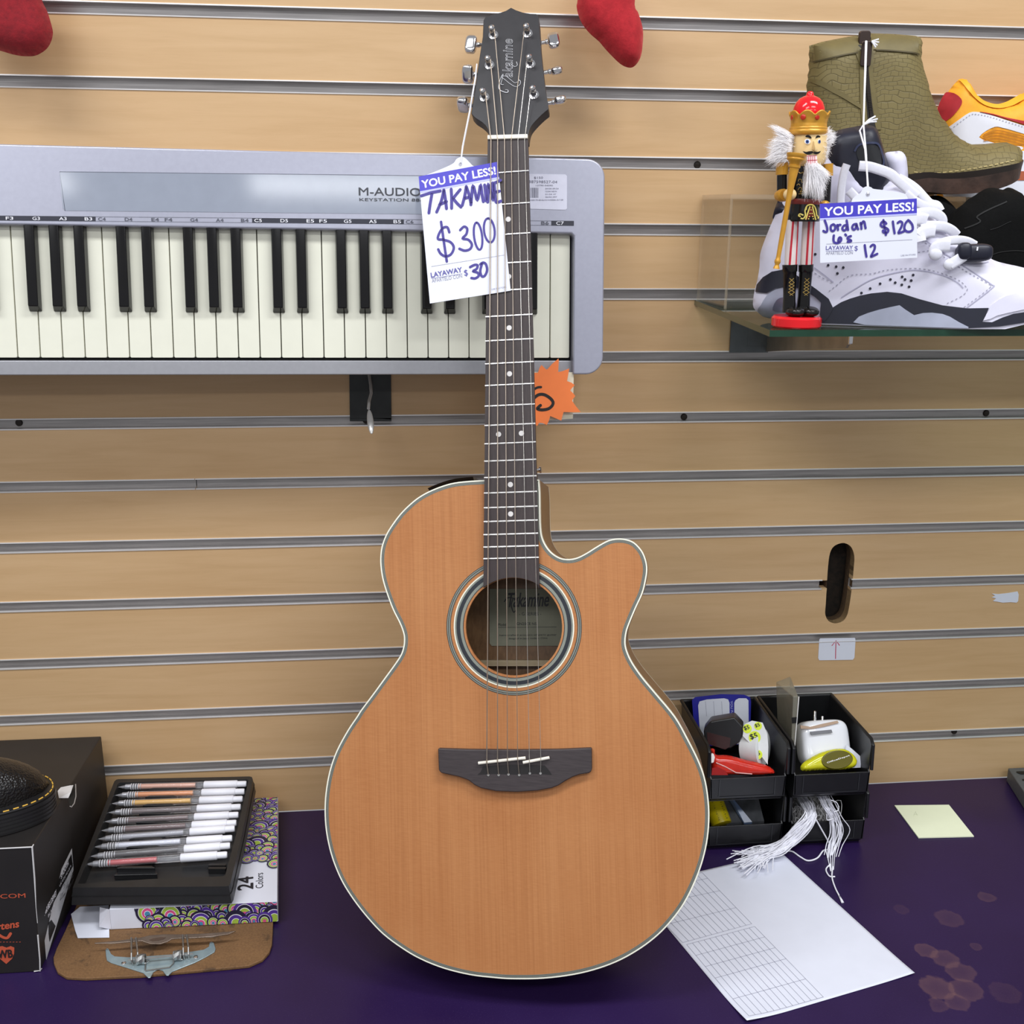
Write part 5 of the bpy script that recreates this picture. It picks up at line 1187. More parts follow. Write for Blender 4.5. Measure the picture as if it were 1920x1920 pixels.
col('belt', 1509, [(26.5, 384), (27.5, 381), (27, 374), (26, 372)], NBELT)
col('torso', 1510, [(26.5, 373), (27, 350), (26, 325), (22, 306), (12, 300)], NBLK)
# embroidered front and coat flap
R_ = hw(1506, 400, 29)
def onc(x, y, cx, r, lift=.0004):
    n = r
    for _ in range(4):
        u = FN.uv(x, y, n)[0] - FN.uv(cx, y)[0]; n = math.sqrt(max(r*r-u*u, 1e-8))
    return N(x, y, n+lift)
c42 = crop(1420, 380, 8); c41 = crop(1420, 160, 8)
mb = MB(); A4 = [onc(x, y, 1506, R_, .0007) for x, y in c42([(720, 255), (760, 150), (795, 60), (820, 60), (850, 150), (880, 260)])]; mb.add(A4, [list(range(6))]); fl = obj('front_flap', mb, NBELT, nut)
mb = MB()
for s in ([(725, 255), (755, 160), (790, 55)], [(875, 258), (850, 160), (825, 55)], [(730, 110), (745, 50), (800, 30), (850, 50), (878, 110), (890, 190), (915, 215), (905, 240)], [(735, 60), (715, 120), (720, 190), (690, 240), (650, 235)], [(690, 190), (640, 170), (620, 195), (650, 210)]):
    mb.tube([onc(x, y, 1506, R_, .0007) for x, y in c42(catmull(s, False, 4))], .0007, 6)
for x, y in ((805, 110), (790, 165), (820, 165), (780, 210), (830, 210), (770, 245), (840, 245)): mb.ball(onc(*c42([(x, y)])[0], 1506, R_, .0008), .0006, seg=8, rings=6)
obj('yellow_embroidery', mb, plain('yellow_paint', (240, 222, 120), .4), nut)
mb = MB(); RT = hw(1510, 350, 26.5)
for s in ([(620, 1300), (650, 1320), (690, 1300), (690, 1330), (715, 1330), (715, 1290)], [(615, 1440), (625, 1410), (660, 1415), (665, 1450), (700, 1450), (715, 1415)], [(610, 1570), (640, 1530), (670, 1560), (640, 1600), (680, 1590), (720, 1560), (700, 1520)], [(620, 1630), (680, 1620), (740, 1590)], [(590, 1500), (620, 1480), (640, 1500)]):
    mb.tube([onc(x, y, 1510, RT, .0004) for x, y in c41(catmull(s, False, 4))], .00033, 5)
obj('coat_braid', mb, plain('gold_line', (190, 160, 90), .4, .3), nut)
# arms
def cyl(name, A, B, wpx, mat, n=0.0, n2=None, parent=nut, **k):
    mb = MB(); a, b = N(*A, n), N(*B, n if n2 is None else n2); r_ = hw(A[0], A[1], wpx); mb.tube([a + (a-b)*.004, a, b, b + (b-a)*.004], [r_*.9, r_, r_, r_*.9], 24); return obj(name, mb, mat, parent, angle=60)
cyl('epaulette', (1466, 327.5), (1467, 305), 11.2, GOLD); cyl('epaulette', (1551, 330), (1551, 307), 10.5, GOLD)
cyl('arm', (1466, 368), (1466, 328), 9, NBLK); cyl('arm', (1548, 379), (1550, 331), 8.5, NBLK)
mb = MB(); a = N(1465, 366.5, .004); b = N(1483, 364.5, .02); ax = unit(b-a); mb.lathe([(1e-4, -.006), (.0045, -.005), (.0058, 0), (.0058, .004), (.005, .006), (1e-4, .0062)], a, ax, 20); obj('cuff', mb, GOLD, nut, angle=60)
mb = MB(); mb.ball(N(1481, 364.5, .018), (.0060, .0058, .0053)); obj('hand', mb, NSKIN, nut)
mb = MB(); mb.ball(N(1546, 382, .004), (.0045, .0045, .003)); obj('cuff', mb, GOLD, nut)
# staff
S0, S1 = N(1455.5, 504, .024), N(1494, 288, .024); ax = unit(S1-S0); Ls = np.linalg.norm(S1-S0); ks = Ls/219
prof = [(1e-4, 0), (6.5, 0), (6, 3), (4.5, 6), (4.2, 9), (6, 12), (6.2, 16), (4.8, 19), (4.4, 24), (5, 60), (5.2, 130), (5.8, 150), (8, 178), (9.5, 192), (11.2, 193), (11.5, 197), (10.2, 198), (13, 204), (17, 207), (17.5, 210), (16.8, 211), (18.6, 214), (19.4, 217), (19.4, 219), (17.5, 219.5), (12, 214), (1e-4, 212)]
mb = MB(); mb.lathe([(r_*ks, h*ks) for r_, h in prof], S0, ax, 28); obj('staff', mb, GOLD, nut, angle=45)
# head
RH = hw(1514, 275, 31.5)
col('head', 1514, [(22, 313), (29, 306), (31.5, 296), (31.8, 275), (31, 256), (30, 248)], NSKIN)
sf = lambda x, y, l=.0004: onc(x, y, 1514, RH, l)
HX = lambda pts: c41(pts)
def dab(name, pts, mat, lift, k=3):
    Q = HX(catmull(pts, True, k)); F = [sf(x, y, lift) for x, y in Q]; mb = MB(); c = np.mean(F, 0) + FN.en*.0002; mb.add(F + [c], [[i, (i+1) % len(F), len(F)] for i in range(len(F))], 0, True); return obj(name, mb, mat, nut)
for cx, w_ in ((752, 46), (938, 32)):
    e = dab('eye', [(cx+w_*math.cos(t), 842+41*math.sin(t)) for t in np.linspace(0, 6.28, 12)[:-1]], NWHITE, .0005)
    ix = cx - (2 if cx < 800 else 4)
    F = [sf(x, y, .0011) for x, y in HX([(ix+w_*.55*math.cos(t), 844+27*math.sin(t)) for t in np.linspace(0, 6.28, 14)[:-1]])]; mb = MB(); mb.add(F, [list(range(len(F)))]); obj('iris', mb, plain('blue_paint', (52, 84, 156), .3), e)
    F = [sf(x, y, .0014) for x, y in HX([(ix+w_*.24*math.cos(t), 844+11*math.sin(t)) for t in np.linspace(0, 6.28, 10)[:-1]])]; mb = MB(); mb.add(F, [list(range(len(F)))]); obj('pupil', mb, NBLK, e)
dab('eyebrow', [(720, 765), (750, 745), (790, 755), (815, 790), (800, 798), (765, 782), (730, 778)], NBLK, .0006); dab('eyebrow', [(875, 795), (885, 762), (915, 750), (950, 768), (955, 785), (920, 780), (895, 785)], NBLK, .0006)
dab('moustache', [(678, 985), (720, 1002), (770, 990), (825, 988), (842, 1008), (805, 1032), (760, 1038), (715, 1026)], NBLK, .0012, 2); dab('moustache', [(838, 1008), (862, 994), (910, 998), (952, 985), (935, 1013), (890, 1034), (852, 1028)], NBLK, .0012, 2)
mb = MB(); a, b, c_, d_ = sf(*HX([(835, 835)])[0], 0), sf(*HX([(818, 960)])[0], 0), sf(*HX([(905, 960)])[0], 0), sf(*HX([(865, 835)])[0], 0); t = sf(*HX([(868, 950)])[0], .006); t2 = sf(*HX([(850, 840)])[0], .0015); t3 = sf(*HX([(866, 990)])[0], .002)
mb.add([a, b, c_, d_, t, t2, t3], [[0, 1, 4, 5], [5, 4, 2, 3], [1, 6, 4], [4, 6, 2], [0, 5, 3]], 0, True); obj('nose', mb, NSKIN, nut, angle=60)
mb = MB(); fr_ = Fr(sf(*HX([(818, 1120)])[0], -.001)); P = fr_.P(HX([(738, 1050), (888, 1040), (900, 1185), (745, 1195)])); mb.prism(P, fr_, -.004, .0012); tb = obj('jaw', mb, plain('pink_white_paint', (246, 224, 224), .3), nut, bevel=.0005)
mb = MB()
for s in ([(740, 1062), (888, 1052)], [(748, 1125), (895, 1120)], [(748, 1188), (900, 1180)], [(770, 1075), (772, 1180)], [(800, 1070), (802, 1180)], [(830, 1070), (832, 1180)], [(860, 1068), (864, 1178)]): mb.ribbon(fr_.P(HX(s), .0012), .0005, fr_, .0014)
obj('teeth_lines', mb, plain('red_line', (206, 70, 86), .4), tb)
# crown: scalloped gold band, red dome, finial
cxp = 1515; base = N(cxp, 252); v0_ = FN.uv(cxp, 252)[1]; hv = lambda y: FN.uv(cxp, y)[1]-v0_; rp = lambda w_: hw(cxp, 230, w_)
lev = [(30, 252), (32.5, 250), (33, 247), (31, 244), (31.5, 241), (30, 239), (29.5, 232), (31, 222), (34.5, 211)]
def crown(i, j):
    a = 2*math.pi*i; q = j*(len(lev)-1); k = min(int(q), len(lev)-2); t = q-k; w_ = lev[k][0]*(1-t)+lev[k+1][0]*t; y = lev[k][1]*(1-t)+lev[k+1][1]*t
    sc = max(0, (y*-1+232)/21); y = y + sc*(6.5 - 9.5*abs(math.sin(a*4+.35))**.8)
    r_ = rp(w_); return base + V3(r_*math.sin(a), -r_*math.cos(a), hv(y))
mb = MB(); mb.sheet(crown, 96, 40, cu=True); o = obj('crown', mb, GOLD, nut, angle=60); m_ = o.modifiers.new('solid', 'SOLIDIFY'); m_.thickness = .0012; m_.offset = -1
RC = rp(31.5)
for x, y in ((1505.8, 219.5), (1532.5, 219.5), (1484.5, 220.5)):
    u = FN.uv(x, y, RC*.8)[0]-FN.uv(1515, y)[0]; c = onc(x, y, 1515, RC, .0013); nn = unit(V3(u, -math.sqrt(max(RC*RC-u*u, 1e-8)), 0)); tx_ = unit(np.cross(nn, V3(0, 0, 1)))
    mb = MB(); mb.ball(c, (.0024, .0007, .0024), R=np.stack([tx_, nn, V3(0, 0, 1)], 1)); obj('jewel', mb, plain('dark_red_jewel', (186, 40, 24), .25), o)
col('dome', 1515.5, [(28, 222), (28.5, 212), (27.5, 202), (24, 192), (18, 184.5), (10, 180), (7, 179), (6.5, 176), (5.5, 173), (3, 171)], NRED)
# hair and beard: fine white strands
HAIR = plain('white_fur', (252, 250, 252), .9, 0, .02, 300)
def tuft(name, root_px, tip_px, n, spread, nr, nt, k=9, wdt=.000085, sag=.0):
    rng = random.Random(len(name)*7+n); mb = MB()
    for i in range(n):
        t = rng.random(); a0_, a1_ = root_px; r0 = (a0_[0]+(a1_[0]-a0_[0])*t + rng.gauss(0, 3), a0_[1]+(a1_[1]-a0_[1])*t + rng.gauss(0, 3))
        t2_ = min(max(t + rng.gauss(0, .16), 0), 1); q = t2_*(len(tip_px)-1); j = min(int(q), len(tip_px)-2); f = q-j
        tip = (tip_px[j][0]*(1-f)+tip_px[j+1][0]*f, tip_px[j][1]*(1-f)+tip_px[j+1][1]*f); L = rng.uniform(.55, 1.08)
        tip = (r0[0]+(tip[0]-r0[0])*L + rng.gauss(0, spread), r0[1]+(tip[1]-r0[1])*L + rng.gauss(0, spread))
        na = nr + rng.gauss(0, .004); nb = nt + rng.gauss(0, .005); mid = ((r0[0]+tip[0])/2 + rng.gauss(0, spread*.6), (r0[1]+tip[1])/2 + rng.gauss(0, spread*.6) - sag)
        A, M, B = N(*r0, na), N(*mid, (na+nb)/2+.002), N(*tip, nb)
        P = [A*(1-s)**2 + 2*M*s*(1-s) + B*s*s for s in np.linspace(0, 1, 5)]; mb.tube(P, [wdt*1.5, wdt*1.5, wdt*1.3, wdt, wdt*.4], 4)
    return obj(name, mb, HAIR, nut, recalc=False)
tuft('hair', ((1483, 256), (1480, 300)), [(1446, 235), (1458, 252), (1440, 272), (1444, 288), (1436, 300), (1452, 312), (1470, 308)], 1500, 3.5, .002, -.002, sag=4)
tuft('hair', ((1543, 248), (1546, 292)), [(1556, 240), (1568, 252), (1566, 262), (1554, 278), (1552, 290), (1546, 306)], 900, 3, .004, .002)
tuft('beard', ((1513, 312), (1533, 311)), [(1508, 366), (1520, 368), (1534, 374), (1543, 372), (1548, 345), (1556, 330)], 1400, 3, RT+.002, RT+.004, sag=2)
# ------------------------------------------------------------------ black shoe box and the boot on it
bA = atZ(75, 1822, 0); bB = atY(60, 1588, bA[1]+.006); bC = atY(190, 1380, -.016); bD = V3(bC[0]+.001, -.016, 0)
WX = -.345; sh = lambda p: p + V3(WX, 0, 0)
BOXM = plain('black_box_card', (33, 30, 29), 0.5, 0, .1, 30); WORN = plain('worn_white_edge', (206, 204, 204), .7)
mb = MB(); mb.hexa([sh(bA), bA, bD, sh(bD)], [sh(bB), bB, bC, sh(bC)]); box = obj('shoe_box', mb, BOXM, loc=(bA+sh(bA)+bD)/3, bevel=.0015); tag(box, 'black shoe box with orange printing at the left end of the counter', 'box')
FBX = Fr(bA, (1, 0, 0), bB-bA); FBR = Fr(bA, bD-bA, (0, 0, 1)); FBT = Fr(bB, (1, 0, 0), bC-bB)
e0 = .0004
mb = MB(); ORNG = plain('orange_print', (196, 88, 60), .5)
cl4 = crop(0, 1360, 3.84); q = lambda x, y: cl4([(x, y)])[0]
ptext(mb, 'DRMARTENS.COM', FBX, (-128, 1690), (48, 1683), e0, h=9.5, bold=.008)
obj('address_lettering', mb, ORNG, box); mb = MB(); ptext(mb, 'Martens', FBX, (-30, 1748), (37, 1738), e0, h=15, bold=.03, shear=.25)
mb.ribbon(catmull(FBX.P([(-2, 1752), (6, 1757), (14, 1758), (20, 1750)]), False, 4), .003, FBX, e0)
obj('logo_lettering', mb, ORNG, box); mb = MB()
for x in range(-60, 40, 6): mb.ribbon(FBX.P([(x, 1766), (x+3.2, 1765.8)]), .0006, FBX, e0, round_=False)
# shield emblem
SP = FBX.P([(-6, 1776), (4, 1774), (12, 1777), (20, 1774), (27, 1777), (26.5, 1788), (23, 1797), (12, 1807), (1, 1798), (-5, 1790)]); o = obj('dashed_rule', mb, ORNG, box)
mb = MB(); mb.prism(SP, FBX, 0, e0); obj('shield_emblem', mb, ORNG, box)
mb = MB(); ptext(mb, 'WB', FBX, (-3, 1797), (24, 1795), e0*2.2, h=17, bold=.03); obj('shield_letters', mb, BOXM, box)
# side label
LP = FBR.P(cl4([(515, 885), (527, 1040), (330, 1690), (299, 1322)])); mb = MB(); mb.poly(LP, FBR, e0); sl = obj('side_label', mb, plain('label_white', (206, 206, 210), .5), box)
mb = MB(); mb.poly(FBR.P(cl4([(510, 925), (520, 1015), (318, 1395), (310, 1335)])), FBR, e0*2)
mb.poly(FBR.P(cl4([(345, 1420), (365, 1400), (395, 1445), (385, 1475), (375, 1500), (352, 1560), (346, 1500)])), FBR, e0*2); obj('black_label_print', mb, plain('label_black', (24, 23, 23), .5), sl)
mb = MB(); ptext(mb, '1460 BEX DEWEY', FBR, q(322, 1372), q(408, 1218), e0*3, h=7, bold=.02); ptext(mb, 'SMOOTH', FBR, q(440, 1108), q(494, 1005), e0*3, h=6, bold=.02); ptext(mb, 'BLACK', FBR, q(348, 1385), q(395, 1300), e0*3, h=4); ptext(mb, 'UK 8 EU 42 US 9', FBR, q(430, 1165), q(512, 1020), e0*3, h=3)
obj('label_lettering', mb, PRINTWHITE, sl)
mb = MB(); rng = random.Random(5)
for i in range(70):
    x = rng.uniform(425, 515); y0_ = 1790 - x*1.42; y = rng.uniform(y0_-60, y0_+ 90); mb.ribbon(FBR.P(cl4([(x, y), (x+10, y-19)])), .0006, FBR, e0*2, round_=False)
obj('fine_print', mb, plain('label_grey', (120, 120, 124), .5), sl)
# scuffed corner, torn finger hole
mb = MB(); rng = random.Random(2)
for s in ([bB, bB*.75+bA*.25+V3(.0004, 0, 0), bB*.52+bA*.48, bB*.4+bA*.6+V3(.0006, -.0004, 0)], [bB*.3+bA*.7, bB*.1+bA*.9+V3(.0005, 0, 0), bA+V3(0, 0, .001)], [bB + V3(-.004, 0, .0002), bB, bB + V3(.0002, .004, .0002)], [bA+V3(-.006, -.0003, .0012), bA+V3(0, 0, .0015), bA + V3(.0005, .004, .001)], [sh(bB)*.35+bB*.65+V3(0, -.0002, .0002), bB]):
    mb.tube([p + V3(.0002, -.0002, 0) for p in s], [rng.uniform(.0003, .0009) for _ in s], 6)
obj('scuffed_edge', mb, WORN, box)
mb = MB(); mb.poly(FBT.P(cl4([(415, 475), (440, 445), (500, 430), (545, 432), (548, 520), (535, 575), (515, 595), (500, 580), (492, 525), (425, 524)])), FBT, e0); th = obj('torn_finger_hole', mb, plain('hole_dark', (14, 12, 11), .8), box)
mb = MB(); P3 = [FBT.W(*FBT.uv(*q(x, y), l), l) for x, y, l in ((415, 472, .0006), (438, 446, .001), (505, 432, .004), (528, 430, .007), (512, 480, .005), (492, 523, .0008), (424, 524, .0006))]; mb.add(P3, [list(range(7))]); obj('torn_flap', mb, plain('torn_card_white', (216, 212, 210), .8), th)
mb = MB(); mb.tube([FBT.W(*FBT.uv(*q(x, y)), .0012) for x, y in ((545, 432), (547, 520), (535, 570), (515, 596), (505, 590))], .0006, 6); obj('torn_rim', mb, plain('torn_grey', (150, 144, 140), .8), th)

# boot toe lying on the box
tip = FBT.uv(108, 1517); bd = unit(V3(math.cos(.42), math.sin(.42))); bn = V3(-bd[1], bd[0])
FO = Fr(FBT.W(tip[0]-bd[0]*.15 + bn[0]*.012, tip[1]-bd[1]*.15 + bn[1]*.012, 0), FBT.ex*bd[0]+FBT.ey*bd[1], FBT.ex*bn[0]+FBT.ey*bn[1])
def toe_out(g=0.0, n=40):
    out = []
    for i in range(n+1):
        t = -math.pi/2 + math.pi*i/n
        out.append((.075 + (.075+g)*abs(math.cos(t))**.75, (.049+g)*math.copysign(abs(math.sin(t))**.9, math.sin(t))))
    return out + [(-.17, .044+g), (-.17, -.044-g)]
lb = thing('leather_boot', 'black leather boot toe with yellow welt stitching lying on the shoe box', 'boot', FO.W(0, 0, 0))
mb = MB()
for i in range(9): mb.prism(toe_out(.0008 if i % 2 else 0), FO, .001+.0021*i, .001+.0021*(i+1))
mb.prism(toe_out(.0012), FO, .0199, .0235); obj('ridged_sole', mb, plain('black_ridged_rubber', (34, 33, 34), .4), lb)
mb = MB(); mb.prism(toe_out(.0002), FO, .0235, .0262); wl_ = obj('welt', mb, plain('black_welt', (26, 25, 25), .45), lb, bevel=.0008)
mb = MB(); W_ = resample(toe_out(-.0016)[:41] + [(-.17, .0424)], .0006, False); W_ = [(-.17, -.0424)] + W_; W_ = resample(W_, .0006, False)
seg_ = []; acc = 0
for i in range(0, len(W_)-12, 17):
    mb.tube([FO.W(u, v, .0268) for u, v in W_[i:i+11:2]], .0007, 6)
obj('yellow_stitching', mb, plain('yellow_thread', (226, 178, 70), .6), lb)
def upper(i, j):
    a = math.pi*i; t = j; x = -.17 + .316*t
    w_ = .043*(1 if t < .72 else math.sqrt(max(1e-5, 1-((t-.72)/.28)**2))); h = .052*(1 if t < .55 else max(1e-4, 1-((t-.55)/.45)**2.6))**.62
    if t < .55: h += .03*((.55-t)/.55)**1.5
    return FO.W(x, -w_*math.cos(a)*(.9+.1*math.sin(a)), .0255 + h*math.sin(a)**.8)
LEA = NT('black_grained_leather'); v_ = LEA.co(); vo = LEA.n('ShaderNodeTexVoronoi', feature='F1'); vo.inputs['Scale'].default_value = 420; LEA.l(v_, vo.inputs['Vector'])
LEA.set(Base_Color=lin((22, 20, 20)), Roughness=.24); LEA.bump(LEA.math('ADD', vo.outputs['Distance'], LEA.math('MULTIPLY', LEA.noise(v_, 110, 3), 1.6)), .35, .002)
mb = MB(); mb.sheet(upper, 24, 34); obj('leather_upper', mb, LEA.m, lb, angle=80)

# ------------------------------------------------------------------ clipboard
cp = crop(130, 1440, 4.683); HB = m_hardboard(); FC = Fr((-.25, -.16, .0002), (1, 0, 0), (0, 1, 0))
P = FC.P([(101, 1806), (100, 1795), (106, 1778), (122, 1745), (139, 1707), (180, 1610), (225, 1520), (512, 1508), (514, 1600), (512, 1733), (510, 1770), (505, 1785), (492, 1799), (467, 1810), (408, 1816), (262, 1829), (160, 1834), (125, 1832), (108, 1822)], .0036)
mb = MB(); mb.prism(P, FC, 0, .0036); cb_ = thing('clipboard', 'worn brown hardboard clipboard with a metal clip, lying under the pen box', 'clipboard', (-.25, -.16, .0002)); obj('board', mb, HB, cb_, bevel=.0008)
mb = MB(); CLIPM = plain('pale_blue_steel', (168, 188, 194), .32, .55, .12, 80); FCz = .0046
P = FC.P(cp([(318, 1598), (330, 1582), (345, 1590), (368, 1635), (400, 1655), (520, 1663), (660, 1655), (900, 1638), (1080, 1612), (1180, 1596), (1225, 1570), (1232, 1535), (1250, 1526), (1268, 1535), (1285, 1590), (1275, 1615), (1200, 1660), (1100, 1710), (960, 1765), (900, 1790), (870, 1822), (850, 1820), (820, 1780), (780, 1768), (740, 1790), (712, 1840), (692, 1842), (650, 1800), (500, 1752), (365, 1710), (330, 1690), (322, 1650)]), FCz)
mb.prism(P, FC, .0036, .0050); plate = obj('clip_plate', mb, CLIPM, cb_, bevel=.0005)
for x, y in ((478, 1712), (1110, 1660)):
    u, v = FC.uv(*cp([(x, y)])[0], .005); mb = MB(); mb.lathe([(1e-4, .0012), (.0022, .0008), (.0028, 0), (.0028, -.0005)], FC.W(u, v, .005), FC.en, 16); obj('rivet', mb, CHROME, plate)
C3 = lambda x, y, z: FC.W(*FC.uv(*cp([(x, y)])[0], z), z)
mb = MB(); mb.tube([C3(515, 1690, .010), C3(1085, 1632, .010)], .0011, 8); obj('spring_rod', mb, STEEL, cb_)
for a, b in ((590, 668), (915, 990)):
    A = C3(a, 1690-(a-515)*.1018, .010); B = C3(b, 1690-(b-515)*.1018, .010); ax = unit(B-A); X = unit(np.cross(ax, V3(0, 0, 1))); Z_ = np.cross(X, ax); L = np.linalg.norm(B-A)
    mb = MB(); mb.tube([A + ax*L*t/70 + (X*math.cos(t*.8) + Z_*math.sin(t*.8))*.0048 for t in range(71)], .0007, 6); obj('coil_spring', mb, STEEL, cb_)
for xs in ((545, 545, 560), (585, 600, 610), (995, 1000, 1012), (1030, 1045, 1050)):
    mb = MB(); y = 1690-(xs[1]-515)*.1018; mb.tube([C3(xs[0], 1490 if xs[0] < 800 else 1465, .018), C3(xs[1], y-60, .016), C3(xs[1], y, .011), C3(xs[2], y+35, .006)], .0009, 6); obj('spring_wire', mb, STEEL, cb_)
mb = MB(); mb.tube([C3(665, 1780, .0056), C3(670, 1720, .0058), C3(700, 1690, .009)], .0008, 6); mb.tube([C3(918, 1650, .009), C3(915, 1715, .0058), C3(880, 1752, .0056), C3(668, 1782, .0056)], .0008, 6); obj('wire_bail', mb, STEEL, cb_)
FL_ = Fr(C3(800, 1500, .016), (1, 0, 0), (0, .93, .36))
mb = MB(); P = FL_.P(cp([(222, 1545), (225, 1535), (420, 1520), (560, 1500), (640, 1488), (700, 1472), (820, 1462), (1000, 1462), (1200, 1455), (1380, 1440), (1465, 1432), (1400, 1462), (1250, 1485), (1080, 1496), (960, 1500), (900, 1505), (860, 1530), (800, 1548), (720, 1548), (670, 1535), (640, 1522), (540, 1530), (400, 1542)])); mb.prism(P, FL_, -.0008, .0008); lv = obj('clamp_lever', mb, plain('tarnished_steel', (132, 116, 104), .3, .8, .2, 60), cb_, bevel=.0005)
mb = MB(); mb.prism(FL_.P(cp([(700, 1515), (740, 1500), (800, 1490), (850, 1492), (830, 1508), (780, 1520), (730, 1525)])), FL_, .0008, .0011); obj('lever_hole', mb, plain('hole_brown', (70, 50, 36), .7), lv)

# ------------------------------------------------------------------ pen packaging box
ZP0, ZP1 = .0042, .030
pFL, pFR, pBR = atZ(205, 1705, ZP1), atZ(520, 1690, ZP1), atZ(521, 1495, ZP1); pBR[1] = min(pBR[1], -.012); pBL = pFL + (pBR-pFR)
pk = thing('pen_box', 'white cardboard pen box printed with colourful ring pattern under the black tray', 'packaging', (pFL+pBR)/2*V3(1, 1, 0) + V3(0, 0, ZP0))
dn = V3(0, 0, ZP0-ZP1)
mb = MB(); mb.hexa([pFL+dn, pFR+dn, pBR+dn, pBL+dn], [pFL, pFR, pBR, pBL]); obj('carton', mb, CARD, pk, bevel=.0004)
FPK = Fr(pFL, pFR-pFL, pBR-pFR); FPF = Fr(pFL, pFR-pFL, (0, 0, 1))
PAL = [plain('print_navy', (36, 32, 62), .4), PRINTWHITE, plain('print_violet', (84, 54, 150), .4), plain('print_lime', (164, 190, 74), .4), plain('print_pink', (214, 84, 140), .4), plain('print_teal', (70, 140, 176), .4)]
def clip_face(P, face):
    F = ccw(face)
    for (px, py), (qx, qy) in zip(F, F[1:]+F[:1]):
        sd = lambda p: (qx-px)*(p[1]-py) - (qy-py)*(p[0]-px); out = []
        for i in range(len(P)):
            a, b = P[i-1], P[i]; ia, ib = sd(a) >= 0, sd(b) >= 0
            if ia != ib: t = sd(a)/(sd(a)-sd(b)); out.append((a[0]+(b[0]-a[0])*t, a[1]+(b[1]-a[1])*t))
            if ib: out.append(b)
        P = out
        if len(P) < 3: return []
    return P
def print_scallops(name, fr, region, seed, face):
    """printed overlapping fans of coloured rings; later fans cover earlier ones"""
    R = random.Random(seed); u0, u1 = min(p[0] for p in region), min(max(p[0] for p in region), float(np.linalg.norm(pFR-pFL)) - .0008); v0, v1 = min(p[1] for p in region), max(p[1] for p in region)
    C = []
    for _ in range(900):
        r = R.choice((.0055, .007, .007, .009, .009, .013)); c = (R.uniform(u0, u1), R.uniform(v0, v1))
        if inside(region, [c])[0] and (c[0] > u0 + .012 or r < .008) and all(math.dist(c, q[0]) > .72*min(r, q[1])+.25*max(r, q[1]) for q in C): C.append((c, r))
    C.sort(key=lambda q: -q[0][1] + R.uniform(-.003, .003)); mb = MB(); n = 2e-4
    rings = [((1, 0), (.84, 1), (.80, 2), (.60, 1), (.56, 3), (.36, 1), (.32, 4), (.18, 5)), ((1, 0), (.78, 1), (.74, 3), (.50, 1), (.46, 4), (.28, 1), (.24, 5)), ((1, 2), (.76, 1), (.72, 0), (.5, 1), (.45, 3), (.22, 4)), ((1, 0), (.7, 1), (.64, 2), (.4, 1), (.36, 3))]
    for c, r in C:
        for k, m in R.choice(rings):
            P = clip_face(ellipse(c[0], c[1]-r*(1-k)*.25, r*k, r*k*1.12, 26), face); n += 2.5e-6
            if P: mb.poly(P, fr, n, m)
    obj(name, mb, PAL, pk)
mb = MB(); P = FPF.P(cp([(462, 1500), (465, 1470), (490, 1448), (545, 1440), (550, 1415), (590, 1408), (630, 1395), (640, 1370), (700, 1360), (700, 1325), (760, 1310), (790, 1290), (720, 1300), (660, 1280), (650, 1250), (605, 1245), (600, 1228), (850, 1200), (1100, 1170), (1300, 1152), (1550, 1132), (1808, 1112), (1820, 1330), (1500, 1370), (1200, 1405), (900, 1445), (700, 1470)])); P = [(u, max(v, ZP0-ZP1+.0005)) for u, v in P]; print_scallops('front_pattern', FPF, P, 1, [(0.002, ZP0-ZP1+.0006), (np.linalg.norm(pFR-pFL)-.0005, ZP0-ZP1+.0006), (np.linalg.norm(pFR-pFL)-.0005, -.0004), (.002, -.0004)])
mb = MB(); P = FPK.P(cp([(1600, 268), (1850, 250), (1872, 300), (1850, 500), (1830, 800), (1825, 850), (1780, 845), (1750, 800), (1700, 815), (1640, 830), (1580, 820), (1530, 780), (1500, 810), (1470, 800), (1500, 500)])); P = [(u, min(v, np.linalg.norm(pBR-pFR)-.0008)) for u, v in P]; print_scallops('top_pattern', FPK, P, 2, offset_in([tuple(float(q) for q in ((c-FPK.O) @ FPK.ex, (c-FPK.O) @ FPK.ey)) for c in (pFL, pFR, pBR, pBL)], .0005))
mb = MB(); mb.prism([(-.0, -.0005), (.006, -.0005), (.006, .0)], Fr(pFR, pBR-pFR, (0, 0, 1)), -.0002, .0002)
mb = MB(); k_ = cp; ptext(mb, '24', FPK, k_([(1612, 1060)])[0], k_([(1612, 948)])[0], .0004, h=16, bold=.02); ptext(mb, 'Colors', FPK, k_([(1702, 1050)])[0], k_([(1702, 918)])[0], .0004, h=8)
obj('count_lettering', mb, PRINTBLACK, pk); mb = MB(); ptext(mb, 'C O R C', FPK, k_([(690, 1172)])[0], k_([(1090, 1136)])[0], .0004, h=12, bold=.01); obj('box_lettering', mb, PRINTBLACK, pk)
mb = MB(); g_ = [atZ(x, y, z) for x, y, z in ((205, 1758, .0046), (146, 1759, .0046), (141, 1745, .0048), (133, 1714, .006), (150, 1700, .007), (204, 1697, .0065))]; mb.add(g_, [list(range(6))]); obj('open_flap', mb, CARD, pk)
mb = MB(); g_ = [pFL, pFL+dn, atZ(186, 1738, .010), atZ(187, 1701, .026)]; mb.add(g_, [[0, 1, 2, 3]]); obj('side_flap', mb, plain('card_shaded', (216, 216, 226), .6), pk)

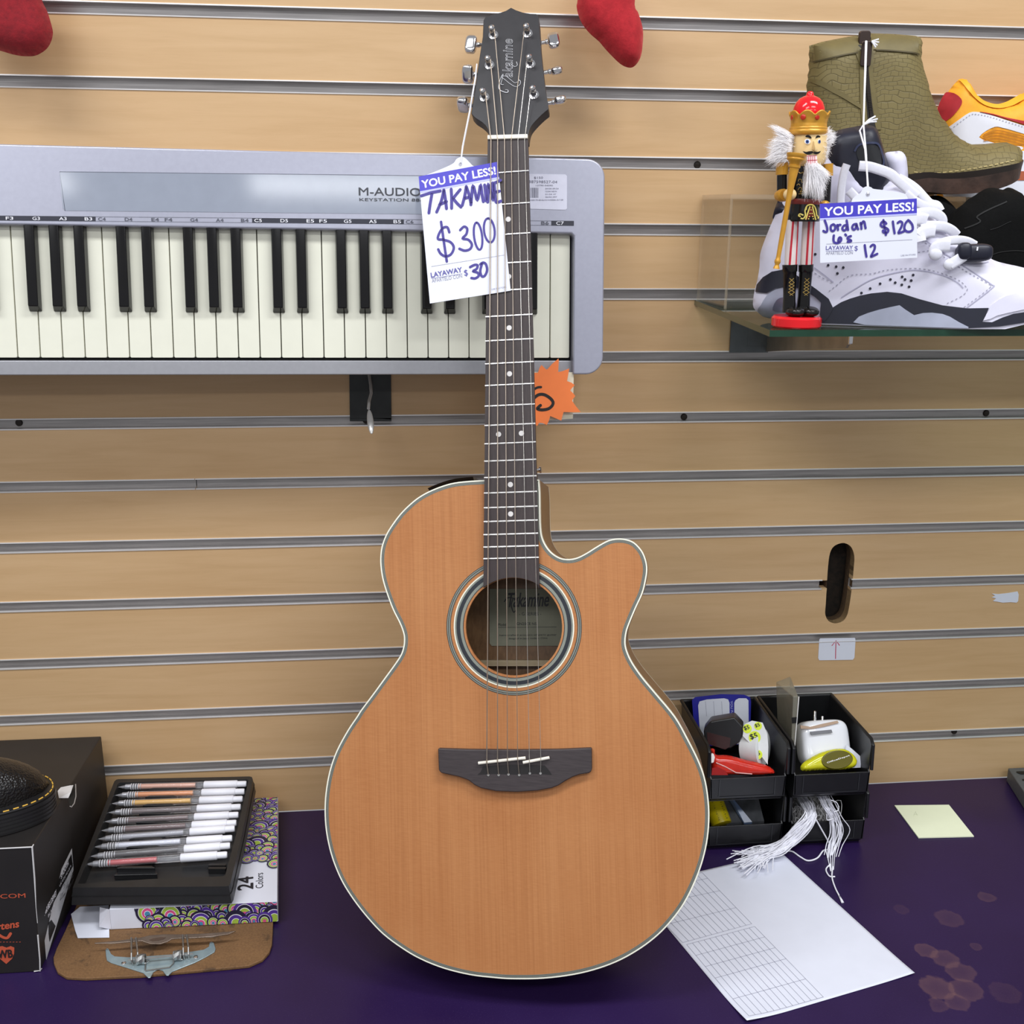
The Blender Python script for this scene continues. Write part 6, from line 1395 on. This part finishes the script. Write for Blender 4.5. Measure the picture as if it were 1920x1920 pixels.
# ------------------------------------------------------------------ pen tray and ten pens
tBL, tBR = atY(217.5, 1461, -.030), atY(471.7, 1456, -.030); tFL, tFR = atZ(136, 1664, .0567), atZ(429, 1664, .0567)
FT = Fr((tFL+tFR)/2, tFR-tFL, (tBL+tBR)/2-(tFL+tFR)/2)
tray = thing('pen_tray', 'black plastic tray holding a row of gel pens, resting on the patterned pen box', 'tray', FT.W(0, .1, -.024))
outer = FT.P(cp([(30, 1050), (210, 590), (395, 118), (412, 102), (430, 98), (1580, 74), (1602, 78), (1610, 98), (1520, 560), (1415, 1010), (1400, 1035), (1370, 1040), (700, 1045)]))
inner = FT.P(cp([(75, 1015), (250, 600), (425, 140), (445, 128), (1555, 98), (1572, 108), (1470, 560), (1370, 935), (1350, 950), (700, 975), (120, 1015)]))
outer = ccw(outer); inner = ccw(inner)
def tr(P, g): c = np.mean(P, 0); return [tuple(c + (np.array(p)-c)*g) for p in P]
mb = MB(); vs, fs = fill(outer, .02, inner); mb.add([FT.W(u, v, 0) for u, v in vs], fs)
k = len(inner); mb.add([FT.W(u, v, 0) for u, v in inner] + [FT.W(u, v, -.013) for u, v in tr(inner, .97)], [[i, (i+1) % k, k+(i+1) % k, k+i] for i in range(k)]); mb.poly(tr(inner, .97), FT, -.013)
k = len(outer); mb.add([FT.W(u, v, 0) for u, v in outer] + [FT.W(u, v, -.0205) for u, v in tr(outer, 1.03)], [[i, (i+1) % k, k+(i+1) % k, k+i] for i in range(k)]); mb.poly(tr(outer, 1.03), FT, -.0205)
k = len(outer); a = tr(outer, 1.012); b = tr(outer, 1.022); mb.add([FT.W(u, v, -.010) for u, v in a] + [FT.W(u, v, -.0095) for u, v in b], [[i, (i+1) % k, k+(i+1) % k, k+i] for i in range(k)])
obj('tray_body', mb, BLACKPL2, tray)
pens = [((430, 168), (1555, 140), (222, 166, 138), 'peach gel pen, topmost in the black tray', .6), ((402, 240), (1538, 207), (226, 140, 56), 'orange gel pen in the black tray', .6), ((372, 313), (1522, 272), (226, 172, 40), 'yellow gel pen in the black tray', .6), ((342, 392), (1505, 342), (88, 64, 60), 'dark brown gel pen just below the yellow pen in the tray', .62),
        ((310, 472), (1485, 412), (92, 58, 52), 'middle one of three dark brown gel pens in the tray', .62), ((280, 550), (1467, 482), (92, 52, 46), 'dark brown gel pen just above the silver pen in the tray', .62), ((253, 624), (1452, 532), (166, 166, 174), 'silver gel pen in the middle of the black tray', .62), ((218, 694), (1430, 617), (222, 224, 234), 'white ink gel pen in the black tray', .62), ((183, 777), (1412, 682), (52, 46, 46), 'black ink gel pen just above the red pen in the tray', .62), ((140, 847), (1386, 762), (198, 48, 54), 'red gel pen, lowest in the black tray', .5)]
CLEARP = m_glass('clear_pen_plastic', (.97, .97, .98), 0.14, 0.06, lin((226, 226, 232))); PENW = plain('white_pen_grip', (238, 238, 246), .4, 0, .02)
for i, (A, B, c, lab_, fillto) in enumerate(pens):
    pn = -.0035; a = FT.W(*FT.uv(*cp([A])[0], pn), pn); b = FT.W(*FT.uv(*cp([B])[0], pn), pn); d = b-a; at = lambda t: a + d*t
    T = thing('gel_pen', lab_, 'pen', at(.5), 'gel pens lying in the black tray')
    mb = MB(); mb.tube([at(0), at(.012), at(.02), at(.055), at(.06), at(.16), at(.165), at(.67)], [.0004, .0006, .0013, .0030, .0036, .0042, .0045, .0045], 14); obj('barrel', mb, CLEARP, T, angle=50)
    mb = MB(); mb.tube([at(.004), at(.03), at(.05), at(.056), at(.095)], [.0004, .0012, .0018, .0032, .0036], 10); obj('metal_tip', mb, plain('silver_tip', (206, 206, 210), .2, .4), T)
    mb = MB()
    for g in range(5): t = .10+.018*g; mb.tube([at(t), at(t+.006)], .0043, 12)
    obj('grip_rings', mb, plain('clear_grip_grey', (206, 206, 210), .15), T)
    mb = MB(); mb.tube([at(.155), at(fillto)], .0033, 12); obj('ink_refill', mb, plain('ink_%d' % i, c, .35, 0, .05), T)
    mb = MB(); mb.tube([at(.668), at(.672), at(.925), at(.93)], [.0044, .0050, .0050, .0044], 18); obj('cap', mb, PENW, T, angle=50)
    mb = MB(); mb.tube([at(.93), at(.99), at(1)], [.0040, .0040, .0034], 14); obj('push_button', mb, PENW, T, angle=50)
for i, (x, y) in enumerate(((835, 185), (810, 252), (790, 325), (760, 400), (735, 475), (700, 560), (680, 620), (655, 692), (600, 790), (590, 890))):
    u, v = FT.uv(*cp([(x, y)])[0], -.004); w_ = .020 if i < 9 else .022; mb = MB(); mb.prism([(u-w_, v-.0022), (u+w_, v-.0018), (u+w_*.75, v+.0022), (u-w_*.75, v+.0018)], FT, -.0125, -.0005 if i == 9 else -.003); obj('pen_clip', mb, BLACKPL, tray, bevel=.0006)
u, v = FT.uv(*cp([(590, 935)])[0], -.008); mb = MB(); mb.prism([(u-.024, v-.004), (u+.024, v-.002), (u+.022, v+.003), (u-.022, v+.002)], FT, -.0125, -.006); obj('pen_clip', mb, BLACKPL, tray, bevel=.0006)
for y in (860, 890):
    u, v = FT.uv(*cp([(1300, y)])[0], -.008); mb = MB(); mb.prism(rrect(u-.010, u+.010, v-.0018, v+.0018, .0008), FT, -.0125, -.006); obj('pen_clip', mb, BLACKPL, tray)
# ------------------------------------------------------------------ stacking bins
cbn = crop(1260, 1240, 4)
def bin_(label, x0, x1, yb, yf, z0, h):
    T = thing('storage_bin', label, 'bin', ((x0+x1)/2, (yb+yf)/2, z0)); t = .0022; lip = .034; x0b, x1b = x0+.004, x1-.004; zr = z0+h
    FX = Fr((0, 0, 0), (0, -1, 0), (0, 0, 1))          # side profile, looking along x
    side = [(-yb, z0), (-yf-.007, z0), (-yf, z0+.007), (-yf, z0+lip), (-yf-.003, z0+lip+.002), (-yf-.004, zr-.004), (-yf-.010, zr), (-yb, zr)]
    mb = MB()
    for xa, xb_, s in ((x0b, x0, 1), (x1b, x1, -1)):
        k = len(side); f = lambda u, v, o: V3((xa+(xb_-xa)*(v-z0)/h)+o, -u, v)
        vs = [f(u, v, 0) for u, v in side] + [f(u, v, s*t) for u, v in side]
        mb.add(vs, [list(range(k)), list(range(k, 2*k))[::-1]] + [[i, (i+1) % k, k+(i+1) % k, k+i] for i in range(k)])
    mb.box(((x0+x1)/2, (yb+yf)/2, z0+t/2), (x1b-x0b, abs(yf-yb)-.012, t)); mb.box(((x0+x1)/2, yb-t/2, z0+h/2), (x1-x0-.004, t, h))
    mb.box(((x0+x1)/2, yf+t/2, z0+.0065+(lip-.0065)/2), (x1b-x0b+.003, t, lip-.0065))
    mb.hexa([V3(x0b, yf+.007, z0), V3(x1b, yf+.007, z0), V3(x1b, yf+.009, z0), V3(x0b, yf+.009, z0)], [V3(x0b, yf, z0+.007), V3(x1b, yf, z0+.007), V3(x1b, yf+.002, z0+.007), V3(x0b, yf+.002, z0+.007)])
    obj('bin_body', mb, BLACKPL, T, bevel=.0005)
    mb = MB(); r_ = .0022
    for xa in (x0, x1): mb.tube([V3(xa, yb, zr), V3(xa, yf+.011, zr), V3(xa, yf+.004, zr-.005), V3(xa, yf+.002, z0+lip+.002)], r_, 8)
    mb.tube([V3(x0, yb, zr), V3(x1, yb, zr)], r_, 8); obj('rim', mb, BLACKPL, T)
    mb = MB(); fr = Fr((0, yf-.0002, 0)); a, b = x0b+.010, x1b-.012
    for s in ([(a, z0+.009), (b, z0+.009)], [(a, z0+.009), (a, z0+lip-.001)], [(b, z0+.009), (b, z0+lip-.001)]): mb.ribbon(s, .0012, fr, .0005, round_=False)
    obj('label_slot', mb, plain('black_plastic_ridge', (46, 47, 50), .3), T); return T
bin_('black plastic bin at lower left of the stack beside the guitar, holding a glue tube', .380, .481, -.012, -.146, 0.0004, .074)
bin_('black plastic bin at lower right of the stack, white strings spilling out', .4875, .5885, -.012, -.1475, 0.0004, .074)
bin_('black plastic bin at upper left of the stack, holding a price card and red tool', .3735, .4735, -.024, -.163, .0768, .0735)
bin_('black plastic bin at upper right of the stack, holding a white plug adapter', .4795, .581, -.022, -.163, .0768, .0735)
ZB = .0792
# upper left contents
fr = Fr((.42, -.045, .12), (1, -.03, 0), (0, .22, 1)); CP = lambda pts: fr.P(cbn(pts))
cd = CP([(150, 290), (175, 268), (370, 246), (540, 250), (585, 268), (592, 300), (585, 620), (175, 640)])
mb = MB(); mb.prism(cd, fr, -.0004, .0004); o = obj('price_card', mb, plain('dark_blue_card', (34, 34, 150), .4)); tag(o, 'blue-bordered white price card standing in the upper left bin', 'card')
mb = MB(); mb.poly(CP([(205, 300), (260, 285), (390, 276), (420, 285), (430, 310), (432, 620), (215, 620), (195, 330)]), fr, .0007); mb.poly(CP([(475, 290), (500, 276), (555, 276), (572, 292), (575, 620), (468, 620), (466, 310)]), fr, .0007); obj('white_panel', mb, CARD, o)
mb = MB(); ptext(mb, 'YOU PAY LESS', fr, cbn([(438, 298)])[0], cbn([(446, 480)])[0], .0009, h=4, bold=.01); obj('blue_lettering', mb, plain('pale_blue_print', (188, 190, 240), .5), o)
mb = MB()
for x in (250, 310, 370): mb.ribbon(CP([(x, 300), (x+8, 410)]), .0004, fr, .0009); 
obj('form_lines', mb, PRINTGREY, o)
# black clamp-like tape dispenser
fr = Fr((.412, -.115, .135), (1, -.35, 0), (0, .25, 1)); mb = MB(); P = fr.P(cbn([(240, 500), (290, 435), (470, 405), (535, 475), (530, 540), (510, 590), (440, 640), (380, 630), (250, 600)])); mb.prism(P, fr, -.02, .012); tp = obj('tape_dispenser', mb, plain('dark_grey_plastic', (38, 38, 40), .3, 0, .1, 60), bevel=.002); tag(tp, 'dark grey plastic tape dispenser on top of the upper left bin contents', 'dispenser')
mb = MB(); mb.prism(fr.P(cbn([(262, 530), (440, 575), (432, 640), (400, 660), (268, 620)]), .012), fr, .0118, .0128); obj('smoky_window', mb, plain('smoky_brown_plastic', (66, 44, 44), .15), tp)
# roll of price dots
rc = fr.W(*fr.uv(*cbn([(620, 640)])[0], -.006), -.006); RW = plain('sticker_roll_paper', (226, 228, 228), .5)
roll = thing('sticker_roll', 'roll of yellow dollar price stickers standing in the upper left bin', 'sticker roll', rc)
ax = unit(V3(.75, -.62, .2)); mb = MB(); mb.lathe([(.010, -.012), (.022, -.012), (.0235, -.011), (.0235, .011), (.022, .012), (.010, .012)], rc, ax, 32); obj('paper_roll', mb, RW, roll, angle=40)
fs_ = Fr(rc + V3(.005, -.012, 0), (1, -.2, 0), (0, .35, 1)); SPt = fs_.P(cbn([(530, 560), (545, 470), (600, 445), (680, 460), (715, 545), (722, 640), (718, 775), (640, 670), (570, 600)]), .010); mb = MB(); mb.prism(SPt, fs_, .0096, .0100); strip_ = obj('loose_strip', mb, RW, roll)
YG = plain('neon_yellow_sticker', (222, 240, 60), .5)
for x, y, r_ in ((620, 570, 46), (565, 505, 34), (645, 485, 30), (645, 700, 34)):
    u, v = fs_.uv(*cbn([(x, y)])[0], .0102); k_ = .0016*r_/10; mb = MB(); mb.prism(ellipse(u, v, k_, k_*1.05, 20), fs_, .0100, .0103); d_ = obj('price_dot', mb, YG, strip_)
    mb = MB(); ptext(mb, '$5', fs_, cbn([(x-26*r_/46, y+22*r_/46)])[0], cbn([(x+26*r_/46, y+6*r_/46)])[0], .0106, h=r_*.24, bold=.02); obj('price_lettering', mb, PRINTBLACK, d_)
# red tool
fr = Fr((.425, -.150, .115), (1, -.05, 0), (0, .3, 1)); RT_ = plain('red_translucent_plastic', (206, 44, 30), .15, 0, .12, 90)
tool = thing('correction_tape', 'red plastic correction tape tool at the front of the upper left bin', 'correction tape', fr.W(0, 0, 0))
P = fr.P(cbn([(285, 665), (320, 660), (330, 700), (420, 705), (560, 740), (680, 770), (745, 800), (765, 840), (640, 852), (420, 850), (300, 848), (290, 780)])); mb = Puff(fr, catmull(P, True, 4), .009, .008).body(MB(), .0022); obj('red_body', mb, RT_, tool, angle=50)
P = fr.P(cbn([(285, 700), (310, 690), (322, 720), (312, 760), (290, 765)]), .009); mb = MB(); mb.prism(P, fr, .004, .010); obj('white_head', mb, NWHITE, tool, bevel=.001)
mb = MB(); mb.tube([fr.W(*fr.uv(*q_, .009), .009) for q_ in cbn([(330, 760), (400, 790), (480, 835), (600, 845)])], .0007, 6); obj('clear_edge', mb, plain('pale_red', (226, 170, 164), .2), tool)
mb = MB(); mb.prism(fr.P(cbn([(300, 800), (340, 790), (400, 820), (420, 852), (295, 852)]), .009), fr, .0085, .0100); obj('lower_lever', mb, plain('deep_red_plastic', (160, 24, 22), .2), tool)
# upper right contents
CLB = m_glass('cloudy_plastic', (.88, .87, .82), .38, .1, lin((190, 186, 168)))
fx_ = .4875
cbx = thing('clear_plastic_case', 'tall cloudy clear plastic case wedged upright at the left side of the upper right bin', 'case', (fx_, -.10, ZB))
A = [atY(x, y, yy) for x, y, yy in ((1497, 1304, -.115), (1499, 1394, -.150), (1450, 1278, -.02), (1478, 1262, -.03))]
c0, c1 = atY(1478, 1306, -.130), atY(1497, 1306, -.130); d0, d1 = atY(1455, 1279, -.055), atY(1482, 1268, -.055); c0[0] = max(c0[0], .4848); d0[0] = max(d0[0], .4848); e0_, e1_ = V3(max(c0[0]+.004, .489), -.130, .094), V3(c1[0], -.130, .094)
mb = MB(); g0, g1 = V3(max(d0[0]+.010, .489), -.055, .094), V3(d1[0]+.004, -.055, .094); mb.hexa([e0_, e1_, g1, g0], [c0, c1, d1, d0]); obj('case_shell', mb, CLB, cbx, bevel=.001)
fr = Fr(e0_, (1, 0, 0), (0, 0, 1)); mb = MB(); mb.prism(fr.P(cbn([(895, 420), (945, 415), (945, 460), (898, 462)])), fr, .0006, .0010); obj('case_mark', mb, plain('label_black', (24, 23, 23), .5), cbx)
mb = MB(); mb.tube([e1_ + V3(.0004, -.0006, 0), c1 + V3(.0004, -.0006, 0)], .0007, 6); obj('bright_edge', mb, NWHITE, cbx)
# plug adapter
pc = atY(1550, 1375, -.105); pl_ = thing('plug_adapter', 'white plug adapter with two metal prongs and a rubber band in the upper right bin', 'adapter', pc)
fr = Fr((pc[0], -.125, .12), (1, .03, 0), (0, .55, 1)); mb = MB(); pw = [fr.uv(*q_) for q_ in cbn([(965, 700), (1305, 640)])]
P = fr.P(cbn([(962, 470), (1000, 455), (1180, 436), (1240, 470), (1290, 540), (1306, 620), (1300, 680), (1290, 760), (980, 770), (965, 640)])); fq = Fr(fr.O - fr.en*.016, fr.ex, fr.ey); a_, b_ = fq.uv(*cbn([(950, 610)])[0]), fq.uv(*cbn([(1308, 610)])[0]); t_, l_ = fq.uv(*cbn([(1130, 440)])[0]), fq.uv(*cbn([(1130, 790)])[0])
mb = MB(); mb.ball(fq.W((a_[0]+b_[0])/2, (t_[1]+l_[1])/2, 0), ((b_[0]-a_[0])/2, .0185, (t_[1]-l_[1])/2), R=np.stack([fq.ex, fq.en, fq.ey], 1), seg=40, rings=28, e=.42); ad = obj('adapter_body', mb, plain('white_glossy_plastic', (240, 241, 248), .12, 0, .01), pl_, angle=60)
for x, yb_, yt in ((1072, 470, 378), (1128, 470, 415)):
    q0 = fr.W(*fr.uv(*cbn([(x-2, yb_)])[0], -.010), -.010); q1 = fr.W(*fr.uv(*cbn([(x, yt)])[0], -.012), -.012); mb = MB(); mb.tube([q0, q1, q1 + (q1-q0)*.06], [.0020, .0018, .0010], 12); obj('metal_prong', mb, CHROME, pl_)
mb = MB(); frb = Fr(fr.O, fr.ex, fr.ey); P = [frb.uv(*q_, .003) for q_ in cbn([(962, 480), (1040, 490), (1130, 468), (1240, 445), (1250, 462), (1140, 490), (1050, 508), (965, 505)])]; mb.prism(P, frb, .0015, .0035); obj('rubber_band', mb, plain('tan_rubber', (186, 158, 136), .7), pl_)
mb = MB(); P = [frb.uv(*q_, .0052) for q_ in cbn([(1035, 528), (1195, 512), (1203, 535), (1045, 552)])]; mb.prism(P, frb, .0040, .0056); obj('barcode_print', mb, plain('barcode_grey', (120, 120, 126), .6), pl_)
# yellow tape tool
fr = Fr((.53, -.146, .11), (1, 0, 0), (0, .6, 1)); YT = plain('yellow_translucent_plastic', (206, 202, 36), .12, 0, .12, 90)
yt_ = thing('yellow_tape_roller', 'yellow see-through correction roller at the front of the upper right bin', 'correction tape', fr.W(0, 0, 0))
P = fr.P(cbn([(975, 770), (1080, 700), (1180, 665), (1280, 655), (1350, 690), (1385, 740), (1370, 790), (1280, 812), (1120, 815), (980, 822)])); mb = Puff(fr, catmull(P, True, 4), .007, .007).body(MB(), .002); obj('yellow_body', mb, YT, yt_, angle=60)
e = [fr.uv(*q_, .008) for q_ in cbn(ellipse(1240, 738, 118, 70, 28, -.1))]; mb = MB(); mb.prism(e, fr, .004, .0085); wheel = obj('smoky_wheel', mb, plain('olive_smoky_plastic', (98, 92, 30), .12), yt_, bevel=.001)
mb = MB(); ptext(mb, 'OfficeDepot', fr, cbn([(1165, 768)])[0], cbn([(1335, 712)])[0], .0090, h=3, bold=.02); obj('white_lettering', mb, NWHITE, wheel)
mb = MB(); P = [fr.uv(*q_, .0) for q_ in cbn([(1320, 620), (1370, 660), (1432, 715), (1428, 795), (1340, 800), (1310, 700)])]; mb.prism(P, Fr(fr.O-fr.en*.006, fr.ex, fr.ey), -.0003, .0003); o = obj('paper_slip', mb, PAPER); tag(o, 'white paper slip behind the yellow roller in the upper right bin', 'paper slip')
# lower left contents
fr = Fr((.40, -.10, .03), (1, .0, 0), (0, .75, .66)); a, b = [fr.W(*fr.uv(*q_)) for q_ in cbn([(372, 1225), (300, 1030)])]
gt = thing('glue_tube', 'yellow tube with small print in the lower left bin', 'tube', a); ax = b-a; r_ = .0135; mb = MB(); mb.tube([a-ax*.02, a, a+ax*.04, b, b+ax*.2], [r_*.7, r_*.98, r_, r_, r_*.9], 24); obj('tube_body', mb, plain('yellow_tube', (226, 204, 20), .3), gt, angle=50)
mb = MB(); frt = Fr(a + (fr.en)*(r_+.0004), np.cross(unit(ax), fr.en), ax)
for i in range(12):
    t = .10 + .075*i; L_ = np.linalg.norm(ax); mb.ribbon([(-.006+.0006*(i % 3), t*L_), (.0065-.0012*(i % 2), t*L_)], .0007, frt, -.0012, round_=False)
obj('tube_print', mb, PRINTBLACK, gt)
mb = MB(); a, b, c_, d_ = [fr.W(*fr.uv(*q_, h_), h_) for q_, h_ in zip(cbn([(430, 1010), (600, 1220), (540, 1225), (415, 1020)]), (.004, .004, .001, .001))]; mb.hexa([a, b, c_, d_], [a+V3(0, 0, .003), b+V3(0, 0, .003), c_+V3(0, 0, .003), d_+V3(0, 0, .003)]); o = obj('plastic_sleeve', mb, plain('blue_grey_sleeve', (104, 124, 160), .2, 0, .3, 40)); tag(o, 'blue-grey plastic sleeve in the lower left bin beside the yellow tube', 'sleeve')
mb = MB(); P = [fr.W(*fr.uv(*q_, -.004), -.004) for q_ in cbn([(330, 1020), (640, 1020), (690, 1220), (410, 1235)])]; mb.add(P + [p + V3(0, 0, .004) for p in P], [[0, 1, 2, 3], [7, 6, 5, 4], [0, 4, 5, 1], [1, 5, 6, 2], [2, 6, 7, 3], [3, 7, 4, 0]]); o = obj('zip_bag', mb, plain('grey_plastic_bag', (86, 88, 92), .15, 0, .4, 40)); tag(o, 'crumpled clear grey plastic bag lying in the lower left bin', 'bag')

# ------------------------------------------------------------------ paper, sticky note, strings
pA, pB, pC = atZ(1715, 1826, .0006), atZ(1400, 1919, .0006), atZ(1470, 1597, .0006); FPp = Fr(pB, pA-pB, pC-pA)
LW, LH = np.linalg.norm(pA-pB), abs(float((pC-pA) @ FPp.ey))
def curl(u, v): return .0035*max(0, 1-math.hypot(u, v)/.05)**2 + .0012*max(0, 1-math.hypot(LW-u, v)/.05)**2
mb = MB()
def shp(i, j):
    u, v = LW*i, LH*j; return FPp.W(u, v, curl(u, v))
mb.sheet(shp, 60, 72); pp = obj('form_sheet', mb, PAPER, angle=80); tag(pp, 'white printed form sheet lying on the counter to the right of the guitar', 'paper'); m_ = pp.modifiers.new('solid', 'SOLIDIFY'); m_.thickness = .0003
cpp = crop(1220, 1480, 2.743)
mb = MB(); LN = .0005
def tbl(TL, TR, BR, BL, rows, cols):
    q_ = [np.array(FPp.uv(*p)) for p in cpp([TL, TR, BR, BL])]; L2 = lambda a, b, t: a+(b-a)*t
    rs_ = lambda a, b: [a+(b-a)*k/24 for k in range(25)]
    for t in rows: mb.ribbon(rs_(L2(q_[0], q_[3], t), L2(q_[1], q_[2], t)), .00045, FPp, LN, nf=curl, round_=False)
    for t in cols: mb.ribbon(rs_(L2(q_[0], q_[1], t), L2(q_[3], q_[2], t)), .00045, FPp, LN, nf=curl, round_=False)
tbl((185, 800), (535, 707), (888, 1070), (505, 1178), (0, .16, .32, .48, .76, 1), [i/12 for i in range(13)])
tbl((-120, 500), (265, 430), (520, 693), (165, 790), (0, .12, .37, .7, 1), [i/12 for i in range(13)])
obj('printed_table', mb, plain('form_line_grey', (140, 140, 158), .6), pp)
mb = MB(); q_ = [atZ(x, y, .0004) for x, y in ((1677, 1511.5), (1779, 1510.5), (1826, 1569.5), (1722, 1572))]; mb.add(q_ + [p + V3(0, 0, .0014) for p in q_], [[3, 2, 1, 0], [4, 5, 6, 7], [0, 1, 5, 4], [1, 2, 6, 5], [2, 3, 7, 6], [3, 0, 4, 7]]); o = obj('sticky_note', mb, plain('pale_yellow_note', (232, 238, 208), .6, 0, .01)); tag(o, 'pale yellow sticky note pad on the purple counter', 'sticky note')
fr = Fr(q_[0]+V3(0, 0, .0016), q_[1]-q_[0], q_[0]-q_[3]); mb = MB()
for s in ([(1352, 138), (1362, 115), (1372, 134)], [(1356, 130), (1370, 128)]): mb.ribbon(fr.P(cpp(s)), .0004, fr, .0002)
obj('pencil_mark', mb, plain('faint_pencil', (206, 212, 186), .7), o)

ST = plain('white_string', (238, 238, 246), .8, 0, .04, 300)
hank = thing('string_hank', 'hank of white tag strings spilling from the lower right bin', 'string', (.52, -.16, .02))
def strand(P, r_, mb): mb.tube([tuple(p) for p in catmull([p for p in P], False, 5)], r_, 5)
def cat3(P, k=5):
    P = [np.array(p) for p in P]; out = []; n = len(P)
    for i in range(n-1):
        a, b, c, d = P[max(i-1, 0)], P[i], P[i+1], P[min(i+2, n-1)]
        for j in range(k):
            t = j/k; out.append(.5*((2*b)+(c-a)*t+(2*a-5*b+4*c-d)*t*t+(-a+3*b-3*c+d)*t**3))
    return out + [P[-1]]
rng = random.Random(11)
def keep(P):
    for p in P:
        p[2] = max(p[2], .0014)
        if p is not P[0] and p[2] < .03: p[1] = min(p[1], -.1550)
        if p[1] > -.1525: p[0] = min(max(p[0], .4945), .582)
        if -.1530 < p[1] < -.138: p[2] = max(p[2], .0392)
        elif p[1] >= -.138: p[2] = min(max(p[2], .006), .068)
# main bundle: from inside the bin over the lip and down onto the paper
mb = MB()
mainp = [((980, 1030), -.110, .052), ((1030, 1110), -.140, .044), ((1040, 1170), -.1515, .040), ((960, 1270), -.160, .024), ((830, 1380), None, .010), ((700, 1430), None, .006), ((590, 1470), None, .004)]
for i in range(150):
    s1 = rng.gauss(0, 1); s2_ = rng.gauss(0, 1); end = rng.uniform(.0, 1); P = []
    for j, ((x, y), yy, z) in enumerate(mainp):
        wd = (34, 32, 30, 46, 50, 58, 66)[j]; x2 = x + s1*wd*.5 + rng.gauss(0, 7); y2 = y + s2_*wd*.42 + rng.gauss(0, 6)
        if j == 6: x2 += (rng.random()-.5)*200; y2 += (rng.random()-.4)*130
        q_ = cbn([(x2, y2)])[0]; h_ = max(.0012, z + abs(rng.gauss(0, .003)))
        P.append(atY(*q_, yy + rng.gauss(0, .002)) if yy is not None else atZ(*q_, h_))
    keep(P)
    mb.tube(cat3(P, 4), .00065, 5)
obj('string_bundle', mb, ST, hank, recalc=False)
mb = MB()
rp_ = [((1120, 985), -.130, 0), ((1165, 1080), -.150, 0), ((1215, 1170), -.1525, 0), ((1235, 1280), -.156, 0), ((1205, 1380), -.158, 0), ((1190, 1460), None, .0016), ((1200, 1560), None, .0014)]
for i in range(24):
    s1 = rng.gauss(0, 1); P = []; m_n = rng.choice((5, 6, 6, 7))
    for j, ((x, y), yy, z) in enumerate(rp_[:m_n]):
        q_ = cbn([(x + s1*(20, 22, 24, 30, 28, 20, 10)[j] + rng.gauss(0, 6), y + rng.gauss(0, 10))])[0]; P.append(atY(*q_, yy + rng.gauss(0, .0015)) if yy is not None else atZ(*q_, z))
    keep(P)
    mb.tube(cat3(P, 4), .00055, 5)
for s in ([(1205, 1540), (1200, 1620), (1225, 1700), (1255, 1760), (1275, 1810)], [(1255, 1760), (1285, 1808)], [(1190, 1520), (1155, 1560), (1180, 1610), (1222, 1615)], [(1215, 1130), (1250, 1110), (1235, 1060), (1190, 1040)], [(1160, 1150), (1165, 1190), (1210, 1180)]):
    if s[0][1] < 1300: mb.tube(cat3([atY(*q_, -.158) for q_ in cbn(s)], 5), .0006, 5)
    else: mb.tube(cat3([atZ(*q_, .0014) for q_ in cbn(s)], 5), .0009, 6)
obj('loose_strands', mb, ST, hank, recalc=False)
mb = MB(); lp = [(1075, 1180), (1110, 1240), (1145, 1330), (1135, 1420), (1090, 1475), (1020, 1495), (960, 1465), (900, 1425), (850, 1425)]
LPp = [atY(*q_, -.1535) if q_[1] < 1570 else atZ(*q_, .0014) for q_ in cbn(lp)]
for p in LPp: p[1] = min(p[1], -.1535); p[2] = max(p[2], .0014)
mb.tube(cat3(LPp, 5), .0010, 6); obj('looped_strand', mb, ST, hank)
mb = MB()
for i in range(160):
    c = V3(rng.uniform(.494, .555), rng.uniform(-.135, -.05), .004); a0 = rng.uniform(0, 6.28); P = []
    for j in range(7): P.append(c + V3(math.cos(a0+j*.5)*.012*rng.uniform(.6, 1.5), math.sin(a0+j*.5)*.014, rng.uniform(0, .036)))
    for p in P: p[0] = min(max(p[0], .4970), .576); p[1] = min(max(p[1], -.138), -.019); p[2] = max(p[2], .005)
    P = [V3(min(max(p[0], .4965), .577), min(max(p[1], -.1395), -.018), max(p[2], .0045)) for p in cat3(P, 3)]; mb.tube([p for i_, p in enumerate(P) if i_ == 0 or np.linalg.norm(p-P[i_-1]) > 1e-5], .0006, 4)
o = obj('tangled_strings', mb, plain('white_string_shade', (216, 214, 214), .8), hank, recalc=False); o['kind'] = 'stuff'

# ------------------------------------------------------------------ grey plastic object at the right edge
gc = atY(1890, 1440, -.012); t0_ = gc; t1_ = atZ(1924, 1490, gc[2]+.002); dirx = V3(1, .0, 0); 
FGd = Fr(t0_, (1, 0, 0), unit(t0_-t1_)*1.0) if False else Fr(t0_, (1, -.02, .0), (0, 1, 0))
L_ = .15; dl = (t1_-t0_)
mb = MB(); b4 = [t0_, t0_+V3(L_, .0, 0), t0_+dl*3+V3(L_, 0, 0), t0_+dl*3]; lowz = [V3(p[0], p[1], .0005) for p in b4]
mb.hexa([lowz[3], lowz[2], lowz[1], lowz[0]], [b4[3], b4[2], b4[1], b4[0]]); gd = obj('grey_organizer', mb, plain('grey_textured_plastic', (82, 86, 90), .5, 0, .08, 200), bevel=.0015); tag(gd, 'dark grey plastic organizer at the right edge of the counter against the wall', 'organizer')
cg = crop(1860, 1420, 19.2); fr = Fr(t0_+V3(0, 0, .0003), (1, 0, 0), unit(-dl))
for s in ([(870, 530), (950, 510), (1300, 515), (1320, 590), (1100, 620), (960, 590)], [(1085, 800), (1130, 785), (1320, 790), (1320, 860), (1120, 845)]):
    mb = MB(); mb.poly(catmull(fr.P(cg(s)), True, 3), fr, .0004); obj('slot_opening', mb, SHADOWBLACK, gd)
